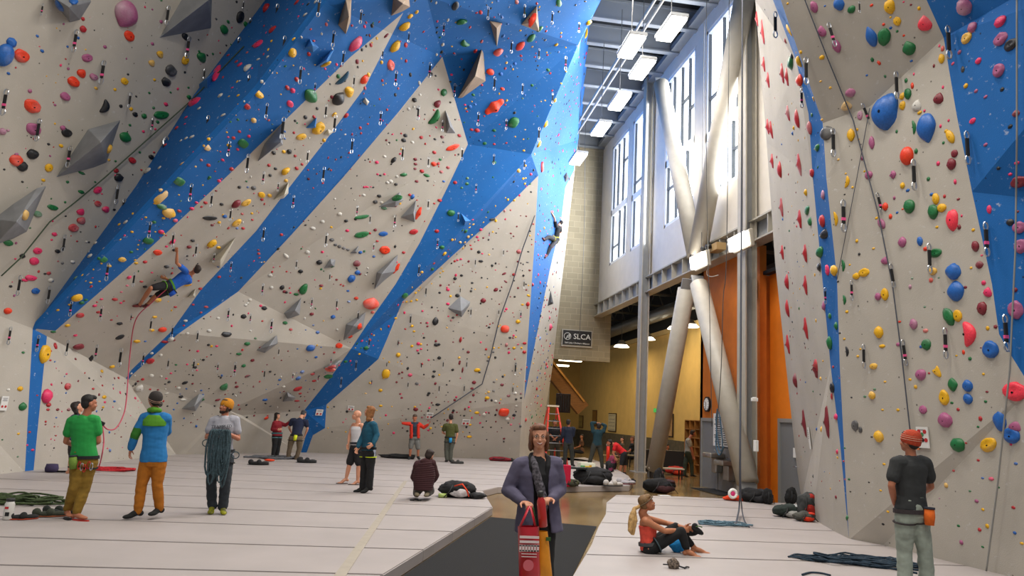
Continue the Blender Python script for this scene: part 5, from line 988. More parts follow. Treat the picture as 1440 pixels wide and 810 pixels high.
class Fig:
    def __init__(s, label, Y, J, face, skin, size=1.0, vox=.011, group=None, ground=0.0, fwd=None, dv=0):
        s.sz = size; s.vox = vox; s.J = {}; s.grounded = ground is not None
        for k, q in J.items():
            if isinstance(q, Vector): s.J[k] = q; continue
            u, v = q[0], q[1] + dv; dd = q[2] if len(q) > 2 else 0
            if isinstance(dd, str): w_ = LW.point(u, v)[0]; s.J[k] = at(u, v, w_.y + float(dd[1:]))
            else: s.J[k] = at(u, v, Y + dd)
        j = s.J; s.pel = (j['hpL'] + j['hpR']) / 2; s.che = (j['shL'] + j['shR']) / 2
        base = min((j[k].z for k in j)); 
        s.root = empty('person', (s.pel.x, s.pel.y, ground if ground is not None else base), label, 'person', group)
        s.skin = skin; s.face = Vector(face).normalized()
        s.xh = (j['hpR'] - j['hpL']).normalized(); s.xs = (j['shR'] - j['shL']).normalized(); s.up = (s.che - s.pel).normalized()
        s.fw = -s.xs.cross(s.up) if fwd is None else Vector(fwd).normalized()
        s.fw = s.up.cross(s.xs).normalized()
    def part(s, name, bm, m, smooth=True, vox=None, wr=0, sm=3, seed=1):
        me = remesh_me(bm, vox or s.vox, sm, wr, seed, name)
        return finish_me(name, me, m, s.root, smooth)
    def raw(s, name, bm, m, smooth=True, parent=None):
        o = finish(name, bm, m, s.root, smooth); return o
    def torso_secs(s, infl=0.0, lo=-.08, hi=1.0, w=1.0, dep=1.0, hipw=1.0):
        j = s.J; z = s.sz; L = (s.che - s.pel).length
        prof = [(-.16, .150, .10), (-.06, .168, .115), (.08, .165, .112), (.35, .138, .098), (.6, .150, .108), (.82, .168, .112), (.95, .165, .095), (1.05, .120, .075), (1.13, .062, .058)]
        out = []
        for t, rx, ry in prof:
            if t < lo - 1e-6 or t > hi + 1e-6: continue
            c = s.pel.lerp(s.che, t); tt = min(1, max(0, t)); x = s.xh.lerp(s.xs, tt).normalized(); y = s.up.cross(x).normalized()
            if t < .2: rx *= hipw
            out.append((c + y * (.012 if .5 < t < .9 else 0), x, y, (rx * w * z) + infl, (ry * dep * z) + infl))
        return out
    def body(s, hands=(.6, .6), bare_feet=(False, False), palmL=None, palmR=None, vox=None, feet=True, calf=1.0):
        j = s.J; z = s.sz; bm = NB()
        loft(bm, s.torso_secs(-.004, -.16, 1.13))
        for sd in 'LR':
            sh, el, wr = j['sh' + sd], j['el' + sd], j['wr' + sd]
            limb(bm, [sh.lerp(s.che, .12), sh], [.062 * z, .052 * z]); limb(bm, [sh, sh.lerp(el, .5), el], [.050 * z, .044 * z, .036 * z]); limb(bm, [el, el.lerp(wr, .35), wr], [.037 * z, .037 * z, .025 * z])
            hd = (j['ha' + sd] - wr) if 'ha' + sd in j else (wr - el)
            pn = palmL if sd == 'L' else palmR
            if pn is None: pn = s.xs * (1 if sd == 'L' else -1)
            pn = Vector(pn); sidev = hd.normalized().cross(pn - hd.normalized() * pn.dot(hd.normalized()))
            th = 1 if sidev.dot(s.fw + Vector((0, 0, .5))) > 0 else -1
            c_ = hands[0 if sd == 'L' else 1]
            if c_ is not None: hand(bm, wr, hd, pn, z, c_, th, r=max(.0085, s.vox * .85))
            hp, kn, an = j['hp' + sd], j['kn' + sd], j['an' + sd]
            limb(bm, [hp, hp.lerp(kn, .45), kn], [.082 * z, .072 * z, .052 * z]); limb(bm, [kn, kn.lerp(an, .32), an], [.052 * z, .054 * z * calf, .034 * z])
            if feet and 'to' + sd in j: s.foot(bm, an, j['to' + sd], z)
        nk, hd = j['neck'], j['head']
        limb(bm, [s.che.lerp(nk, .35), nk, nk.lerp(hd, .55)], [.062 * z, .055 * z, .052 * z])
        s.headm(bm)
        s.bodyo = s.part('body', bm, s.skin, vox=vox, sm=2)
        return s
    def foot(s, bm, an, to, z, infl=0.0, low=0):
        d = (to - an); dh = Vector((d.x, d.y, d.z * .3)); L = dh.length; dn = dh.normalized()
        up = Vector((0, 0, 1)); 
        if abs(dn.z) > .9: up = -s.fw
        x, y = dn.cross(up).normalized(), up
        Rm = Matrix([x, dn, x.cross(dn)]).transposed()
        ball = an + d * .62
        if abs(d.z) < .25 and s.grounded: ball.z = to.z + .012
        limb(bm, [an, an + d * .3, ball], [.036 * z + infl, .036 * z + infl, .03 * z + infl], 10)
        ellipsoid(bm, ball + d * .1, (.043 * z + infl, .075 * z + infl, .024 * z + infl), Rm)
        heel = an - dn * .035 * z - up * .02; ellipsoid(bm, heel, (.033 * z + infl, .036 * z + infl, .034 * z + infl), Rm)
    def headframe(s):
        f = s.face; nk = (s.J['head'] - s.J['neck']).normalized(); up = (Vector((0, 0, 1)) * .8 + nk * .5); up = (up - f * up.dot(f)).normalized()
        return f.cross(up).normalized(), f, up   # x = right hand side
    def headm(s, bm):
        x, f, u = s.headframe(); h = s.J['head']; z = s.sz; Rm = Matrix([x, f, u]).transposed()
        E = lambda a, b, c, r: ellipsoid(bm, h + x * a * z + f * b * z + u * c * z, tuple(q * z for q in r), Rm, 3)
        E(0, -.012, .025, (.074, .092, .090)); E(0, .022, -.035, (.060, .066, .070)); E(0, .048, -.080, (.034, .036, .028))
        E(0, .085, -.012, (.011, .012, .028)); E(0, .094, -.028, (.015, .014, .012))
        for q in (-1, 1):
            E(q * .076, -.008, -.008, (.009, .019, .030)); E(q * .040, .058, -.030, (.022, .022, .022)); E(q * .030, .076, .022, (.026, .012, .008))
        E(0, .080, -.055, (.026, .012, .007)); E(0, .079, -.066, (.020, .012, .007))
    def face_details(s, smile=False, brow='4A3424', eyes=True):
        x, f, u = s.headframe(); h = s.J['head']; z = s.sz; Rm = Matrix([x, f, u]).transposed()
        P_ = lambda a, b, c: h + x * a * z + f * b * z + u * c * z
        for q in (-1, 1):
            bm = NB(); ellipsoid(bm, P_(q * .030, .076, .008), (.013 * z, .009 * z, .0075 * z), Rm, 2); s.raw('eye', bm, EYEW)
            bm = NB(); ellipsoid(bm, P_(q * .030, .0835, .008), (.0058 * z, .004 * z, .0058 * z), Rm, 2); s.raw('iris', bm, EYED)
            bm = NB(); tube(bm, [P_(q * .016, .088, .026), P_(q * .032, .085, .031), P_(q * .046, .074, .026)], [.003 * z, .0035 * z, .0025 * z], 6); s.raw('eyebrow', bm, mat('brow_' + brow, brow, .8))
        bm = NB(); w_ = .03 if smile else .022; k = .010 if smile else .0
        tube(bm, [P_(-w_, .074, -.056 + k), P_(-w_ * .5, .088, -.059), P_(0, .092, -.060), P_(w_ * .5, .088, -.059), P_(w_, .074, -.056 + k)], [.003 * z, .0055 * z, .006 * z, .0055 * z, .003 * z], 8)
        s.raw('lips', bm, SKL)
        if smile:
            bm = NB(); tube(bm, [P_(-w_ * .75, .082, -.054 + k * .6), P_(0, .0955, -.059), P_(w_ * .75, .082, -.054 + k * .6)], [.003 * z, .0055 * z, .003 * z], 8, flat=.7); s.raw('teeth', bm, mat('teeth', 'E6E2D8', .3))
    def hair(s, c, style='short', vox=None, name='hair'):
        x, f, u = s.headframe(); h = s.J['head']; z = s.sz; Rm = Matrix([x, f, u]).transposed(); bm = NB()
        E = lambda a, b, c_, r: ellipsoid(bm, h + x * a * z + f * b * z + u * c_ * z, tuple(q * z for q in r), Rm, 3)
        E(0, -.030, .052, (.082, .086, .078)); E(0, -.050, .01, (.078, .062, .085)); E(0, .03, .085, (.065, .05, .036))
        if style in ('bob', 'long'):
            for q in (-1, 1):
                E(q * .075, -.005, -.02, (.022, .05, .085)); E(q * .072, -.02, -.085, (.026, .042, .05))
            E(0, -.06, -.06, (.08, .045, .085))
            if style == 'long':
                E(0, -.065, -.14, (.085, .04, .06))
                for q in (-1, 1): E(q * .07, -.03, -.14, (.03, .04, .06))
        if style == 'wild':
            for i in range(14):
                a = i * 2.4; E(.06 * math.cos(a), -.05 + .03 * math.sin(a * 1.3), .02 - .013 * i, (.04, .04, .04))
        m = mat('hair_' + c, c, .7, var=.35, scale=28, bump=.4, stretch=(3, 3, .6))
        o = s.part(name, bm, m, vox=vox or min(s.vox, .010), wr=.004, sm=1, seed=3); s.hairm = m; return o
    def cap(s, c, name='beanie', stripes=None, lowf=.035):
        x, f, u = s.headframe(); h = s.J['head']; z = s.sz; bm = NB(); rings = []
        prof = [(-.014, .090), (-.006, .0935), (.015, .099), (.045, .099), (.08, .093), (.108, .078), (.128, .052), (.138, .018)]
        n = 28
        for k, (q, r) in enumerate(prof):
            cc = h + u * q * z + f * (-.014 - .01 * (q / .13)) * z
            rings.append([bm.verts.new(cc + x * (r * .93 * z * math.cos(a)) + f * (r * 1.1 * z * math.sin(a)) + u * (.018 * z * math.sin(a) if k < 2 else 0)) for a in [2 * math.pi * i / n for i in range(n)]])
        for a, b in zip(rings, rings[1:]):
            for k in range(n): bm.faces.new((a[k], a[(k + 1) % n], b[(k + 1) % n], b[k]))
        bm.faces.new(rings[-1]); bm.faces.new(rings[0][::-1])
        o = s.raw(name, bm, cloth(name + '_' + c, c, .15, 60))
        if stripes:
            for q, r in stripes:
                bm = NB(); cc = h + u * q * z + f * (-.014 - .01 * (q / .13)) * z
                tube(bm, [cc + x * (r * .94 * z * math.cos(a)) + f * (r * 1.11 * z * math.sin(a)) + u * (.006 * math.sin(a)) for a in [2 * math.pi * i / 28 for i in range(29)]], .0025 * z, 5)
                s.raw('stripe', bm, cloth('beanie_stripe', 'C9A08A'))
        return o
    def shirt(s, m, sleeve=.5, hem=-.16, infl=.014, name='shirt', collar=False, wr=.004, w=1.0, loose=0, puff=0, seed=1):
        j = s.J; z = s.sz; bm = NB()
        loft(bm, s.torso_secs(infl + loose, hem, 1.05, w))
        nb = s.che.lerp(j['neck'], .35); limb(bm, [s.che, nb], [.085 * z + infl, .062 * z + infl * .5])
        for sd in 'LR':
            sh, el, wr_ = j['sh' + sd], j['el' + sd], j['wr' + sd]
            if sleeve <= 0: continue
            limb(bm, [sh.lerp(s.che, .3), sh], [.070 * z + infl, .057 * z + infl])
            if sleeve < 1: limb(bm, [sh, sh.lerp(el, sleeve)], [.055 * z + infl, .050 * z + infl * 1.3])
            else:
                limb(bm, [sh, sh.lerp(el, .5), el], [.054 * z + infl, .049 * z + infl, .042 * z + infl])
                t = sleeve - 1; limb(bm, [el, el.lerp(wr_, t * .6), el.lerp(wr_, t)], [.042 * z + infl, .040 * z + infl, .031 * z + infl])
        if puff: pass
        return s.part(name, bm, m, wr=wr, seed=seed)
    def trousers(s, m, length=1.93, infl=.016, name='trousers', flare=0.0, wr=.005, seed=2, hi=.12):
        """length 0..1 along the thigh, 1..2 along the shin"""
        j = s.J; z = s.sz; bm = NB()
        loft(bm, s.torso_secs(infl * .6, -.16, .36) if hi > .2 else s.torso_secs(infl * .7, -.16, .09))
        for sd in 'LR':
            hp, kn, an = j['hp' + sd], j['kn' + sd], j['an' + sd]
            t = min(1, length); ctr = hp.lerp(s.pel, .12)
            limb(bm, [ctr, ctr.lerp(kn, t * .5), hp.lerp(kn, t)], [.088 * z + infl, .078 * z + infl, (.056 + .02 * (1 - t)) * z + infl + (flare if length <= 1 else 0)], 14)
            if length > 1:
                t = length - 1; limb(bm, [kn, kn.lerp(an, t * .45), kn.lerp(an, t)], [.057 * z + infl, .055 * z + infl, .042 * z + infl + flare], 14)
        return s.part(name, bm, m, wr=wr, seed=seed)
    def shoes(s, m, sole=None, name='shoe'):
        for sd in 'LR':
            bm = NB(); s.foot(bm, s.J['an' + sd], s.J['to' + sd], s.sz, .009)
            s.part(name, bm, m, vox=.009, sm=2)
            if sole:
                an, to = s.J['an' + sd], s.J['to' + sd]; d = to - an; bm = NB(); dn = Vector((d.x, d.y, 0)).normalized(); x = dn.cross(Vector((0, 0, 1)))
                zb = min(an.z, to.z) - .05
                pts = []
                for a in range(16):
                    t = 2 * math.pi * a / 16; pts.append(Vector((an.x, an.y, 0)) + Vector((d.x, d.y, 0)) * .42 + dn * math.cos(t) * (Vector((d.x, d.y, 0)).length * .5 + .075) + x * math.sin(t) * .046 + Vector((0, 0, to.z - .036)))
                prism(bm, pts, (0, 0, .022)); s.raw('sole', bm, sole, False)
    def harness(s, c='1B1B1D', loop='1B1B1D', bag=None, bagp=(-.02, -.13), gear=True, c2=None, bt=.16):
        z = s.sz; m = cloth('harness_' + c, c, .1); up = s.up
        secs = s.torso_secs(.026, .05, .4, hipw=1.0)
        def ring(t, w_, infl, nm, mm):
            bm = NB(); n = 26; x = s.xh; y = s.up.cross(x); c0 = s.pel.lerp(s.che, t); rr = (.166 * z + infl, .112 * z + infl)
            a_ = [c0 + x * rr[0] * math.cos(q) + y * rr[1] * math.sin(q) for q in [2 * math.pi * k / n for k in range(n)]]
            for k in range(n):
                p, q = a_[k], a_[(k + 1) % n]; cen = c0
                o1, o2 = (p - cen).normalized() * .012, (q - cen).normalized() * .012
                v = [p - up * w_, q - up * w_, q + up * w_, p + up * w_]; vo = [v[0] + o1, v[1] + o2, v[2] + o2, v[3] + o1]
                b1 = [bm.verts.new(t_) for t_ in v]; b2 = [bm.verts.new(t_) for t_ in vo]
                bm.faces.new(b2); bm.faces.new((b1[0], b1[1], b2[1], b2[0])); bm.faces.new((b1[3], b2[3], b2[2], b1[2])); bm.faces.new(b1[::-1])
            bmesh.ops.remove_doubles(bm, verts=bm.verts[:], dist=1e-4); s.raw(nm, bm, mm, False)
        ring(bt, .022, .017, 'waist_belt', m)
        ml = cloth('loop_' + loop, loop, .1)
        for sd in 'LR':
            hp, kn = s.J['hp' + sd], s.J['kn' + sd]; c0 = hp.lerp(kn, .24); d = (kn - hp).normalized(); x, y, _ = frame_for(d); bm = NB(); n = 18
            pts = [c0 + (x * math.cos(q) + y * math.sin(q)) * (.104 * z) for q in [2 * math.pi * k / n for k in range(n + 1)]]
            tube(bm, pts, .016, 6, flat=.6); s.raw('leg_loop', bm, ml)
        if bag:
            side, fr = bagp; y = s.fw; p = s.pel.lerp(s.che, -.02) + s.xh * side + y * fr
            bm = NB(); tube(bm, [p + up * .08, p, p - up * .09], [.05 * z, .056 * z, .045 * z], 14); o = s.raw('chalk_bag', bm, cloth('bag_' + bag, bag))
            bm = NB(); tube(bm, [p + up * .075, p + up * .095], [.056 * z, .056 * z], 14); s.raw('bag_rim', bm, cloth('bag_rim', c2 or '2A2E3A'))
def gear_loop(w, side, fr, n=3, c='C0242A'):
    p = w.pel + w.xh * side + w.fw * fr
    for i in range(n):
        bm = NB(); q = p + w.xh * (.035 * i) - Vector((0, 0, .02 * i)); tube(bm, [q + w.xh * (.018 * math.cos(a)) + Vector((0, 0, -.05 + .05 * math.sin(a))) for a in [2 * math.pi * k / 12 for k in range(13)]], .006, 6)
        w.raw('carabiner', bm, M_QM if i % 2 else mat('anodised_' + c, c, .35, .6))
PEO = {}
def J(**k): return k
# ---- 1 woman walking towards the camera
w = Fig('smiling woman with glasses in purple-grey jacket walking toward camera on black rug', 6.9, J(head=(758, 614.5), neck=(758, 637, .02), shL=(782, 652), shR=(731, 653), elL=(788, 688, .03), wrL=(775, 702, -.25), haL=(765, 701, -.36), elR=(714, 689, .02), wrR=(736, 706, -.22), haR=(748, 709, -.36),
    hpL=(768, 727), hpR=(747, 727), knL=(768, 791, -.06), knR=(746, 793, .12), anL=(770, 848, -.02), anR=(745, 855, .28), toL=(772, 862, -.18), toR=(745, 866, .1)), (-.08, -1, -.02), SK1, 1.0, .008, ground=-.135)
w.body(hands=(1.1, 1.3), palmL=(0, 0, -1), palmR=(0, 0, -1), vox=.0065); w.face_details(True, '7A4E38'); w.hair('6A4128', 'bob', .007)
MJ = cloth('jacket_purple', '565268', .06, 14); w.trousers(cloth('trousers_black', '151517'), 1.95)
w.shirt(cloth('top_black', '17171A'), .5, -.06, .006, 'top')
# open jacket: two front panels, back and sleeves
z = 1.0
bm = NB()
for sd in 'LR':
    sh, el, wr_ = w.J['sh' + sd], w.J['el' + sd], w.J['wr' + sd]
    limb(bm, [sh.lerp(w.che, .35), sh], [.078, .070]); limb(bm, [sh, sh.lerp(el, .5), el], [.070, .066, .062]); limb(bm, [el, el.lerp(wr_, .5), el.lerp(wr_, .93)], [.062, .056, .044])
n = 40
def jring(t, rx, ry, gap):
    c = w.pel.lerp(w.che, t); x = w.xs; y = w.fw; out = []
    for k in range(n + 1):
        a = math.pi / 2 + gap + (2 * math.pi - 2 * gap) * k / n
        out.append(c + x * rx * math.cos(a) + y * ry * math.sin(a))
    return out
prof = [(-.26, .225, .165, .42), (-.1, .215, .155, .40), (.2, .195, .148, .38), (.5, .190, .145, .36), (.8, .196, .140, .42), (.97, .180, .112, .55), (1.06, .125, .085, .8)]
inn = [[bm.verts.new(p) for p in jring(t, rx - .02, ry - .02, g)] for t, rx, ry, g in prof]; out = [[bm.verts.new(p) for p in jring(t, rx, ry, g)] for t, rx, ry, g in prof]
m_ = len(prof)
for i in range(m_ - 1):
    for k in range(n):
        bm.faces.new((out[i][k], out[i][k + 1], out[i + 1][k + 1], out[i + 1][k])); bm.faces.new((inn[i][k + 1], inn[i][k], inn[i + 1][k], inn[i + 1][k + 1]))
    bm.faces.new((inn[i][0], out[i][0], out[i + 1][0], inn[i + 1][0])); bm.faces.new((out[i][n], inn[i][n], inn[i + 1][n], out[i + 1][n]))
for k in range(n): bm.faces.new((inn[0][k], inn[0][k + 1], out[0][k + 1], out[0][k])); bm.faces.new((out[-1][k], out[-1][k + 1], inn[-1][k + 1], inn[-1][k]))
w.part('jacket', bm, MJ, vox=.0085, wr=.006, sm=2)
bm = NB()   # dark collar
cpt = [w.che.lerp(w.J['neck'], .55) + w.xs * (.088 * math.cos(a)) + w.fw * (.075 * math.sin(a)) + Vector((0, 0, .02 - .05 * max(0, math.sin(a)))) for a in [math.radians(q) for q in range(70, 471 - 0, 20) if not 75 < q % 360 < 105]]
cpt = [w.che + w.fw * .115 - w.xs * .05 - Vector((0, 0, .13)), w.che + w.fw * .095 - w.xs * .075 - Vector((0, 0, .02)), w.che.lerp(w.J['neck'], .5) + w.fw * .04 - w.xs * .085, w.che.lerp(w.J['neck'], .8) - w.fw * .05 - w.xs * .06, w.che.lerp(w.J['neck'], .85) - w.fw * .075, w.che.lerp(w.J['neck'], .8) - w.fw * .05 + w.xs * .06, w.che.lerp(w.J['neck'], .5) + w.fw * .04 + w.xs * .085, w.che + w.fw * .095 + w.xs * .075 - Vector((0, 0, .02)), w.che + w.fw * .115 + w.xs * .06 - Vector((0, 0, .13))]
limb(bm, cpt, [.014, .026, .028, .026, .026, .026, .028, .026, .014], 8); w.part('collar', bm, cloth('collar_black', '141417'), vox=.009)
bm = NB()   # scarf
sp = [w.che.lerp(w.J['neck'], .7) + w.xs * .05 - w.fw * .03, w.che.lerp(w.J['neck'], .45) + w.xs * .065 + w.fw * .06, w.che + w.xs * .05 + w.fw * .125, w.pel.lerp(w.che, .72) + w.xs * .03 + w.fw * .14, w.pel.lerp(w.che, .42) - w.xs * .01 + w.fw * .15, w.pel.lerp(w.che, .2) - w.xs * .02 + w.fw * .15]
limb(bm, sp, [.022, .028, .034, .040, .046, .04], 10); w.part('scarf', bm, cloth('scarf_grey', '6E6A72', 0, 40, .9, '2C2A30'), vox=.009, wr=.008)
x, f, u = w.headframe(); h = w.J['head']; bm = NB()
for q in (-1, 1):
    tube(bm, [h + x * (q * .031 + .021 * math.cos(a)) + f * (.096 - .012 * abs(q * .031 + .021 * math.cos(a)) * 10) + u * (.007 + .014 * math.sin(a)) for a in [2 * math.pi * k / 20 for k in range(21)]], .0014, 5)
    tube(bm, [h + x * q * .052 + f * .082 + u * .01, h + x * q * .076 + f * .02 + u * .008, h + x * q * .08 - f * .01 + u * .004], .0014, 5)
tube(bm, [h + x * -.011 + f * .095 + u * .01, h + f * .099 + u * .013, h + x * .011 + f * .095 + u * .01], .0014, 5)
w.raw('glasses', bm, mat('thin_metal', '8A8478', .3, .9)); PEO['woman'] = w
# ---- 2 seated woman
w = Fig('seated woman in coral tank top with long blonde ponytail hugging her knees', 9.95, J(head=(910, 708, .14), neck=(903, 721, .16), shR=(908, 733, 0), shL=(909, 729, .33), elR=(935, 747, -.04), wrR=(961, 746, .08), haR=(969, 745, .12), elL=(938, 736, .36), wrL=(963, 742, .22), haL=(970, 743, .18),
    hpR=(913, 772, .05), hpL=(913, 769, .27), knR=(958, 747, .02), anR=(967, 776, .0), toR=(985, 784, -.06), knL=(950, 741, .3), anL=(978, 772, .26), toL=(998, 779, .22)), (.93, -.12, .38), SK2, 1.0, .009)
w.body(hands=(.9, .9), vox=.0075); w.hair('7A5C38', 'short', .008); w.face_details(False, '5A4028')
w.trousers(cloth('leggings_black', '141416'), 1.78, .008)
bm = NB(); loft(bm, w.torso_secs(.010, -.06, .82)); w.part('tank_top', bm, cloth('tank_coral', 'E0503F', .1, 20), wr=.003)
bm = NB(); limb(bm, [w.J['neck'] - w.xs * .04 - w.fw * .04 - Vector((0, 0, .03)), w.che - w.fw * .07, w.che + w.xs * .07 - w.fw * .06 - Vector((0, 0, .02))], [.008, .008, .008], 6); w.part('strap', bm, cloth('strap_white', 'D8D4CE'), vox=.006)
x, f, u = w.headframe(); h = w.J['head']; q = at(893, 714, 9.95)
bm = NB(); pts = [h - f * .09 + u * .0, at(892, 715, 10.05), at(888, 730, 10.0), at(886, 745, 9.98), at(888, 752, 9.98)]; limb(bm, pts, [.025, .03, .045, .035, .012]); pts = [at(892, 716, 10.05), at(893, 732, 10.0), at(891, 752, 9.98)]; limb(bm, pts, [.025, .035, .012])
w.part('ponytail', bm, mat('hair_blonde', 'B8925A', .6, var=.3, scale=25, bump=.5, stretch=(4, 4, .5)), vox=.009, wr=.008)
bm = NB(); n = 24; tube(bm, [h + u * .035 + x * .08 * math.cos(a) + f * (-.01 + .1 * math.sin(a)) + u * (.028 * math.sin(a)) for a in [2 * math.pi * k / n for k in range(n + 1)]], .022, 8, flat=.35); w.raw('headband', bm, cloth('headband_brown', '4A3B2C', 0, 60, .9, '6E5A40'))
w.harness('4A4A4C', '3A4A50', '2E8FC8', (.10, -.02))
PEO['seated'] = w
# ---- 3 man in striped beanie at right
w = Fig('man in red striped beanie and charcoal t-shirt standing at the right wall', 7.54, J(head=(1279, 621.5), neck=(1281, 640), shL=(1261, 651), shR=(1301, 651), elL=(1253.5, 683, -.02), wrL=(1258, 708, .08), haL=(1262, 717, .1), elR=(1309, 684, .06), wrR=(1296, 694, .26), haR=(1287, 697, .32),
    hpL=(1272, 722), hpR=(1291, 722), knL=(1272, 775, .04), knR=(1301, 776, -.02), anL=(1273, 834), anR=(1304, 833), toL=(1270, 838, .2), toR=(1308, 838, .2)), (-.42, .9, .1), SK3, 1.0, .008)
w.body(vox=.0075); w.hair('231C18', 'short'); w.cap('A83A1E', 'beanie', [(.03, .0985), (.052, .0975), (.072, .092), (.092, .082), (.11, .068)])
w.shirt(cloth('tee_charcoal', '2B2D2E', .08, 12), .62, .08, .018, 't_shirt'); w.trousers(cloth('trousers_pale_sage', '8E978C', .12, 10), 1.97, .022, flare=.01, wr=.008, hi=.3)
w.harness('332C2E', '332C2E', 'D8641A', (.10, -.15), c2='1C2230', bt=.05); w.shoes(cloth('shoe_dark', '26221F')); PEO['right'] = w
# ---- 4 green shirt man
w = Fig('man in green t-shirt and olive trousers seen from behind, wearing flip-flops', 11.24, J(head=(126, 567.5), neck=(122.5, 581), shL=(101, 592.5), shR=(134, 591), elL=(92.5, 621, .05), wrL=(108, 627, .24), haL=(115, 627, .3), elR=(138.5, 621, .04), wrR=(128, 626, .26), haR=(120, 628, .3),
    hpL=(110, 648), hpR=(127, 648), knL=(105, 685, -.05), knR=(119, 686, .02), anL=(94.5, 719, .1), anR=(106.5, 724, -.04), toL=(98, 726, -.08), toR=(121, 729, -.1)), (.78, .62, 0), SK3, 1.0, .009)
w.body(); w.hair('17120F', 'short'); w.shirt(cloth('tee_green', '1C8A3C', .06, 12), .55, .08, .018, 't_shirt'); w.trousers(cloth('trousers_olive', '82641E', .12, 14), 1.86, .018, wr=.008, hi=.3)
w.harness('1A1B1E', '1A1B1E', '6C8A34', (-.09, -.13), c2='3A4654', bt=.09)
gear_loop(w, .0, -.15); gear_loop(w, .11, -.12, 2)
for sd in 'LR':
    an, to = w.J['an' + sd], w.J['to' + sd]; d = (to - an); d.z = 0; d.normalize(); sv = d.cross(Vector((0, 0, 1))); bm = NB(); c = Vector((an.x, an.y, .012)) + d * .09
    prism(bm, [c + d * (.135 * math.cos(a)) + sv * (.048 * math.sin(a)) for a in [2 * math.pi * k / 16 for k in range(16)]], (0, 0, -.016)); w.raw('flip_flop', bm, cloth('flip_red' if sd == 'R' else 'flip_black', 'B02A1C' if sd == 'R' else '1C1A1A'), False)
# ---- 5 belayer hidden behind
w = Fig('dark-haired belayer mostly hidden behind the man in green', 16.2, J(head=(109, 573), neck=(109, 582), shL=(104, 588, .15), shR=(108, 589, -.15), elL=(120, 602, .15), wrL=(136, 600, .1), haL=(142, 596, .06), elR=(120, 605, -.15), wrR=(134, 607, 0), haR=(139, 604, 0),
    hpL=(104, 620, .1), hpR=(106, 620, -.1), knL=(101, 643, .1), knR=(102, 643, -.1), anL=(97.5, 663, .1), anR=(103, 663, -.1), toL=(106, 665, .1), toR=(112, 666, -.1)), (.8, .5, .4), SK1, 1.0, .012)
w.body(); w.hair('241A16', 'wild'); w.shirt(cloth('top_violet', '3E2E6A'), .5, -.1); w.trousers(cloth('shorts_dark', '222226'), .8)
# ---- 6 blue and green hoodie man
w = Fig('man in blue and green hoodie and mustard trousers looking up the wall', 11.45, J(head=(217.5, 562.5), neck=(218, 576), shL=(203.5, 587), shR=(234, 588), elL=(190.5, 611, -.02), wrL=(184, 631, .02), haL=(182, 641, .03), elR=(235, 608, .12), wrR=(222, 612, .3), haR=(214, 611, .33),
    hpL=(207, 646), hpR=(225, 646), knL=(199, 682, .0), knR=(221, 681, .02), anL=(194, 720, 0), anR=(224.5, 716, .1), toL=(176, 727, -.08), toR=(212, 723, -.02)), (-.62, .7, .3), SK3, 1.0, .009)
w.body(); w.hair('1E1713', 'short'); MB_ = cloth('hoodie_blue', '1C6CA6', .06, 12); w.shirt(MB_, 1.92, -.06, .020, 'hoodie', wr=.006); w.trousers(cloth('trousers_mustard', 'A4610E', .08, 12), 1.96, .018, wr=.006)
MG_ = cloth('hoodie_green', '4E8A1E', .08, 12); bm = NB()
c = w.che; loft(bm, [(w.pel.lerp(w.che, t) - w.fw * .012, w.xs, w.fw, rx, ry) for t, rx, ry in ((.80, .172, .128), (.92, .176, .122), (1.02, .155, .10), (1.07, .11, .085))]); w.part('green_yoke', bm, MG_, wr=.003)
bm = NB(); el = w.J['elL']; limb(bm, [w.J['shL'].lerp(el, .62), el, el.lerp(w.J['wrL'], .3)], [.068, .066, .060]); w.part('elbow_patch', bm, mat('hoodie_dark_green', '2A6A1C', .9), wr=.004)
bm = NB(); nk = w.J['neck']; limb(bm, [nk + w.xs * .07 - w.fw * .02 - Vector((0, 0, .01)), nk - w.fw * .075 - Vector((0, 0, .0)), nk - w.xs * .07 - w.fw * .02 - Vector((0, 0, .01))], [.035, .042, .035]); w.part('hood', bm, MG_, wr=.004)
w.cap('2E2926', 'bandana', [(.0, .0965), (.022, .0995)])
x, f, u = w.headframe(); h = w.J['head']; bm = NB(); ellipsoid(bm, h - f * .095 + x * .05 - u * .03, (.034, .03, .04)); w.raw('headscarf', bm, cloth('headscarf', '5A5450', 0, 60, .9, '221E1C'))
w.shoes(cloth('shoe_black', '1B1C1C'))
# ---- 7 beanie man coiling rope
w = Fig('bearded man in mustard beanie and grey t-shirt holding a coil of rope', 12.25, J(head=(317.5, 572), neck=(316, 586), shR=(300, 592), shL=(331, 591), elR=(291, 615, -.02), wrR=(303, 611, -.26), haR=(309, 607, -.32), elL=(335, 617, -.02), wrL=(319, 609, -.27), haL=(312, 605, -.32),
    hpR=(303, 642), hpL=(320, 642), knR=(297, 678, -.02), knL=(317, 680, -.06), anR=(298.5, 713, .02), anL=(313, 714, 0), toR=(296, 721, -.12), toL=(315, 721.5, -.12)), (-.55, -.8, .16), SK3, 1.0, .009)
w.body(hands=(1.0, .9), palmL=(-.3, 0, -.5), palmR=(.3, 0, -.5)); w.hair('2A1C14', 'short'); w.face_details(False, '2A1C14'); w.cap('B8780E', 'beanie')
x, f, u = w.headframe(); h = w.J['head']; Rm = Matrix([x, f, u]).transposed(); bm = NB()
ellipsoid(bm, h + f * .035 - u * .082, (.052, .05, .034), Rm); ellipsoid(bm, h + f * .06 - u * .092, (.032, .03, .028), Rm)
for q in (-1, 1): ellipsoid(bm, h + x * q * .06 + f * .01 - u * .05, (.014, .03, .045), Rm)
tube(bm, [h + x * -.026 + f * .078 - u * .05, h + f * .093 - u * .044, h + x * .026 + f * .078 - u * .05], .006, 6)
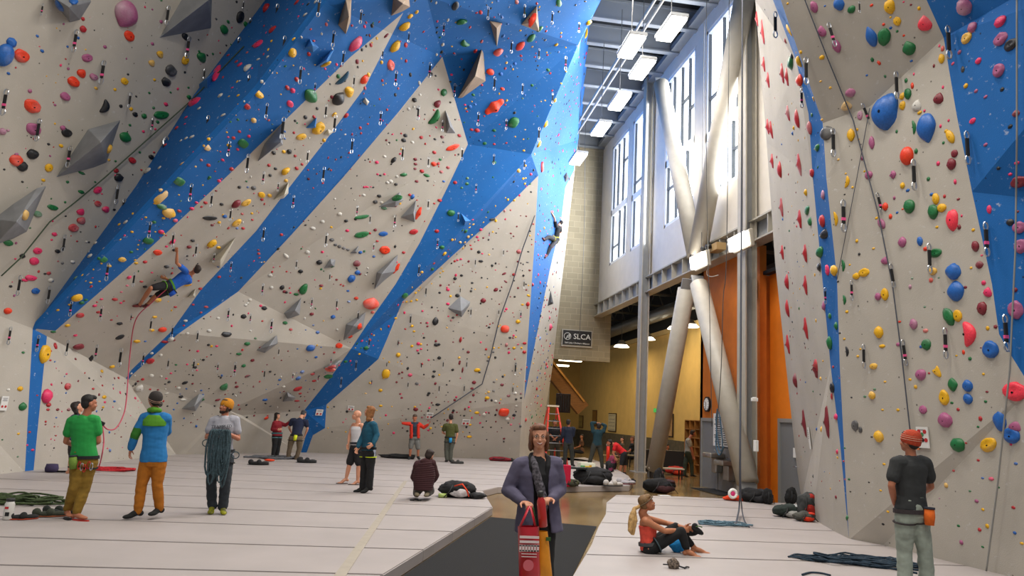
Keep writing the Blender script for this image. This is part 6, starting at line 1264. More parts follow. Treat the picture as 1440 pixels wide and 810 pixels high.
w.part('beard', bm, mat('beard', '2A1A12', .9, var=.3, scale=40), vox=.006, sm=1, wr=.003)
w.shirt(cloth('tee_grey', '9A9AA2', .05, 12), .6, -.10, .016, 't_shirt'); w.trousers(cloth('jeans_dark', '272D33', .12, 16), 1.95, .022, wr=.009, flare=.01)
w.harness('24262A', '24262A'); w.shoes(cloth('shoe_yellow_black', '25270F', 0, 9, .7, '9A9A12'))
up_ = w.up; Rt = Matrix([-w.xs, w.up, w.fw]).transposed(); cc = w.pel.lerp(w.che, .84) + w.fw * .148
text_obj('shirt_lettering', 'TRAMPLED', cc, .062, mat('shirt_ink', '3A4048', .8), w.root, rot=Rt); text_obj('shirt_lettering', 'TURTLES', cc - w.up * .052 + w.fw * .004, .062, mat('shirt_ink', '3A4048', .8), w.root, rot=Rt)
MRG = cloth('rope_slate', '34474E', .35, 40)
rt = empty('rope_coil', (w.pel.x, w.pel.y - .35, .9), 'slate blue rope coil hanging from the hands of the man in mustard beanie', 'rope')
rr = random.Random(4); top = (w.J['haL'] + w.J['haR']) / 2
for i in range(26):
    bm = NB(); a = rr.uniform(-.13, .13); L_ = rr.uniform(.38, .86); ww = rr.uniform(.02, .07)
    pts = []
    for k in range(15):
        t = k / 14; ang = math.pi * 2 * t; pts.append(top + Vector((a + ww * math.sin(ang), -.05 + rr.uniform(-.02, .02) - .02 * i / 15, .02 - L_ * (1 - math.cos(ang)) / 2)))
    tube(bm, pts, .014, 6); finish('rope_loop', bm, MRG, rt, True)
for p in (at(290, 623, 12.0), at(331, 640, 12.0)):
    bm = NB(); tube(bm, [p + Vector((.055 * math.cos(a), 0, .05 * math.sin(a))) for a in [2 * math.pi * k / 16 for k in range(17)]], .007, 6); finish('rope_loop', bm, MRG, rt, True)
# ---- 8 bald man in white tank top
w = Fig('bald man in white tank top and black shorts standing in flip-flops', 17.5, J(head=(501.5, 584), neck=(504, 593), shR=(497, 598, .16), shL=(509, 598.5, -.1), elR=(491.5, 612, .12), wrR=(490, 624, .06), haR=(489, 630, .04), elL=(512, 613, -.1), wrL=(507, 625, -.16), haL=(504, 630, -.2),
    hpR=(499, 628, .07), hpL=(505, 628, -.06), knR=(491.5, 653, .05), knL=(504.5, 654, -.06), anR=(486.5, 674, .05), anL=(503, 677, -.06), toR=(476, 679, 0), toL=(494, 681.5, -.1)), (-.97, -.15, .12), SK1, 1.0, .010)
w.body(); w.face_details(False, '8A7A6A'); bm = NB(); loft(bm, w.torso_secs(.012, -.06, .95)); 
for sd in 'LR': limb(bm, [w.che.lerp(w.J['sh' + sd], .55) - Vector((0, 0, .03)), w.che.lerp(w.J['neck'], .4).lerp(w.J['sh' + sd], .3)], [.05, .04])
w.part('tank_top', bm, cloth('tank_white', 'CFCDD0', .03)); w.trousers(cloth('shorts_black', '19191C'), .86, .022, 'shorts', .015); w.harness('20222A', '20222A', gear=False)
for sd in 'LR':
    an, to = w.J['an' + sd], w.J['to' + sd]; d = (to - an); d.z = 0; d.normalize(); sv = d.cross(Vector((0, 0, 1))); bm = NB(); c = Vector((an.x, an.y, .014)) + d * .08
    prism(bm, [c + d * (.135 * math.cos(a)) + sv * (.048 * math.sin(a)) for a in [2 * math.pi * k / 16 for k in range(16)]], (0, 0, -.016)); w.raw('flip_flop', bm, cloth('flip_brown', '3A2A20'), False)
# ---- 9 long haired person in teal
w = Fig('person with long curly auburn hair in teal top and black trousers', 15.95, J(head=(519.5, 579), neck=(521, 590), shR=(516, 597, .16), shL=(526, 598, -.14), elR=(510, 614, .1), wrR=(503, 629, -.02), haR=(501, 635, -.05), elL=(530, 612, -.16), wrL=(525, 624, -.28), haL=(520, 628, -.32),
    hpR=(514, 637, .08), hpL=(522, 637, -.08), knR=(512, 661, .06), knL=(521, 661, -.08), anR=(510, 687, .06), anL=(519.5, 686, -.08), toR=(499, 691, 0), toL=(509, 691.5, -.14)), (-.93, .3, .18), SK1, 1.02, .010)
w.body(); w.hair('8A5A30', 'long', .010); w.shirt(cloth('top_teal', '0F4C62', .08), 1.92, -.02, .018, 'jacket', wr=.006); w.trousers(cloth('trousers_black', '151517'), 1.96, .02, flare=.008); w.harness('17181B', 'BFD01E')
w.shoes(cloth('shoe_black', '1B1C1C'))
bm = NB(); c = w.pel + w.xs * 0 + Vector((.10, -.13, .0)); box(bm, c, (.10, .04, .16), bev=.01); w.raw('gear_pouch', bm, cloth('pouch', '2C5AA0', 0, 14, .8, 'C8C8CC'))
bm = NB(); a = w.pel + Vector((-.12, .05, -.1)); 
# ---- 10 woman in red feeding rope
w = Fig('woman in dark red fleece and black trousers feeding rope', 25.6, J(head=(390, 584.3), neck=(389, 590), shR=(386, 594, -.12), shL=(393, 594, .12), elR=(383, 603, -.1), wrR=(390, 604, -.2), haR=(393, 603, -.22), elL=(401, 597, .05), wrL=(408, 593, 0), haL=(411, 591, 0),
    hpR=(386.5, 611, -.06), hpL=(393, 611, .06), knR=(386, 625, -.06), knL=(391.5, 625, .06), anR=(384, 639.5, -.06), anL=(389.5, 639.5, .06), toR=(390, 642, -.1), toL=(395, 641.5, .05)), (.93, -.35, .0), SK1, .97, .012, dv=1.0)
w.body(); w.hair('1C1411', 'long'); w.shirt(cloth('fleece_red', '7C1220'), 1.9, -.1, .02, 'fleece'); w.trousers(cloth('trousers_black', '151517'), 1.97, .02); w.harness('2C6A70', '6A9AA0'); w.shoes(cloth('shoe_black', '1B1C1C'))
# ---- 11 bending man
w = Fig('man in navy t-shirt and taupe trousers leaning forward beside the woman in red', 24.3, J(head=(427, 582.5, .35), neck=(423.5, 586, .25), shL=(411, 591, .12), shR=(430.5, 593, .12), elL=(406.5, 601, .2), wrL=(409, 607, .42), haL=(411, 610, .48), elR=(432.5, 603, .12), wrR=(429, 612, .2), haR=(427, 616, .22),
    hpL=(410, 616), hpR=(422, 616), knL=(407.5, 630, -.02), knR=(421, 631, 0), anL=(404.5, 645.5, 0), anR=(416, 646.5, 0), toL=(402.5, 648, .05), toR=(414, 650, -.1)), (.5, .7, -.4), SK1, 1.0, .012)
w.body(); w.hair('3A3A3C', 'short'); w.shirt(cloth('tee_navy', '151E38'), .55, -.05, .018, 't_shirt'); w.trousers(cloth('trousers_taupe', '5E5140', .1), 1.92, .018); w.harness('1B1B1D', '1B1B1D', 'C6CF28', (0, -.14)); w.shoes(cloth('shoe_black', '1B1C1C'))
# ---- 12 red jacket man
w = Fig('man in open orange-red jacket and grey shorts holding a belay rope', 26.9, J(head=(583.3, 585.5), neck=(583, 590.5), shR=(577.5, 594), shL=(589, 594), elR=(571, 593.5, -.05), wrR=(565.5, 592.5, -.1), haR=(564, 590, -.12), elL=(596, 599, -.05), wrL=(602.5, 594.5, -.12), haL=(604.5, 592, -.14),
    hpR=(580, 613), hpL=(586.5, 613), knR=(577.5, 627, -.05), knL=(588, 628, -.05), anR=(576.5, 640), anL=(588, 640), toR=(575, 643, -.1), toL=(589.5, 643, -.1)), (0, -.95, -.3), SK3, 1.0, .012, dv=2.3)
w.body(); w.hair('4A3626', 'short'); w.shirt(cloth('tee_slate', '26303E'), .5, -.12, .012, 't_shirt'); w.trousers(cloth('shorts_grey', '6A6A66'), .96, .03, 'shorts'); w.shoes(cloth('shoe_black', '1B1C1C'))
bm = NB()
for sd in 'LR':
    sh, el, wr_ = w.J['sh' + sd], w.J['el' + sd], w.J['wr' + sd]
    limb(bm, [sh.lerp(w.che, .2), sh, sh.lerp(el, .5), el, el.lerp(wr_, .85)], [.075, .072, .07, .062, .05])
    loft(bm, [(w.pel.lerp(w.che, t) + w.xs * (.115 if sd == 'R' else -.115) + w.fw * .02, w.xs, w.fw, .068, .13) for t in (-.05, .3, .7, .98)])
w.part('jacket', bm, cloth('jacket_orange_red', 'C02A14'), wr=.006); w.harness('23252A', '23252A', gear=False)
# ---- 13 olive shirt man
w = Fig('man in olive t-shirt and grey trousers with a blue chalk bag, facing wall', 26.3, J(head=(634, 587), neck=(633.3, 593), shL=(626, 598.5), shR=(641, 599), elL=(622.5, 608, .08), wrL=(627, 611, .26), haL=(630, 611, .3), elR=(643, 611, 0), wrR=(641, 620, .03), haR=(640, 624, .05),
    hpL=(629, 618), hpR=(637, 618), knL=(627.5, 632.5, .02), knR=(634, 634, 0), anL=(628.5, 647), anR=(633.5, 647), toL=(627, 648.5, .1), toR=(636, 650, -.05)), (-.1, .98, .2), SK1, 1.0, .012)
w.body(); w.hair('221A16', 'short'); w.shirt(cloth('tee_olive', '45481E'), .6, -.08, .02, 't_shirt'); w.trousers(cloth('trousers_greygreen', '4C4E46'), 1.95, .02); w.harness('1E2024', '1E2024', '1E8CC8', (0, -.15)); w.shoes(cloth('shoe_black', '1B1C1C'))
# ---- 14 kneeling person in puffer jacket
w = Fig('person in maroon quilted puffer jacket kneeling on the pads, seen from behind', 15.0, J(head=(604, 641), neck=(599, 648), shL=(588, 654), shR=(607, 652), elL=(583, 671, .12), wrL=(590, 680, .3), haL=(595, 682, .36), elR=(612, 669, .12), wrR=(606, 679, .3), haR=(602, 681, .36),
    hpL=(589, 685, -.02), hpR=(602, 685, -.02), knL=(586, 692, .38), knR=(606, 690, .38), anL=(586, 695, -.08), anR=(601, 694.5, -.08), toL=(587, 697, -.22), toR=(599, 697.5, -.22)), (.45, .85, -.2), SK1, 1.0, .010)
w.body(); w.hair('281A14', 'short'); w.trousers(cloth('trousers_grey_worn', '4E4B46'), 1.93, .02); w.shoes(cloth('shoe_tan', '6E6450'))
mp = cloth('puffer_maroon', '38181C', .1)
for i in range(13):
    t0 = -.12 + i * .092; c = w.pel.lerp(w.che, t0 + .046); bm = NB(); ww = .225 - .006 * abs(i - 6) - (.03 if i > 10 else 0); x = w.xh.lerp(w.xs, min(1, i / 10)).normalized()
    loft(bm, [(c + w.up * q * .055, x, w.fw, ww * k, .17 * k) for q, k in ((-.5, .90), (-.3, .98), (0, 1.0), (.3, .98), (.5, .90))], 26); w.raw('quilted_band', bm, mp)
bm = NB()
for sd in 'LR': limb(bm, [w.J['sh' + sd].lerp(w.che, .3), w.J['sh' + sd], w.J['el' + sd], w.J['wr' + sd]], [.10, .09, .085, .06])
w.part('jacket_sleeves', bm, mp, wr=.01); bm = NB(); nk = w.J['neck']; ellipsoid(bm, nk - w.fw * .05 - Vector((0, 0, .02)), (.13, .09, .07)); w.part('hood', bm, mp, wr=.008)
# ---- 15 climber in blue
w = Fig('climber in blue t-shirt and black shorts hanging from the left overhang', 17, J(head=(276.5, 379, 'w-.75'), neck=(270.5, 384, 'w-.68'), shL=(260, 380, 'w-.5'), shR=(266, 396, 'w-.75'), elL=(248.5, 370, 'w-.35'), wrL=(249, 355, 'w-.15'), haL=(248, 350, 'w-.08'), elR=(248, 398, 'w-.5'), wrR=(233, 392, 'w-.2'), haR=(228, 390, 'w-.12'),
    hpL=(237, 400, 'w-.5'), hpR=(239, 408, 'w-.6'), knL=(212, 405, 'w-.42'), knR=(219, 416, 'w-.5'), anL=(196, 429, 'w-.15'), anR=(207, 428, 'w-.2'), toL=(189, 431, 'w-.08'), toR=(202, 432, 'w-.1')), (-.35, .5, .6), SK2, 1.0, .010, ground=None)
w.body(hands=(1.2, 1.0), palmL=(0, 1, .3), palmR=(0, 1, .3)); w.hair('2A1C14', 'short'); w.shirt(cloth('tee_blue', '1E5CB8'), .5, -.05, .016, 't_shirt'); w.trousers(cloth('shorts_black', '19191C'), .85, .022, 'shorts'); w.harness('5A9A28', '6AB030', '1C4FB0', (.06, -.17)); w.shoes(cloth('climbing_shoe', '2A2424', 0, 12, .7, '8A3A3A')); PEO['climber'] = w
# ---- 16 climber in black on the tower
w = Fig('climber in black with yellow harness high on the narrow tower', 26, J(head=(788, 313.5, 'w-.75'), neck=(785.5, 317, 'w-.65'), shL=(782, 318, 'w-.45'), shR=(788, 321, 'w-.75'), elL=(779.5, 306, 'w-.3'), wrL=(775.5, 299, 'w-.1'), haL=(774, 296, 'w-.05'), elR=(789, 328, 'w-.5'), wrR=(784, 330, 'w-.15'), haR=(782, 328, 'w-.08'),
    hpL=(780, 336, 'w-.5'), hpR=(784, 337, 'w-.7'), knL=(771.5, 333, 'w-.45'), knR=(774, 348, 'w-.5'), anL=(765.5, 337, 'w-.15'), anR=(769, 359, 'w-.15'), toL=(762, 334, 'w-.1'), toR=(765.5, 363, 'w-.1')), (-.5, .8, .3), SK1, 1.0, .012, ground=None)
w.body(hands=(1.2, 1.0), palmL=(0, 1, .3), palmR=(0, 1, .3)); w.hair('1E1714', 'short'); w.shirt(cloth('tee_black', '1C1E20'), .5, -.05, .016, 't_shirt'); w.trousers(cloth('trousers_darkgrey', '26262B'), 1.93, .02); w.harness('B8B428', 'B8B428'); w.shoes(cloth('climbing_shoe', '2A2424', 0, 12, .7, '8A3A3A'))
# ---- background group
BGG = None
def stand(label, u, vf, zf, headv, fx, shirt, pants, hairc, sleeve=.5, plen=1.95, skin=SK3, arms=None, lean=0, wid=None, style='short', shn='t_shirt', du=0):
    g = atz(u, vf, zf); Y = g.y; s_ = (vf - headv) / 1.0   # px height
    w_ = s_ * .115 if wid is None else wid; sg = 1 if fx[1] > 0 else -1   # facing away: left shoulder is at image left
    v = lambda t: vf - s_ * t
    L, R = (-w_, w_) if sg > 0 else (w_, -w_)
    hx = u + du + lean
    J_ = dict(head=(hx, v(.93)), neck=(u + du + lean * .9, v(.85)), shL=(u + du + lean * .8 + L, v(.80)), shR=(u + du + lean * .8 + R, v(.80)), elL=(u + du + lean * .7 + L * 1.25, v(.62)), wrL=(u + du + L * 1.15 + lean * .5, v(.48), .1 * sg), elR=(u + du + lean * .7 + R * 1.25, v(.62)), wrR=(u + du + R * 1.15 + lean * .5, v(.48), .1 * sg),
        hpL=(u + du * .6 + L * .5, v(.51)), hpR=(u + du * .6 + R * .5, v(.51)), knL=(u + L * .6, v(.28)), knR=(u + R * .6, v(.28)), anL=(u + L * .7, v(.05)), anR=(u + R * .7, v(.05)), toL=(u + L * .8 + fx[0] * s_ * .06, v(.02), fx[1] * .12), toR=(u + R * .8 + fx[0] * s_ * .06, v(.02), fx[1] * .12))
    if arms: J_.update(arms)
    w = Fig(label, Y, J_, (fx[0], fx[1], 0), skin, 1.0, .013, ground=zf)
    w.body(); w.hair(hairc, style); w.shirt(cloth('shirt_' + shirt, shirt), sleeve, -.08, .018, shn); w.trousers(cloth('pants_' + pants, pants), plen, .02); w.shoes(cloth('shoe_black', '1B1C1C')); return w
stand('man in navy long-sleeved top standing right of the red ladder', 799.5, 656, 0, 590, (.5, .8), '141C30', '2A2C28', '1A1412', 1.9, arms=dict(elL=(791, 613), wrL=(788, 619, .1), elR=(806, 613), wrR=(806, 606, .2)), shn='top')
stand('person in black shirt standing behind the red ladder', 780.5, 653, 0, 590, (.4, -.9), '17181C', '3A3428', '3A2A20', .6, arms=dict(elL=(786, 612), wrL=(781, 617, -.15), elR=(774, 611), wrR=(778, 616, -.15)))
stand('man in dark teal top with both arms raised, hands behind his head', 839.5, 660, 0, 592, (.1, .99), '12333C', '35352C', '1E1612', 1.9, arms=dict(head=(842, 600), neck=(841.5, 604), shL=(834, 607), shR=(848.5, 607), elL=(832, 595), wrL=(838, 594.5, .05), haL=(841, 595, .05), elR=(851.5, 599, 0), wrR=(846, 596, .05), haR=(843, 596, .05), knL=(831.5, 642), anL=(828, 654), toL=(826, 656, .1), knR=(845.5, 643), anR=(847, 657), toR=(848, 660, .1)), shn='top')
stand('man in red t-shirt and dark shorts bending forward over the bags', 873, 668, -.15, 612, (-.95, .2), 'C4181E', '1E2024', '1C1512', .5, .95, arms=dict(head=(857, 623), neck=(861, 624), shL=(865, 627, -.18), shR=(866, 625, .18), elL=(862, 637, -.2), wrL=(865, 643, -.25), elR=(867, 636, .15), wrR=(872, 643, .1), hpL=(877, 638, -.12), hpR=(878, 637, .1), knL=(874, 653, -.1), knR=(879, 653, .1), anL=(871.5, 665, -.1), anR=(878, 665, .1), toL=(866, 667, -.1), toR=(873, 667, .1)))
stand('man in pale grey t-shirt standing at the wooden cubby shelf', 968, 671, -.15, 605, (.95, .25), '8E8C80', '2B3424', '2A1E18', .6, arms=dict(head=(974.5, 609.5), neck=(971, 614), shL=(969, 619, .15), shR=(967, 620, -.15), elL=(973, 630, .15), wrL=(975, 641, .1), elR=(972, 631, -.15), wrR=(974, 642, -.1), hpL=(968, 637, .1), hpR=(967, 637, -.1)))
def sitting(label, u, v, Y, shirt, pants, hairc, fx=(-1, 0), skin=SK3, pxm=None):
    k = 1040 / Y * 1.0; f = fx[0]
    J_ = dict(head=(u, v), neck=(u, v + .16 * k), shL=(u, v + .25 * k, .17 * (1 if f > 0 else -1)), shR=(u, v + .25 * k, -.17 * (1 if f > 0 else -1)), elL=(u + f * .1 * k, v + .5 * k, .2), wrL=(u + f * .32 * k, v + .58 * k, .12), elR=(u + f * .1 * k, v + .5 * k, -.2), wrR=(u + f * .32 * k, v + .58 * k, -.12),
        hpL=(u, v + .78 * k, .1), hpR=(u, v + .78 * k, -.1), knL=(u + f * .42 * k, v + .74 * k, .12), knR=(u + f * .42 * k, v + .74 * k, -.12), anL=(u + f * .42 * k, v + 1.14 * k, .12), anR=(u + f * .40 * k, v + 1.14 * k, -.12), toL=(u + f * .58 * k, v + 1.18 * k, .12), toR=(u + f * .56 * k, v + 1.18 * k, -.12))
    w = Fig(label, Y, J_, (f, fx[1], 0), skin, 1.0, .015, ground=-.15); w.body(); w.hair(hairc, 'short'); w.shirt(cloth('shirt_' + shirt, shirt), .5, -.08, .018); w.trousers(cloth('pants_' + pants, pants), 1.9, .02); w.shoes(cloth('shoe_black', '1B1C1C')); return w
sitting('man in black t-shirt sitting on the bench behind the slim column', 889, 617.5, 31.5, '1A1B1E', '222226', '6A4A36', (-1, -.1))
sitting('woman in grey top sitting further back on the hall bench', 875, 618, 35.0, '5A564C', '24242A', '2A1E18', (-1, -.3), SK1)
sitting('person in brown sitting against the far hall wall', 818, 614, 38.0, '6A4A34', '1E1E22', '2A1E18', (-1, -.4), SK2)
sitting('person in dark clothes sitting on the bench right of the leaning brace', 938, 628.5, 30.5, '17171A', '1C1C20', '1A1412', (1, -.2), SK3)
# ================================================================= things on the pads and in the hall
def blob(bm, c, r, seed=0, amp=.18, fr=3, sub=4):
    vs = ellipsoid(bm, c, r, sub=sub); off = Vector((seed * 1.7, seed * 2.3, seed))
    for v in vs:
        d = v.co - Vector(c); v.co = Vector(c) + d * (1 + amp * (noise.noise(d * fr + off) * 2 + 1.1 * abs(noise.noise(d * fr * 3.3 + off)) + .5 * noise.noise(d * fr * 8 + off)))
def flatten(bm, z):
    for v in bm.verts:
        if v.co.z < z: v.co.z = z + (v.co.z - z) * .02
def rope_pile(label, u, v, w, d, m, n=10, r=.014, z=0, seed=1, h=.08, tail=None, rot=0.0):
    p = atz(u, v, z); rr = random.Random(seed); root = empty('rope_pile', p, label, 'rope'); 
    for i in range(n):
        pts = []; cx = rr.uniform(-.35, .35) * w; cy = rr.uniform(-.3, .3) * d; a = w * rr.uniform(.25, .5); b = d * rr.uniform(.2, .5); ph = rr.uniform(0, 6.3); zz = r + h * i / n
        for k in range(25):
            t = 2 * math.pi * k / 24; x = cx + a * math.cos(t + ph) + .05 * w * math.sin(3 * t); y = cy + b * math.sin(t + ph) + .04 * math.cos(5 * t)
            x, y = x * math.cos(rot) - y * math.sin(rot), x * math.sin(rot) + y * math.cos(rot)
            pts.append((p.x + x, p.y + y, z + zz * (.6 + .4 * abs(math.sin(t * 2 + ph)))))
        bm = NB(); tube(bm, pts, r, 5); finish('loop', bm, m, root, True)
    if tail:
        bm = NB(); tube(bm, [atz(a, b, z + r) for a, b in tail], r, 5); finish('loose_end', bm, m, root, True)
    return root
def pack(label, u, v, s, c, z=0, rot=0, c2=None, cat='backpack', name='backpack', lying=False, seed=1, dpt=0):
    p = atz(u, v, z); root = empty(name, p, label, cat); m = cloth('pack_' + c, c, .2, 12); m2 = cloth('pack_' + (c2 or '2A2A2C'), c2 or '2A2A2C', .2, 12)
    W_, D_, H_ = (s * .40, s * .24, s * .17) if lying else (s * .24, s * .17, s * .33)
    bm = NB(); blob(bm, (p.x, p.y, z + H_ * .95), (W_ * .95, D_, H_), seed, .16, 4 / s); flatten(bm, z + .004); finish('pack_body', bm, m, root, True)
    R3 = Rz(rot); q = lambda a, b, c_: (p.x + (R3 @ Vector((a, b, 0))).x, p.y + (R3 @ Vector((a, b, 0))).y, z + c_)
    bm = NB(); blob(bm, q(W_ * .1, -D_ * .85, H_ * .62), (W_ * .55, D_ * .35, H_ * .5), seed + 3, .12, 5); flatten(bm, z + .004); finish('front_pocket', bm, m2, root, True)
    bm = NB(); blob(bm, q(W_ * .45, -D_ * .1, H_ * 1.6), (W_ * .4, D_ * .7, H_ * .28), seed + 5, .12, 5); finish('lid', bm, m2 if seed % 2 else m, root, True)
    for t in (-1, 1):
        bm = NB(); tube(bm, [q(t * W_ * .3, -D_ * .9, H_ * 1.6), q(t * W_ * .5, -D_ * 1.35, H_ * .9), q(t * W_ * .8, -D_ * 1.3, .02)], .014, 5, flat=.5); finish('shoulder_strap', bm, mat('strap_dark', '151516', .8), root, True)
    return root
def shoe_pair(label, u, v, c, z=0, rot=0, c2='1C1C1C', s=1.0, n=2, cat='shoes', spread=.13):
    p = atz(u, v, z); root = empty('shoe_pair' if n == 2 else 'shoe', p, label, cat)
    for i in range(n):
        R3 = Rz(rot + (.5 if i else 0)); o = Vector((p.x + (i * spread) * s, p.y + i * .06, z)); bm = NB()
        P_ = lambda a, b, c_: o + R3 @ Vector((a * s, b * s, 0)) + Vector((0, 0, c_ * s))
        ellipsoid(bm, P_(.03, 0, .035), (.10 * s, .042 * s, .034 * s), R3, 2); ellipsoid(bm, P_(-.07, 0, .055), (.05 * s, .036 * s, .05 * s), R3, 2); flatten(bm, z + .01); q = finish('shoe_upper', bm, cloth('shoe_' + c, c), root, True)
        bm = NB(); ellipsoid(bm, P_(0, 0, .01), (.14 * s, .045 * s, .012 * s), R3, 2); flatten(bm, z + .002); finish('sole', bm, cloth('sole_' + c2, c2), root, True)
    return root
MR = lambda n, c: cloth('rope_' + n, c, .35, 40)
rope_pile('olive green rope heaped on the pads at the left picture edge', 18, 708, 1.0, .5, MR('olive', '3C4A2A'), 12, .015, seed=3, h=.12, tail=[(30, 702), (44, 698), (52, 704), (46, 710), (30, 708)])
shoe_pair('dark green and orange climbing shoes lying right of the olive rope', 60, 727, '3A3F33', 0, .2, '8A4A2A', 1.15)
shoe_pair('black climbing shoes between the white bottle and the rope', 22, 731, '242424', 0, .4, 'A03A20', 1.0)
shoe_pair('dark grey sandals nearest the man in green', 72, 724, '2B302B', 0, -.3, '6A3A28', 1.2)
p = atz(10.5, 731, 0); b = empty('bottle', p, 'white bottle with red print standing at the left edge of the pads', 'bottle')
bm = NB(); loft(bm, [(p + Vector((0, 0, q)), Vector((1, 0, 0)), Vector((0, 1, 0)), r, r) for q, r in ((.004, .055), (.02, .06), (.20, .06), (.225, .05), (.24, .045))]); finish('bottle_body', bm, mat('bottle_white', 'D2CFC8', .4), b, True)
bm = NB(); loft(bm, [(p + Vector((0, 0, q)), Vector((1, 0, 0)), Vector((0, 1, 0)), r, r) for q, r in ((.24, .05), (.275, .05), (.28, .03))]); finish('cap', bm, mat('bottle_cap', '2B2B2B', .5), b, True)
bm = NB(); box(bm, p + Vector((-.005, -.0605, .16)), (.045, .004, .03)); finish('red_print', bm, M_RED, b); bm = NB(); box(bm, p + Vector((.01, -.0605, .08)), (.05, .004, .05)); finish('dark_print', bm, M_BLK, b)
p = atz(72, 664, 0); b = empty('chalk_bucket', p, 'purple fabric chalk bucket with a black strap beside the blue stripe', 'chalk bucket')
bm = NB(); tube(bm, [p + Vector((0, 0, .01)), p + Vector((0, 0, .08)), p + Vector((.0, 0, .17))], [.12, .13, .11], 14); finish('bucket', bm, cloth('bucket_purple', '3A3050'), b, True)
bm = NB(); tube(bm, [p + Vector((.1, 0, .02)), p + Vector((.3, 0, .025)), p + Vector((.5, -.05, .03)), p + Vector((.62, -.05, .02))], .022, 6); tube(bm, [p + Vector((.60, -.05, .03)), p + Vector((.66, -.05, .09)), p + Vector((.72, -.04, .03))], .04, 6); finish('strap', bm, cloth('strap_black', '18181A'), b, True)
rope_pile('red rope lying loosely behind the man in green', 142, 661, 1.1, .7, MR('red', 'B8202A'), 7, .016, seed=6, h=.05)
# pink rope of the climber in blue
MPK = mat('rope_pink', 'B8475C', .8)
def cable(name, lab, pts, r, m, cat='rope', group=None):
    # smooth through the points
    out = []
    P_ = [Vector(p) for p in pts]
    for i in range(len(P_) - 1):
        a, b_, c, d = P_[max(i - 1, 0)], P_[i], P_[i + 1], P_[min(i + 2, len(P_) - 1)]
        for k in range(8):
            t = k / 8; out.append(.5 * ((2 * b_) + (c - a) * t + (2 * a - 5 * b_ + 4 * c - d) * t * t + (3 * b_ - a - 3 * c + d) * t ** 3))
    out.append(P_[-1]); bm = NB(); tube(bm, out, r, 6); return tag(finish(name, bm, m, None, True), lab, cat, group)
cw = PEO['climber'].pel
cable('climbing_rope', 'pink climbing rope from the belayer up to the climber in blue', [at(144, 597, 16.0), at(152, 604, 16.2), at(163, 602, 16.5), at(173, 585, 17), at(178, 560, 17.5), LW.point(183, 500)[0] + Vector((.1, -.3, -.1)), LW.point(190, 447)[0] + Vector((.1, -.25, -.1)), at(214, 425, cw.y - .05), cw + Vector((0, -.12, -.05))], .013, MPK)
cable('climbing_rope', 'slack pink rope hanging from the belay device to the pads', [at(142, 596, 16.0), at(136, 589, 16.0), at(133, 587, 16)], .013, MPK)
cable('climbing_rope', 'pink rope end falling from the belay device to the red rope', [at(144, 598, 16.0), at(146, 620, 16.0), at(143, 642, 16.1), atz(139, 657, .03)], .013, MPK)
bm = NB(); c = at(143, 595, 16.0); box(bm, c, (.12, .05, .07), Matrix.Rotation(.4, 3, 'Y'), .01); tag(finish('belay_device', bm, M_QB), 'black belay device at the belayer\'s hands', 'belay device')
# gear by the back wall
rope_pile('grey rope lying at the feet of the woman in red', 388, 645, 1.3, .8, MR('grey', '5A5C60'), 8, .02, seed=9, h=.06)
bm = NB(); p = atz(379, 647, .04); ellipsoid(bm, p, (.16, .1, .035)); tag(finish('frisbee_bag', bm, cloth('orange_cloth', 'D8401A'), None, True), 'small orange bag on the grey rope by the woman in red', 'bag')
for a in ((358, 654, '1A1A1C', 'black shoes alone on the pads left of the woman in red', 1.5), (426, 651, '222224', 'dark shoes right beside the bending man', 1.6), (411, 646, '2A2A2C', 'shoes behind the feet of the bending man', 1.3), (640, 652, '3A3A38', 'grey shoes beside the man in olive', 1.3), (716, 649, '1A1A1C', 'black shoes at the right end of the red bag', 1.3)):
    shoe_pair(a[3], a[0], a[1], a[2], 0, .1, '101010', a[4])
def duffel(label, u, v, L, c, r=.09):
    p = atz(u, v, 0); root = empty('duffel_bag', p, label, 'bag'); bm = NB(); blob(bm, p + Vector((0, 0, r * .8)), (L / 2, r * 1.4, r), 3, .22, 4, 3); flatten(bm, .004); finish('bag_body', bm, cloth('pack_' + c, c, .2, 12), root, True)
    bm = NB(); tube(bm, [p + Vector((-L * .3, -.1, r * 1.2)), p + Vector((0, -.16, r * .8)), p + Vector((L * .3, -.1, r * 1.3))], .015, 5); finish('handle', bm, mat('strap_dark', '151516', .8), root, True)
duffel('long flat black bag at the feet of the man in the red jacket', 562, 645, 1.3, '18181A')
duffel('flat dark red bag lying at the foot of the back wall', 701, 648.5, .8, '7A1420')
bm = NB(); p = atz(584.5, 704.5, 0)
for q in (-1, 1): tube(bm, [p + Vector((q * .07 + .035 * math.cos(t), .035 * math.sin(t), .016)) for t in [2 * math.pi * k / 12 for k in range(13)]], .012, 5)
tube(bm, [p + Vector((-.05, 0, .02)), p + Vector((.05, .01, .03))], .012, 5); tag(finish('brush_clip', bm, M_QB, None, True), 'small black carabiner clip in front of the kneeling person', 'carabiner')
pb = pack('black and white backpack with orange trim lying right of the kneeling person', 640, 699, .95, '16171A', 0, .15, 'C8C4C4', lying=True, seed=2)
p = atz(640, 699, 0); bm = NB(); tube(bm, [p + Vector((-.05, -.3, .25)), p + Vector((.1, -.36, .3)), p + Vector((.2, -.36, .18)), p + Vector((.25, -.34, .06))], .025, 6, flat=.6); finish('orange_trim', bm, cloth('orange_cloth', 'D8401A'), pb, True)
bm = NB(); blob(bm, p + Vector((.4, -.1, .05)), (.2, .12, .06), 5, .3, 6); flatten(bm, .003); finish('dangling_straps', bm, M_QB, pb, True)
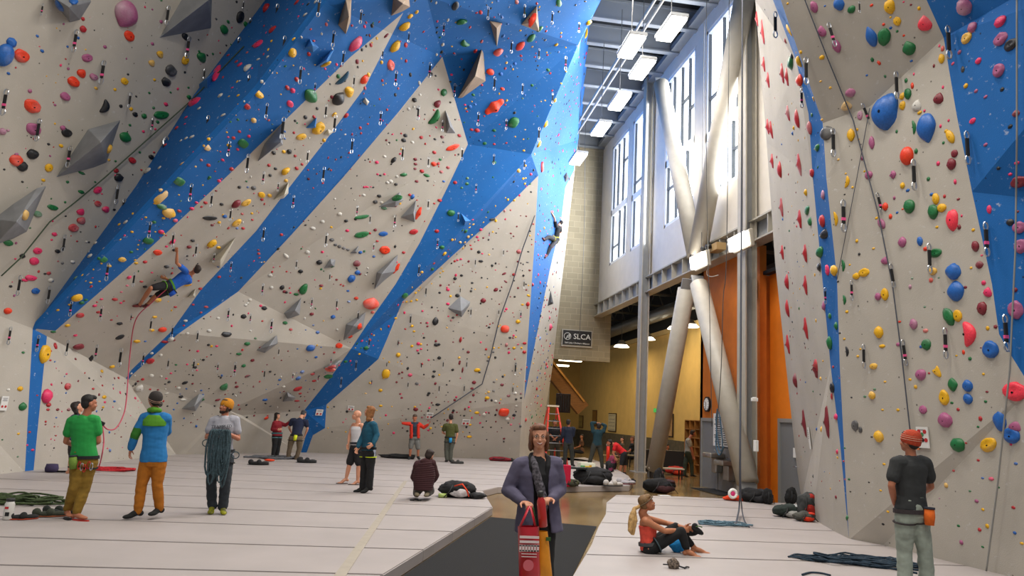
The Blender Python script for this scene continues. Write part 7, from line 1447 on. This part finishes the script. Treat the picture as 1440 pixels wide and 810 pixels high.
p = atz(622, 700, 0); bm = NB(); tube(bm, [p + Vector((-.08, 0, .045)), p + Vector((.08, 0.02, .045))], .043, 14); tag(finish('can', bm, mat('can_green', 'A8BE6A', .4), None, True), 'pale green can lying before the black backpack', 'can')
# route number placards on the walls
def placard(label, u, v, w, h, wl=LW, cols=((.26, .72, 'R'), (.74, .72, 'R')), lines=3, name='route_placard', off=.03, red=True):
    r = wl.point(u, v); p = r[0] + r[1] * off; n = r[1]; y = (Vector((0, 0, 1)) - n * n.z).normalized(); x = y.cross(n).normalized(); Rm = Matrix([x, y, n]).transposed()
    k = (p - Vector(EYEV)).dot(Vector(_Yview)) / F_PX; W_, H_ = w * k / max(.5, abs(n.dot((Vector(EYEV) - p).normalized()))), h * k
    root = empty(name, p, label, 'sign'); bm = NB(); box(bm, p, (W_, H_, .02), Rm); finish('board', bm, M_PAPER, root)
    for fx_, fy, c in cols:
        bm = NB(); bmesh.ops.create_cone(bm, cap_ends=True, segments=14, radius1=W_ * .15, radius2=W_ * .15, depth=.006, matrix=Matrix.Translation(p + x * (fx_ - .5) * W_ + y * (.5 - fy) * H_ + n * .012) @ Rm.to_4x4()); finish('symbol', bm, {'R': M_RED, 'G': mat('sign_green', '3A7A4A', .6), 'K': M_BLK}[c], root)
    for i in range(lines):
        bm = NB(); box(bm, p + y * (.5 - .14 - .09 * i) * H_ + n * .011, (W_ * (.7 - .1 * (i % 2)), H_ * .03, .004), Rm); finish('text_line', bm, mat('print_grey', '55555A', .7), root)
    return root
placard('square placard on the foot of the dark blue stripe', 448.5, 579.5, 8.5, 9)
placard('placard on the back wall left of the bald man', 493.5, 573.5, 8, 7)
placard('placard beside the raised hand of the man in the red jacket', 604, 584, 8, 9)
placard('placard on the back wall right of the man in olive', 655, 593, 9, 9)
placard('tall white notice at the left picture edge', 4, 567, 8, 20)
placard('tall white notice with red symbols right of the striped beanie', 1300, 615, 14, 29, RW, ((.25, .22, 'R'), (.75, .22, 'R'), (.5, .36, 'G'), (.2, .62, 'R'), (.8, .62, 'R'), (.5, .62, 'K')), 1)
placard('small orange notice half hidden behind the striped beanie', 1291.5, 625, 5, 14, RW, (), 2)
bpy.data.objects['route_placard.006'].children[0].data.materials.clear(); bpy.data.objects['route_placard.006'].children[0].data.materials.append(mat('notice_orange', 'D88050', .8))
placard('tall narrow white notice on the tan side of the right wall', 1140, 616, 4, 30, RW, (), 5)
# ---- step ladder
lx = atz(778, 654, 0); L_ = empty('step_ladder', lx, 'red fibreglass step ladder with silver steps beside the narrow tower', 'ladder')
MLR = mat('ladder_red', 'D2321A', .5); MAL = mat('aluminium', 'A9AAAC', .35, .8); YL = lx.y
tp = at(777.5, 572, YL + .35); H_ = tp.z
for sx in (-1, 1):
    bm = NB(); beam(bm, (tp.x + sx * .16, tp.y, H_), (lx.x + sx * .42 + .08, YL - .15, .02), .06, .09, (0, 1, 0)); finish('front_rail', bm, MLR, L_)
    bm = NB(); beam(bm, (tp.x + sx * .16, tp.y + .1, H_), (lx.x + sx * .36 - .12, YL + 1.0, .02), .05, .05, (0, 1, 0)); finish('rear_rail', bm, MLR, L_)
bm = NB(); box(bm, (tp.x, tp.y + .05, H_ + .03), (.46, .25, .06)); finish('top_cap', bm, mat('ladder_cap', 'C9B9A0', .6), L_)
for i in range(1, 8):
    t = i / 8; bm = NB(); box(bm, (tp.x * (1 - t) + (lx.x + .08) * t, tp.y * (1 - t) + (YL - .15) * t - .02, H_ * (1 - t)), (.32 + .5 * t, .09, .03)); finish('step', bm, MAL, L_)
# ---- screen, stair soffit, framed boards
p = at(792, 567, 37.0); tv = empty('wall_screen', p, 'black flat screen hanging under the wooden stair', 'screen'); bm = NB(); box(bm, p, (.75, .08, .95), bev=.02); finish('screen_body', bm, mat('screen_black', '101418', .25), tv)
for i in range(5):
    bm = NB(); box(bm, p + Vector((-.24 + .12 * i, -.05, 0)), (.03, .01, .8)); finish('slat', bm, mat('screen_slat', '20282C', .3), tv)
a, b_ = at(783, 527, 39), at(819, 576, 39); st = empty('wooden_stair', b_, 'slanted wooden stair stringer in front of the ochre wall', 'stairs'); bm = NB(); beam(bm, a + Vector((-1.2, 0, 1.2)), b_, .5, .75, (0, 0, 1)); finish('stringer', bm, mat('wood_honey', '8A5A22', .6, var=.25, scale=3, stretch=(1, 8, 8)), st)
bm = NB(); beam(bm, a + Vector((-1.2, -.3, 1.62)), b_ + Vector((0, -.3, .42)), .1, .08, (0, 0, 1)); finish('handrail', bm, mat('wood_bright', 'C08A3A', .6), st)
def framed(label, u, v, X, w, h, fc, ic, name='framed_board', cat='board', rows=0):
    p = atx(u, v, X); r = empty(name, p, label, cat); bm = NB(); box(bm, p, (.05, w, h)); finish('frame', bm, mat('frame_' + fc, fc, .6), r)
    bm = NB(); box(bm, p + Vector((-.03, 0, 0)), (.02, w - .12, h - .12)); finish('board', bm, mat('board_' + ic, ic, .6, var=.1), r)
    for i in range(rows):
        bm = NB(); box(bm, p + Vector((-.045, 0, h / 2 - .16 - (h - .3) * i / max(1, rows - 1))), (.006, w * .75, .02)); finish('text_line', bm, mat('print_grey', '55555A', .7), r)
    return r
framed('narrow brown framed picture on the ochre wall above the raised arms', 836, 588, 13.36, 1.1, 1.1, '5A3A1A', '8A6224', 'framed_picture', 'picture')
framed('white notice board left of the slim column on the ochre wall', 861, 594, 13.36, 1.7, 1.15, '3A2A18', 'C8BFA0', rows=5)
framed('small framed board at the far end of the ochre wall', 817, 593, 13.36, 1.2, .9, '5A3A1A', 'A8904A', rows=3)
framed('framed picture right of the leaning brace', 938, 598, 13.36, 1.7, 1.15, '2A1A10', 'B08A5A', 'framed_picture', 'picture')
# green exit light
p = atx(921, 577, 13.36); bm = NB(); box(bm, p, (.06, .3, .2)); tag(finish('exit_light', bm, mat('exit_green', '50C060', .5, emis='50E070', es=.35)), 'small green lit exit light on the ochre wall', 'sign')
# ---- cubby shelf
p = atz(974, 668, -.15); cx0 = 11.6; cu = empty('cubby_shelf', (cx0, p.y, -.15), 'wooden cubby shelf with rows of open boxes by the orange wall', 'shelf'); MWD = mat('wood_shelf', 'A06A2C', .6, var=.2, scale=3)
pa, pb_ = atx(963, 600, cx0).y, atx(984, 600, cx0).y; zz1 = atx(963, 591, cx0).z
for i in range(7):
    z_ = -.13 + (zz1 + .13) * i / 6; bm = NB(); box2(bm, (cx0, pb_, z_ - .015), (cx0 + .4, pa, z_ + .015)); finish('shelf_board', bm, MWD, cu)
for i in range(4):
    y_ = pa + (pb_ - pa) * i / 3; bm = NB(); box2(bm, (cx0 - .005, y_ - .015, -.15), (cx0 + .4, y_ + .015, zz1 + .02)); finish('divider', bm, MWD, cu)
bm = NB(); box2(bm, (cx0 + .38, pb_, -.15), (cx0 + .42, pa, zz1)); finish('back_panel', bm, mat('wood_dark', '7A4A1C', .7), cu)
# ---- benches and tables in the hall
def bench(label, u, v, Y, w, c='3A2E20', top='8A7A5A', h=None, dd=.4):
    p = at(u, v, Y); z1 = max(.1, p.z); r = empty('bench', (p.x, p.y, -.15), label, 'bench')
    bm = NB(); box(bm, (p.x, p.y, z1), (w, dd, .05), bev=.01); finish('bench_top', bm, mat('bench_' + top, top, .5), r)
    for sx in (-1, 1):
        for sy in (-1, 1):
            bm = NB(); box2(bm, (p.x + sx * (w / 2 - .08) - .02, p.y + sy * (dd / 2 - .06) - .02, -.15), (p.x + sx * (w / 2 - .08) + .02, p.y + sy * (dd / 2 - .06) + .02, z1 - .02)); finish('leg', bm, M_BLK, r)
bench('light-topped bench left of the slim column under the seated man', 901, 641, 31.0, 1.2)
bench('bench along the wall behind the red-shirted man', 868, 641, 34.5, 1.6)
bench('white-topped bench with bags right of the leaning brace', 935, 658.5, 25.5, 1.3, top='B8B0A0')
bm = NB(); p = at(948, 650, 29.0); box2(bm, (p.x - 1.3, p.y - .3, -.15), (p.x + .3, p.y + .3, p.z + .45)); tag(finish('bag_locker', bm, mat('dark_locker', '1A1C1E', .6)), 'dark low locker behind the white-topped bench', 'locker')
pack('red bag lying on the concrete beside the white-topped bench', 950, 668, .95, 'A8200F', -.15, 0, 'C83A1A', lying=True, seed=4)
pack('blue and white bag hanging low at the bench end', 927, 668, .5, '3A5A78', -.15, 0, 'B8B8B8', seed=6, cat='bag', name='bag')
pack('large black backpack with red top piled at the edge of the right pads', 929, 693, 1.15, '141416', -.15, 0, '3A1A1C', lying=True, seed=7)
pack('second black backpack behind, below the leaning brace', 926, 686, .8, '161618', -.15, .4, '4A2A22', seed=9)
bm = NB(); p = atz(934, 697.5, 0); box(bm, p + Vector((0, 0, .01)), (.28, .14, .015), Rz(.1)); tag(finish('paper_sheet', bm, M_PAPER), 'white paper on the pad edge before the black backpack', 'paper')
pack('black jacket heap on the island pad', 834, 681, 1.3, '141416', 0, 0, '1E1E20', lying=True, seed=8, cat='jacket', name='jacket_heap')
pack('black backpack at the feet of the man with raised arms', 857, 664, .6, '1A1A1C', 0, 0, '7A2A4A', seed=5)
pack('pink and black backpack behind the orange post', 861, 660, .7, '9A3A5A', 0, .3, '1A1A1C', seed=11)
pack('small dark bag under the seated man', 903, 657, .6, '1E1E20', -.15, 0, '2A2A2C', lying=True, seed=12, cat='bag', name='bag')
shoe_pair('white and black sneakers at the front of the island pad', 858, 684, 'B8B4B0', 0, .1, '2A2A2A', 1.7)
shoe_pair('grey and red sneakers right of the white ones', 876, 681, 'A8A4A8', 0, -.2, '6A1A1E', 1.6)
shoe_pair('black shoes behind the grey and red sneakers', 884, 679, '1A1A1C', 0, .5, '3A1A1C', 1.3)
pack('olive bag right behind the woman in the purple jacket', 802, 684, .55, '3A3A24', 0, 0, '2A2A1C', lying=True, seed=13, cat='bag', name='bag')
bm = NB(); p = atz(795.5, 684, 0); box(bm, p + Vector((0, 0, .27)), (.22, .14, .54), bev=.02); tag(finish('shopping_bag', bm, cloth('bag_crimson', 'B8123A')), 'crimson bag standing just behind the purple jacket', 'bag')
p = atz(824, 667, 0); bx = empty('carton', p, 'green and white carton with yellow print on the island pad', 'box'); bm = NB(); box(bm, p + Vector((0, 0, .18)), (.5, .3, .36), Rz(.15)); finish('carton_body', bm, mat('carton_white', 'D8DCC8', .6), bx)
for q, c, s_ in (((-.16, .22), '2F9A4A', .15), ((.14, .1), '3AA050', .13), ((0, .2), 'D8B83A', .18), ((.1, .27), 'C89A2A', .08)):
    bm = NB(); box(bm, p + Vector((q[0], -.165 + q[0] * .15, q[1])), (s_, .012, s_ * .8), Rz(.15)); finish('print_patch', bm, mat('print_' + c, c, .6), bx)
p = atz(812, 681, 0); fr = empty('folding_stool', p, 'folded stool frame with dark seat on the island pad', 'stool'); bm = NB(); tube(bm, [p + Vector((-.25, 0, .02)), p + Vector((-.25, 0, .42)), p + Vector((.2, .1, .45))], .014, 6); tube(bm, [p + Vector((.2, .1, .45)), p + Vector((.22, .1, .02))], .014, 6); finish('frame', bm, MAL, fr, True)
bm = NB(); box(bm, p + Vector((0, .08, .42)), (.5, .28, .05), bev=.01); finish('seat', bm, mat('seat_dark', '1B2420', .7), fr)
p = atz(854.5, 653, 0); po = empty('warning_post', p, 'orange plastic post with white band beside the red-shirted man', 'post'); bm = NB(); tube(bm, [p, p + Vector((0, 0, .85))], .07, 12); finish('post', bm, mat('post_orange', 'E02A14', .5), po, True)
bm = NB(); tube(bm, [p + Vector((0, 0, .72)), p + Vector((0, 0, .80))], .074, 12); finish('white_band', bm, M_PAPER, po, True); bm = NB(); tube(bm, [p, p + Vector((0, 0, .04))], .16, 12); finish('base', bm, M_BLK, po)
# ---- orange wall: clock, notice board, doors, fountain, vent
XO = 9.66
p = atx(994.5, 568.5, XO); ck = empty('wall_clock', p, 'round black-rimmed clock high on the orange wall', 'clock')
Ry = Matrix.Rotation(math.radians(90), 4, 'Y')
bm = NB(); bmesh.ops.create_cone(bm, cap_ends=True, segments=32, radius1=.24, radius2=.24, depth=.06, matrix=Matrix.Translation(p) @ Ry); finish('rim', bm, M_BLK, ck)
bm = NB(); bmesh.ops.create_cone(bm, cap_ends=True, segments=32, radius1=.19, radius2=.19, depth=.07, matrix=Matrix.Translation(p) @ Ry); finish('dial', bm, M_SW, ck)
for a_, L2, w_ in ((.6, .10, .02), (2.9, .15, .014)):
    bm = NB(); beam(bm, p + Vector((-.045, 0, 0)), p + Vector((-.045, L2 * math.sin(a_), L2 * math.cos(a_))), w_, .008, (1, 0, 0)); finish('clock_hand', bm, M_BLK, ck)
for k in range(12):
    a_ = k * math.pi / 6; bm = NB(); box(bm, p + Vector((-.038, .16 * math.sin(a_), .16 * math.cos(a_))), (.006, .012, .03), Matrix.Rotation(-a_, 3, 'X')); finish('hour_mark', bm, M_BLK, ck)
def door(n, u0, u1, v, X, lab=None, dc='6E6C6C'):
    y0, y1 = atx(u1, v, X).y, atx(u0, v, X).y; zt_ = atx(u0, v, X).z
    r = bpy.data.objects.new('door_%d' % n, None); COL.objects.link(r); r['kind'] = 'structure'; mf = mat('door_frame', '8A8986', .5); md = mat('door_leaf', dc, .55)
    for a, b_ in (((X - .06, y0 - .1, -.15), (X + .04, y0, zt_)), ((X - .06, y1, -.15), (X + .04, y1 + .1, zt_)), ((X - .06, y0 - .1, zt_), (X + .04, y1 + .1, zt_ + .1))):
        bm = NB(); box2(bm, a, b_); finish('door_frame', bm, mf, r)
    bm = NB(); box2(bm, (X - .02, y0, -.15), (X + .02, y1, zt_)); lf = finish('door_leaf', bm, md, r)
    bm = NB(); tube(bm, [(X - .03, y0 + .12, .85), (X - .09, y0 + .12, .85), (X - .09, y0 + .26, .85)], .014, 8); finish('handle', bm, MAL, r, True)
    return y0, y1
door(1, 989.5, 1010, 592, XO, dc='77797B'); door(2, 1099, 1128, 594, 9.95, dc='66625E')
p = atx(1120, 637, 9.88); bm = NB(); box(bm, p, (.012, .3, .24)); tag(finish('door_notice', bm, M_PAPER), 'white paper notice on the grey corridor door', 'notice')
p = atx(1016.5, 606, XO - .45); nb = empty('notice_sheet_board', p, 'white printed notice board hanging above the drinking fountain', 'notice board')
yw0, yw1 = atx(1027.5, 606, XO - .45).y, atx(1003, 606, XO - .45).y; zt1, zb1 = atx(1016, 581.5, XO - .45).z, atx(1016, 628, XO - .45).z
bm = NB(); box2(bm, (p.x, yw0, zb1), (p.x + .04, yw1, zt1)); finish('board', bm, M_PAPER, nb)
bm = NB(); box2(bm, (p.x + .04, yw0 - .04, zb1 - .04), (p.x + .08, yw1 - .1, zt1)); finish('backing', bm, M_BLK, nb)
rr = random.Random(3)
for i in range(13):
    zz = zt1 - .12 - (zt1 - zb1 - .18) * i / 12
    for y_a, y_b in ((yw0 + .05, (yw0 + yw1) / 2 - .04), ((yw0 + yw1) / 2 + .04, yw1 - .05)):
        bm = NB(); box2(bm, (p.x - .008, y_a, zz - .012), (p.x, y_a + (y_b - y_a) * rr.uniform(.6, 1), zz + .012)); finish('text_line', bm, mat('print_dark', '3A3A3E', .7), nb)
bm = NB(); box2(bm, (p.x + .08, yw0 + .2, zt1 - .1), (XO + .1, yw0 + .26, zt1 - .04)); box2(bm, (p.x + .08, yw1 - .3, zt1 - .1), (XO + .1, yw1 - .24, zt1 - .04)); finish('bracket', bm, M_STEEL, nb)
MST = mat('stainless', 'A3A19C', .3, .75, var=.05)
f0, f1 = atz(1010, 696, -.15).y, atz(1028, 700, -.15).y; xf = XO - .5
ft = empty('drinking_fountain', (xf, (f0 + f1) / 2, -.15), 'stainless steel double drinking fountain against the orange wall', 'drinking fountain')
ya_, yb_2 = atx(1006, 640, xf + .3).y, atx(1030, 640, xf + .3).y
bm = NB(); box2(bm, (XO - .04, yb_2 - .1, -.15), (XO + .02, ya_ + .3, 1.15)); finish('back_panel', bm, mat('panel_grey', '8B8780', .5), ft)
for k, (yy, zt2, w_) in enumerate((((ya_ * .7 + yb_2 * .3) + .3, .95, .62), (ya_ * .25 + yb_2 * .75, .78, .62))):
    bm = NB(); box(bm, (xf + .22, yy, zt2 - .07), (.46, w_, .14), bev=.03); finish('basin', bm, MST, ft)
    bm = NB(); box(bm, (xf + .33, yy, zt2 - .35), (.22, w_ * .55, .45), bev=.03); finish('cabinet', bm, MST, ft)
    bm = NB(); tube(bm, [(xf + .3, yy, zt2), (xf + .3, yy, zt2 + .06), (xf + .24, yy, zt2 + .09)], .014, 8); finish('spout', bm, MAL, ft, True)
    bm = NB(); box(bm, (xf - .01, yy, zt2 - .06), (.02, .12, .05), bev=.008); finish('push_bar', bm, MAL, ft)
bm = NB(); box2(bm, (XO - .75, yb_2 - .3, -.148), (XO - .02, ya_ + .5, -.13)); tag(finish('door_mat', bm, M_RUG), 'dark mat on the concrete in front of the drinking fountain', 'mat')
p = atx(1058, 409, XO); vn = empty('wall_vent', p, 'small louvred vent high on the orange wall beside the column', 'vent'); bm = NB(); box(bm, p, (.05, .5, .55)); finish('vent_frame', bm, M_STEEL, vn)
for i in range(6):
    bm = NB(); box(bm, p + Vector((-.035, 0, -.2 + .08 * i)), (.02, .42, .03), Matrix.Rotation(.5, 3, 'Y')); finish('louvre', bm, mat('louvre', '6A6A68', .5), vn)
p = atx(1061, 562, 9.05); cm = empty('wall_camera', p, 'small white camera fixed to the column', 'camera'); bm = NB(); box(bm, p, (.16, .09, .09), bev=.01); finish('camera_body', bm, M_SW, cm); bm = NB(); box(bm, p + Vector((.05, .1, .05)), (.04, .16, .04)); finish('bracket', bm, M_SW, cm)
p = atx(1063, 627, 9.05); bm = NB(); box(bm, p, (.08, .14, .28), bev=.01); tag(finish('call_box', bm, M_SW), 'small white call box low on the column', 'switch box')
p = atx(1002, 347, 9.0); sp_ = empty('spot_light', p, 'small black twin spotlight on a wooden block on the girder', 'lamp'); bm = NB(); box(bm, p + Vector((.15, 0, -.02)), (.3, .6, .22)); finish('block', bm, mat('wood_block', 'A88A5A', .7), sp_)
for q in (-1, 1): 
    bm = NB(); tube(bm, [p + Vector((-.02, .16 * q + .25, .03)), p + Vector((-.18, .16 * q + .25, .0))], .07, 10); finish('spot_head', bm, M_BLK, sp_, True)
# ---- hanging ropes and cables on the right
cable('hanging_rope', 'grey rope hanging from the ceiling down to the coil on the right pads', [at(1044, -60, 15.2), at(1043, 200, 15), at(1041.5, 450, 14.2), at(1040.5, 640, 13.2), atz(1040, 706, .25), atz(1037, 727, .1), atz(1034, 739, .02)], .016, M_CORDG)
cable('hanging_rope', 'second strand of the hanging rope falling right of the first', [at(1044.5, -60, 15.2), at(1042.5, 450, 14.2), at(1041.5, 660, 13.2), atz(1043, 712, .2), atz(1047, 732, .04), atz(1054, 741, .02)], .012, M_CORDG)
cable('hanging_cable', 'thin cable hanging before the orange wall left of the rope', [at(1026, -60, 17.5), at(1022, 340, 17.8), at(1017, 420, 18), at(1014, 520, 18), at(1008, 600, 18)], .012, M_WIRE, 'cable')
cable('hanging_cable', 'thin cable hanging from the ceiling past the upper braces', [at(994, -40, 18.5), at(993, 180, 18.5), at(995.5, 350, 18.4), at(998, 440, 18.4), at(1001, 600, 18.4)], .01, M_WIRE, 'cable')
cable('hanging_cable', 'loose pale cable looping below the box lamp', [atx(997, 372, 9.0), atx(994, 385, 9.0), atx(1000, 389, 9.05), atx(1010, 387, 9.1)], .015, M_STEEL, 'cable')
cable('hanging_cable', 'thin cable hanging in front of the block wall', [at(825, 60, 33), at(823, 200, 33), at(821, 340, 33.5), at(815, 470, 34)], .012, M_WIRE, 'cable')
cable('climbing_rope', 'blue rope bundle hooked over the notice board', [atx(1009, 575, 9.1), atx(1007, 590, 9.1), atx(1009, 615, 9.1), atx(1012, 632, 9.1), atx(1016, 630, 9.1), atx(1014, 600, 9.1), atx(1010, 578, 9.1), atx(1008, 600, 9.12), atx(1007, 628, 9.12), atx(1012, 640, 9.12), atx(1018, 628, 9.1)], .02, mat('rope_blue', '4A6A80', .8))
wall_rope('climbing_rope', 'white-grey rope hanging down the blue corner at the right edge', RW, [(1430, -60), (1430, 200), (1428, 350), (1420, 520), (1402, 690), (1387, 803)], mat('rope_pale', '8A8A86', .8), .011, .16)
cable('climbing_rope', 'rope from the belaying woman in red up to the bending man', [at(392, 603, 26.1), at(401, 598, 26.1), at(409, 590, 25.5), at(413, 604, 24.7)], .014, mat('rope_pale', '8A8A86', .8))
rope_pile('blue-grey rope coil below the hanging rope on the right pads', 1014, 738, .75, .35, MR('bluegrey', '55707E'), 9, .014, seed=12, h=.05, tail=[(1030, 738), (1040, 739), (1052, 740)])
rope_pile('long dark blue rope pile stretching to the feet of the man in the striped beanie', 1205, 792, 1.15, .5, MR('navy', '1C2F3E'), 18, .013, seed=15, h=.07, rot=-.25, tail=[(1240, 797), (1262, 801), (1290, 806)])
cable('climbing_rope', 'single dark rope end at the bottom edge of the right pads', [atz(1128, 808, .015), atz(1140, 805, .015), atz(1155, 806, .015), atz(1168, 809, .015)], .012, MR('navy', '1C2F3E'))
# ---- bags by the right wall
pack('black backpack pile at the foot of the column', 1062, 706, .95, '161618', 0, 0, '2A2A2E', lying=True, seed=3)
pack('round black bag right of the backpack pile', 1079, 709, .55, '141416', 0, .3, '1A1A1C', seed=14, cat='bag', name='bag')
bm = NB(); p = atz(1033, 704, 0); blob(bm, p + Vector((0, 0, .05)), (.26, .12, .07), 4, .2, 6); flatten(bm, .004); tag(finish('orange_cloth', bm, cloth('orange_cloth', 'D8401A'), None, True), 'crumpled orange cloth left of the black backpack pile', 'cloth')
p = atz(1030, 705, 0); tr_ = empty('tape_roll', p, 'white tape roll with pink core on the orange cloth', 'tape'); 
bm = NB(); tube(bm, [p + Vector((.0 + .09 * math.cos(t), -.02, .18 + .09 * math.sin(t))) for t in [2 * math.pi * k / 20 for k in range(21)]], .035, 8); finish('roll', bm, M_SW, tr_, True); bm = NB(); ellipsoid(bm, p + Vector((0, -.02, .18)), (.06, .03, .06)); finish('core', bm, mat('tape_pink', 'E0307A', .6), tr_, True)
pack('tall dark grey and red backpack leaning against the tan wall', 1134, 730, .82, '3A3C3C', 0, 0, '9A2014', seed=21)
pack('orange-red and grey rucksack on its side in front of the tall one', 1132, 733, .55, '4A4A44', 0, 0, 'C8300F', lying=True, seed=23)
pack('black and white gear bag left of the red backpacks', 1108, 727, .8, '26302C', 0, 0, 'B0B0AC', lying=True, seed=25, cat='bag', name='bag')
pack('black bag behind the gear bag at the wall corner', 1112, 709, .6, '131314', 0, .2, '1A1A1C', seed=27, cat='bag', name='bag')
# ---- around the seated woman
p = atz(947, 799, 0); hb = empty('chalk_bag', p, 'small patterned chalk bag with strap in front of the seated woman', 'chalk bag'); bm = NB(); blob(bm, p + Vector((0, 0, .055)), (.075, .065, .058), 6, .2, 12); flatten(bm, .003); finish('bag_body', bm, cloth('pattern_brown', '8A7A6C', 0, 50, .9, '2A2422'), hb, True)
bm = NB(); tube(bm, [p + Vector((.06, -.02, .03)), p + Vector((.13, -.03, .012)), p + Vector((.17, 0, .02)), p + Vector((.2, .01, .015))], .016, 6, flat=.6); tube(bm, [p + Vector((-.05, 0, .04)), p + Vector((-.13, .01, .04))], .008, 5); finish('strap', bm, M_QB, hb, True)
ws = PEO['seated']; h = (ws.J['haR'] + ws.J['haL']) / 2; sh = empty('climbing_shoes', h + Vector((.07, 0, 0)), 'black climbing shoes dangling from the seated woman\'s hands', 'shoes')
for i, (dx, dz) in enumerate(((.10, -.01), (.06, -.06))):
    bm = NB(); c = h + Vector((dx, -.04 + .1 * i, dz)); R3 = Matrix.Rotation(.5 - .6 * i, 3, 'Y'); ellipsoid(bm, c, (.10, .04, .042), R3, 2); ellipsoid(bm, c + R3 @ Vector((-.06, 0, .03)), (.045, .036, .045), R3, 2); o = finish('shoe_upper', bm, cloth('shoe_black', '1B1C1C'), sh, True)
    bm = NB(); tube(bm, [c + Vector((-.04, -.03, .05)), c + Vector((0, -.045, .065)), c + Vector((.05, -.035, .05))], .008, 5); finish('closure_strap', bm, mat('strap_green', '4A6A3A', .8), sh, True)
bm = NB(); p = atz(955, 773, .05); blob(bm, p + Vector((0, .1, .03)), (.11, .07, .09), 4, .15, 8); tag(finish('chalk_bag', bm, cloth('bag_cyan', '1C86C8'), None, True), 'bright blue chalk bag under the knees of the seated woman', 'chalk bag')
# ---- carried by the walking woman
w = PEO['woman']; hR, hL = w.J['haR'], w.J['haL']
bt = empty('metal_bottle', hL, 'red metal bottle with black cap in the walking woman\'s hand', 'bottle'); c = at(762, 718, 6.42); 
U = (at(761, 703, 6.44) - at(763.5, 732, 6.44)).normalized(); x_, y_, _ = frame_for(U)
bm = NB(); loft(bm, [(c + U * q, x_, y_, r, r) for q, r in ((-.135, .030), (-.13, .037), (-.05, .038), (.05, .038), (.085, .034), (.105, .024), (.115, .022))]); finish('bottle_body', bm, mat('bottle_red', 'B0140E', .3, coat=.5), bt, True)
bm = NB(); loft(bm, [(c + U * q, x_, y_, r, r) for q, r in ((.115, .026), (.15, .028), (.16, .024), (.165, .012))]); finish('cap', bm, mat('bottle_cap', '2B2B2B', .5), bt, True)
def tote(name, lab, quad, Y, col, th=.07):
    P_ = [at(u, v, Y) for u, v in quad]; r = empty(name, P_[0], lab, 'bag'); bm = NB(); n = 9; G = []
    for i in range(n + 1):
        row = []
        for k in range(n + 1):
            a = P_[0].lerp(P_[1], k / n); b_ = P_[3].lerp(P_[2], k / n); p = a.lerp(b_, i / n)
            bul = math.sin(math.pi * k / n) ** .6 * (.35 + .65 * math.sin(math.pi * min(1, .15 + .85 * i / n)) ** .5); row.append((p, bul))
        G.append(row)
    for sg in (-1, 1):
        V_ = [[bm.verts.new(p + Vector((0, sg * th * b_ + .006 * noise.noise(p * 14), 0))) for p, b_ in row] for row in G]
        for i in range(n):
            for k in range(n):
                f_ = (V_[i][k], V_[i][k + 1], V_[i + 1][k + 1], V_[i + 1][k]); bm.faces.new(f_ if sg < 0 else f_[::-1])
    bmesh.ops.remove_doubles(bm, verts=bm.verts[:], dist=.002); bmesh.ops.recalc_face_normals(bm, faces=bm.faces[:]); finish('bag_body', bm, col, r, True); return r, P_
MBR = mat('bag_red', 'B80E24', .45, var=.06, scale=6, coat=.3); MBY = mat('bag_yellow', 'D88A0C', .5, var=.12, scale=5)
t1, P1 = tote('shopping_bag', 'red carrier bag with white printing carried by the walking woman', [(728, 740), (758, 740), (760, 812), (730, 812)], 6.45, MBR)
t2, P2 = tote('shopping_bag', 'yellow and green carrier bag behind the red one', [(752, 747), (770, 747), (777, 812), (752, 814)], 6.55, MBY, .05)
for a, b_ in (((731, 741), (744, 712)), ((753, 741), (746, 712))):
    bm = NB(); A = at(*a, 6.43); B = at(*b_, 6.5); tube(bm, [A, A.lerp(B, .5) + Vector((.0, -.01, 0)), B], .016, 6, flat=.35); finish('handle', bm, MBR, t1, True)
bm = NB(); A = at(754, 748, 6.56); B = at(749, 714, 6.5); tube(bm, [A, A.lerp(B, .5), B], .014, 6, flat=.35); finish('handle', bm, mat('bag_green', '2F5A24', .6), t2, True)
bm = NB(); box(bm, at(771, 758, 6.50), (.04, .01, .03)); finish('green_print', bm, mat('bag_green', '2F5A24', .6), t2)
ink = mat('bag_ink', 'D8C8C8', .6)
for v, L2, h_ in ((755.5, .165, .020), (762, .165, .020)):
    bm = NB(); q = at(744.5, v, 6.37); box(bm, q, (L2, .006, h_)); finish('print_bar', bm, ink, t1)
for v in (779, 783): 
    bm = NB(); q = at(744, v, 6.37); box(bm, q, (.13, .006, .006)); finish('print_bar', bm, ink, t1)
bm = NB()
for k in range(7): 
    q = at(731.8 + k * 4.1, 771, 6.365); box(bm, q, (.018, .006, .055))
for v in (767.4, 774.6): 
    q = at(744.3, v, 6.365); box(bm, q, (.165, .006, .012))
finish('block_print', bm, ink, t1)['kind'] = 'stuff'
bm = NB(); q = at(743, 795, 6.37); bmesh.ops.create_cone(bm, cap_ends=True, segments=20, radius1=.045, radius2=.045, depth=.006, matrix=Matrix.Translation(q) @ Matrix.Rotation(math.radians(90), 4, 'X')); finish('round_print', bm, mat('bag_ink2', 'C8606A', .6), t1)
# auto belay units and a small anchor on the tower
print('OBJS', len(COL.objects))
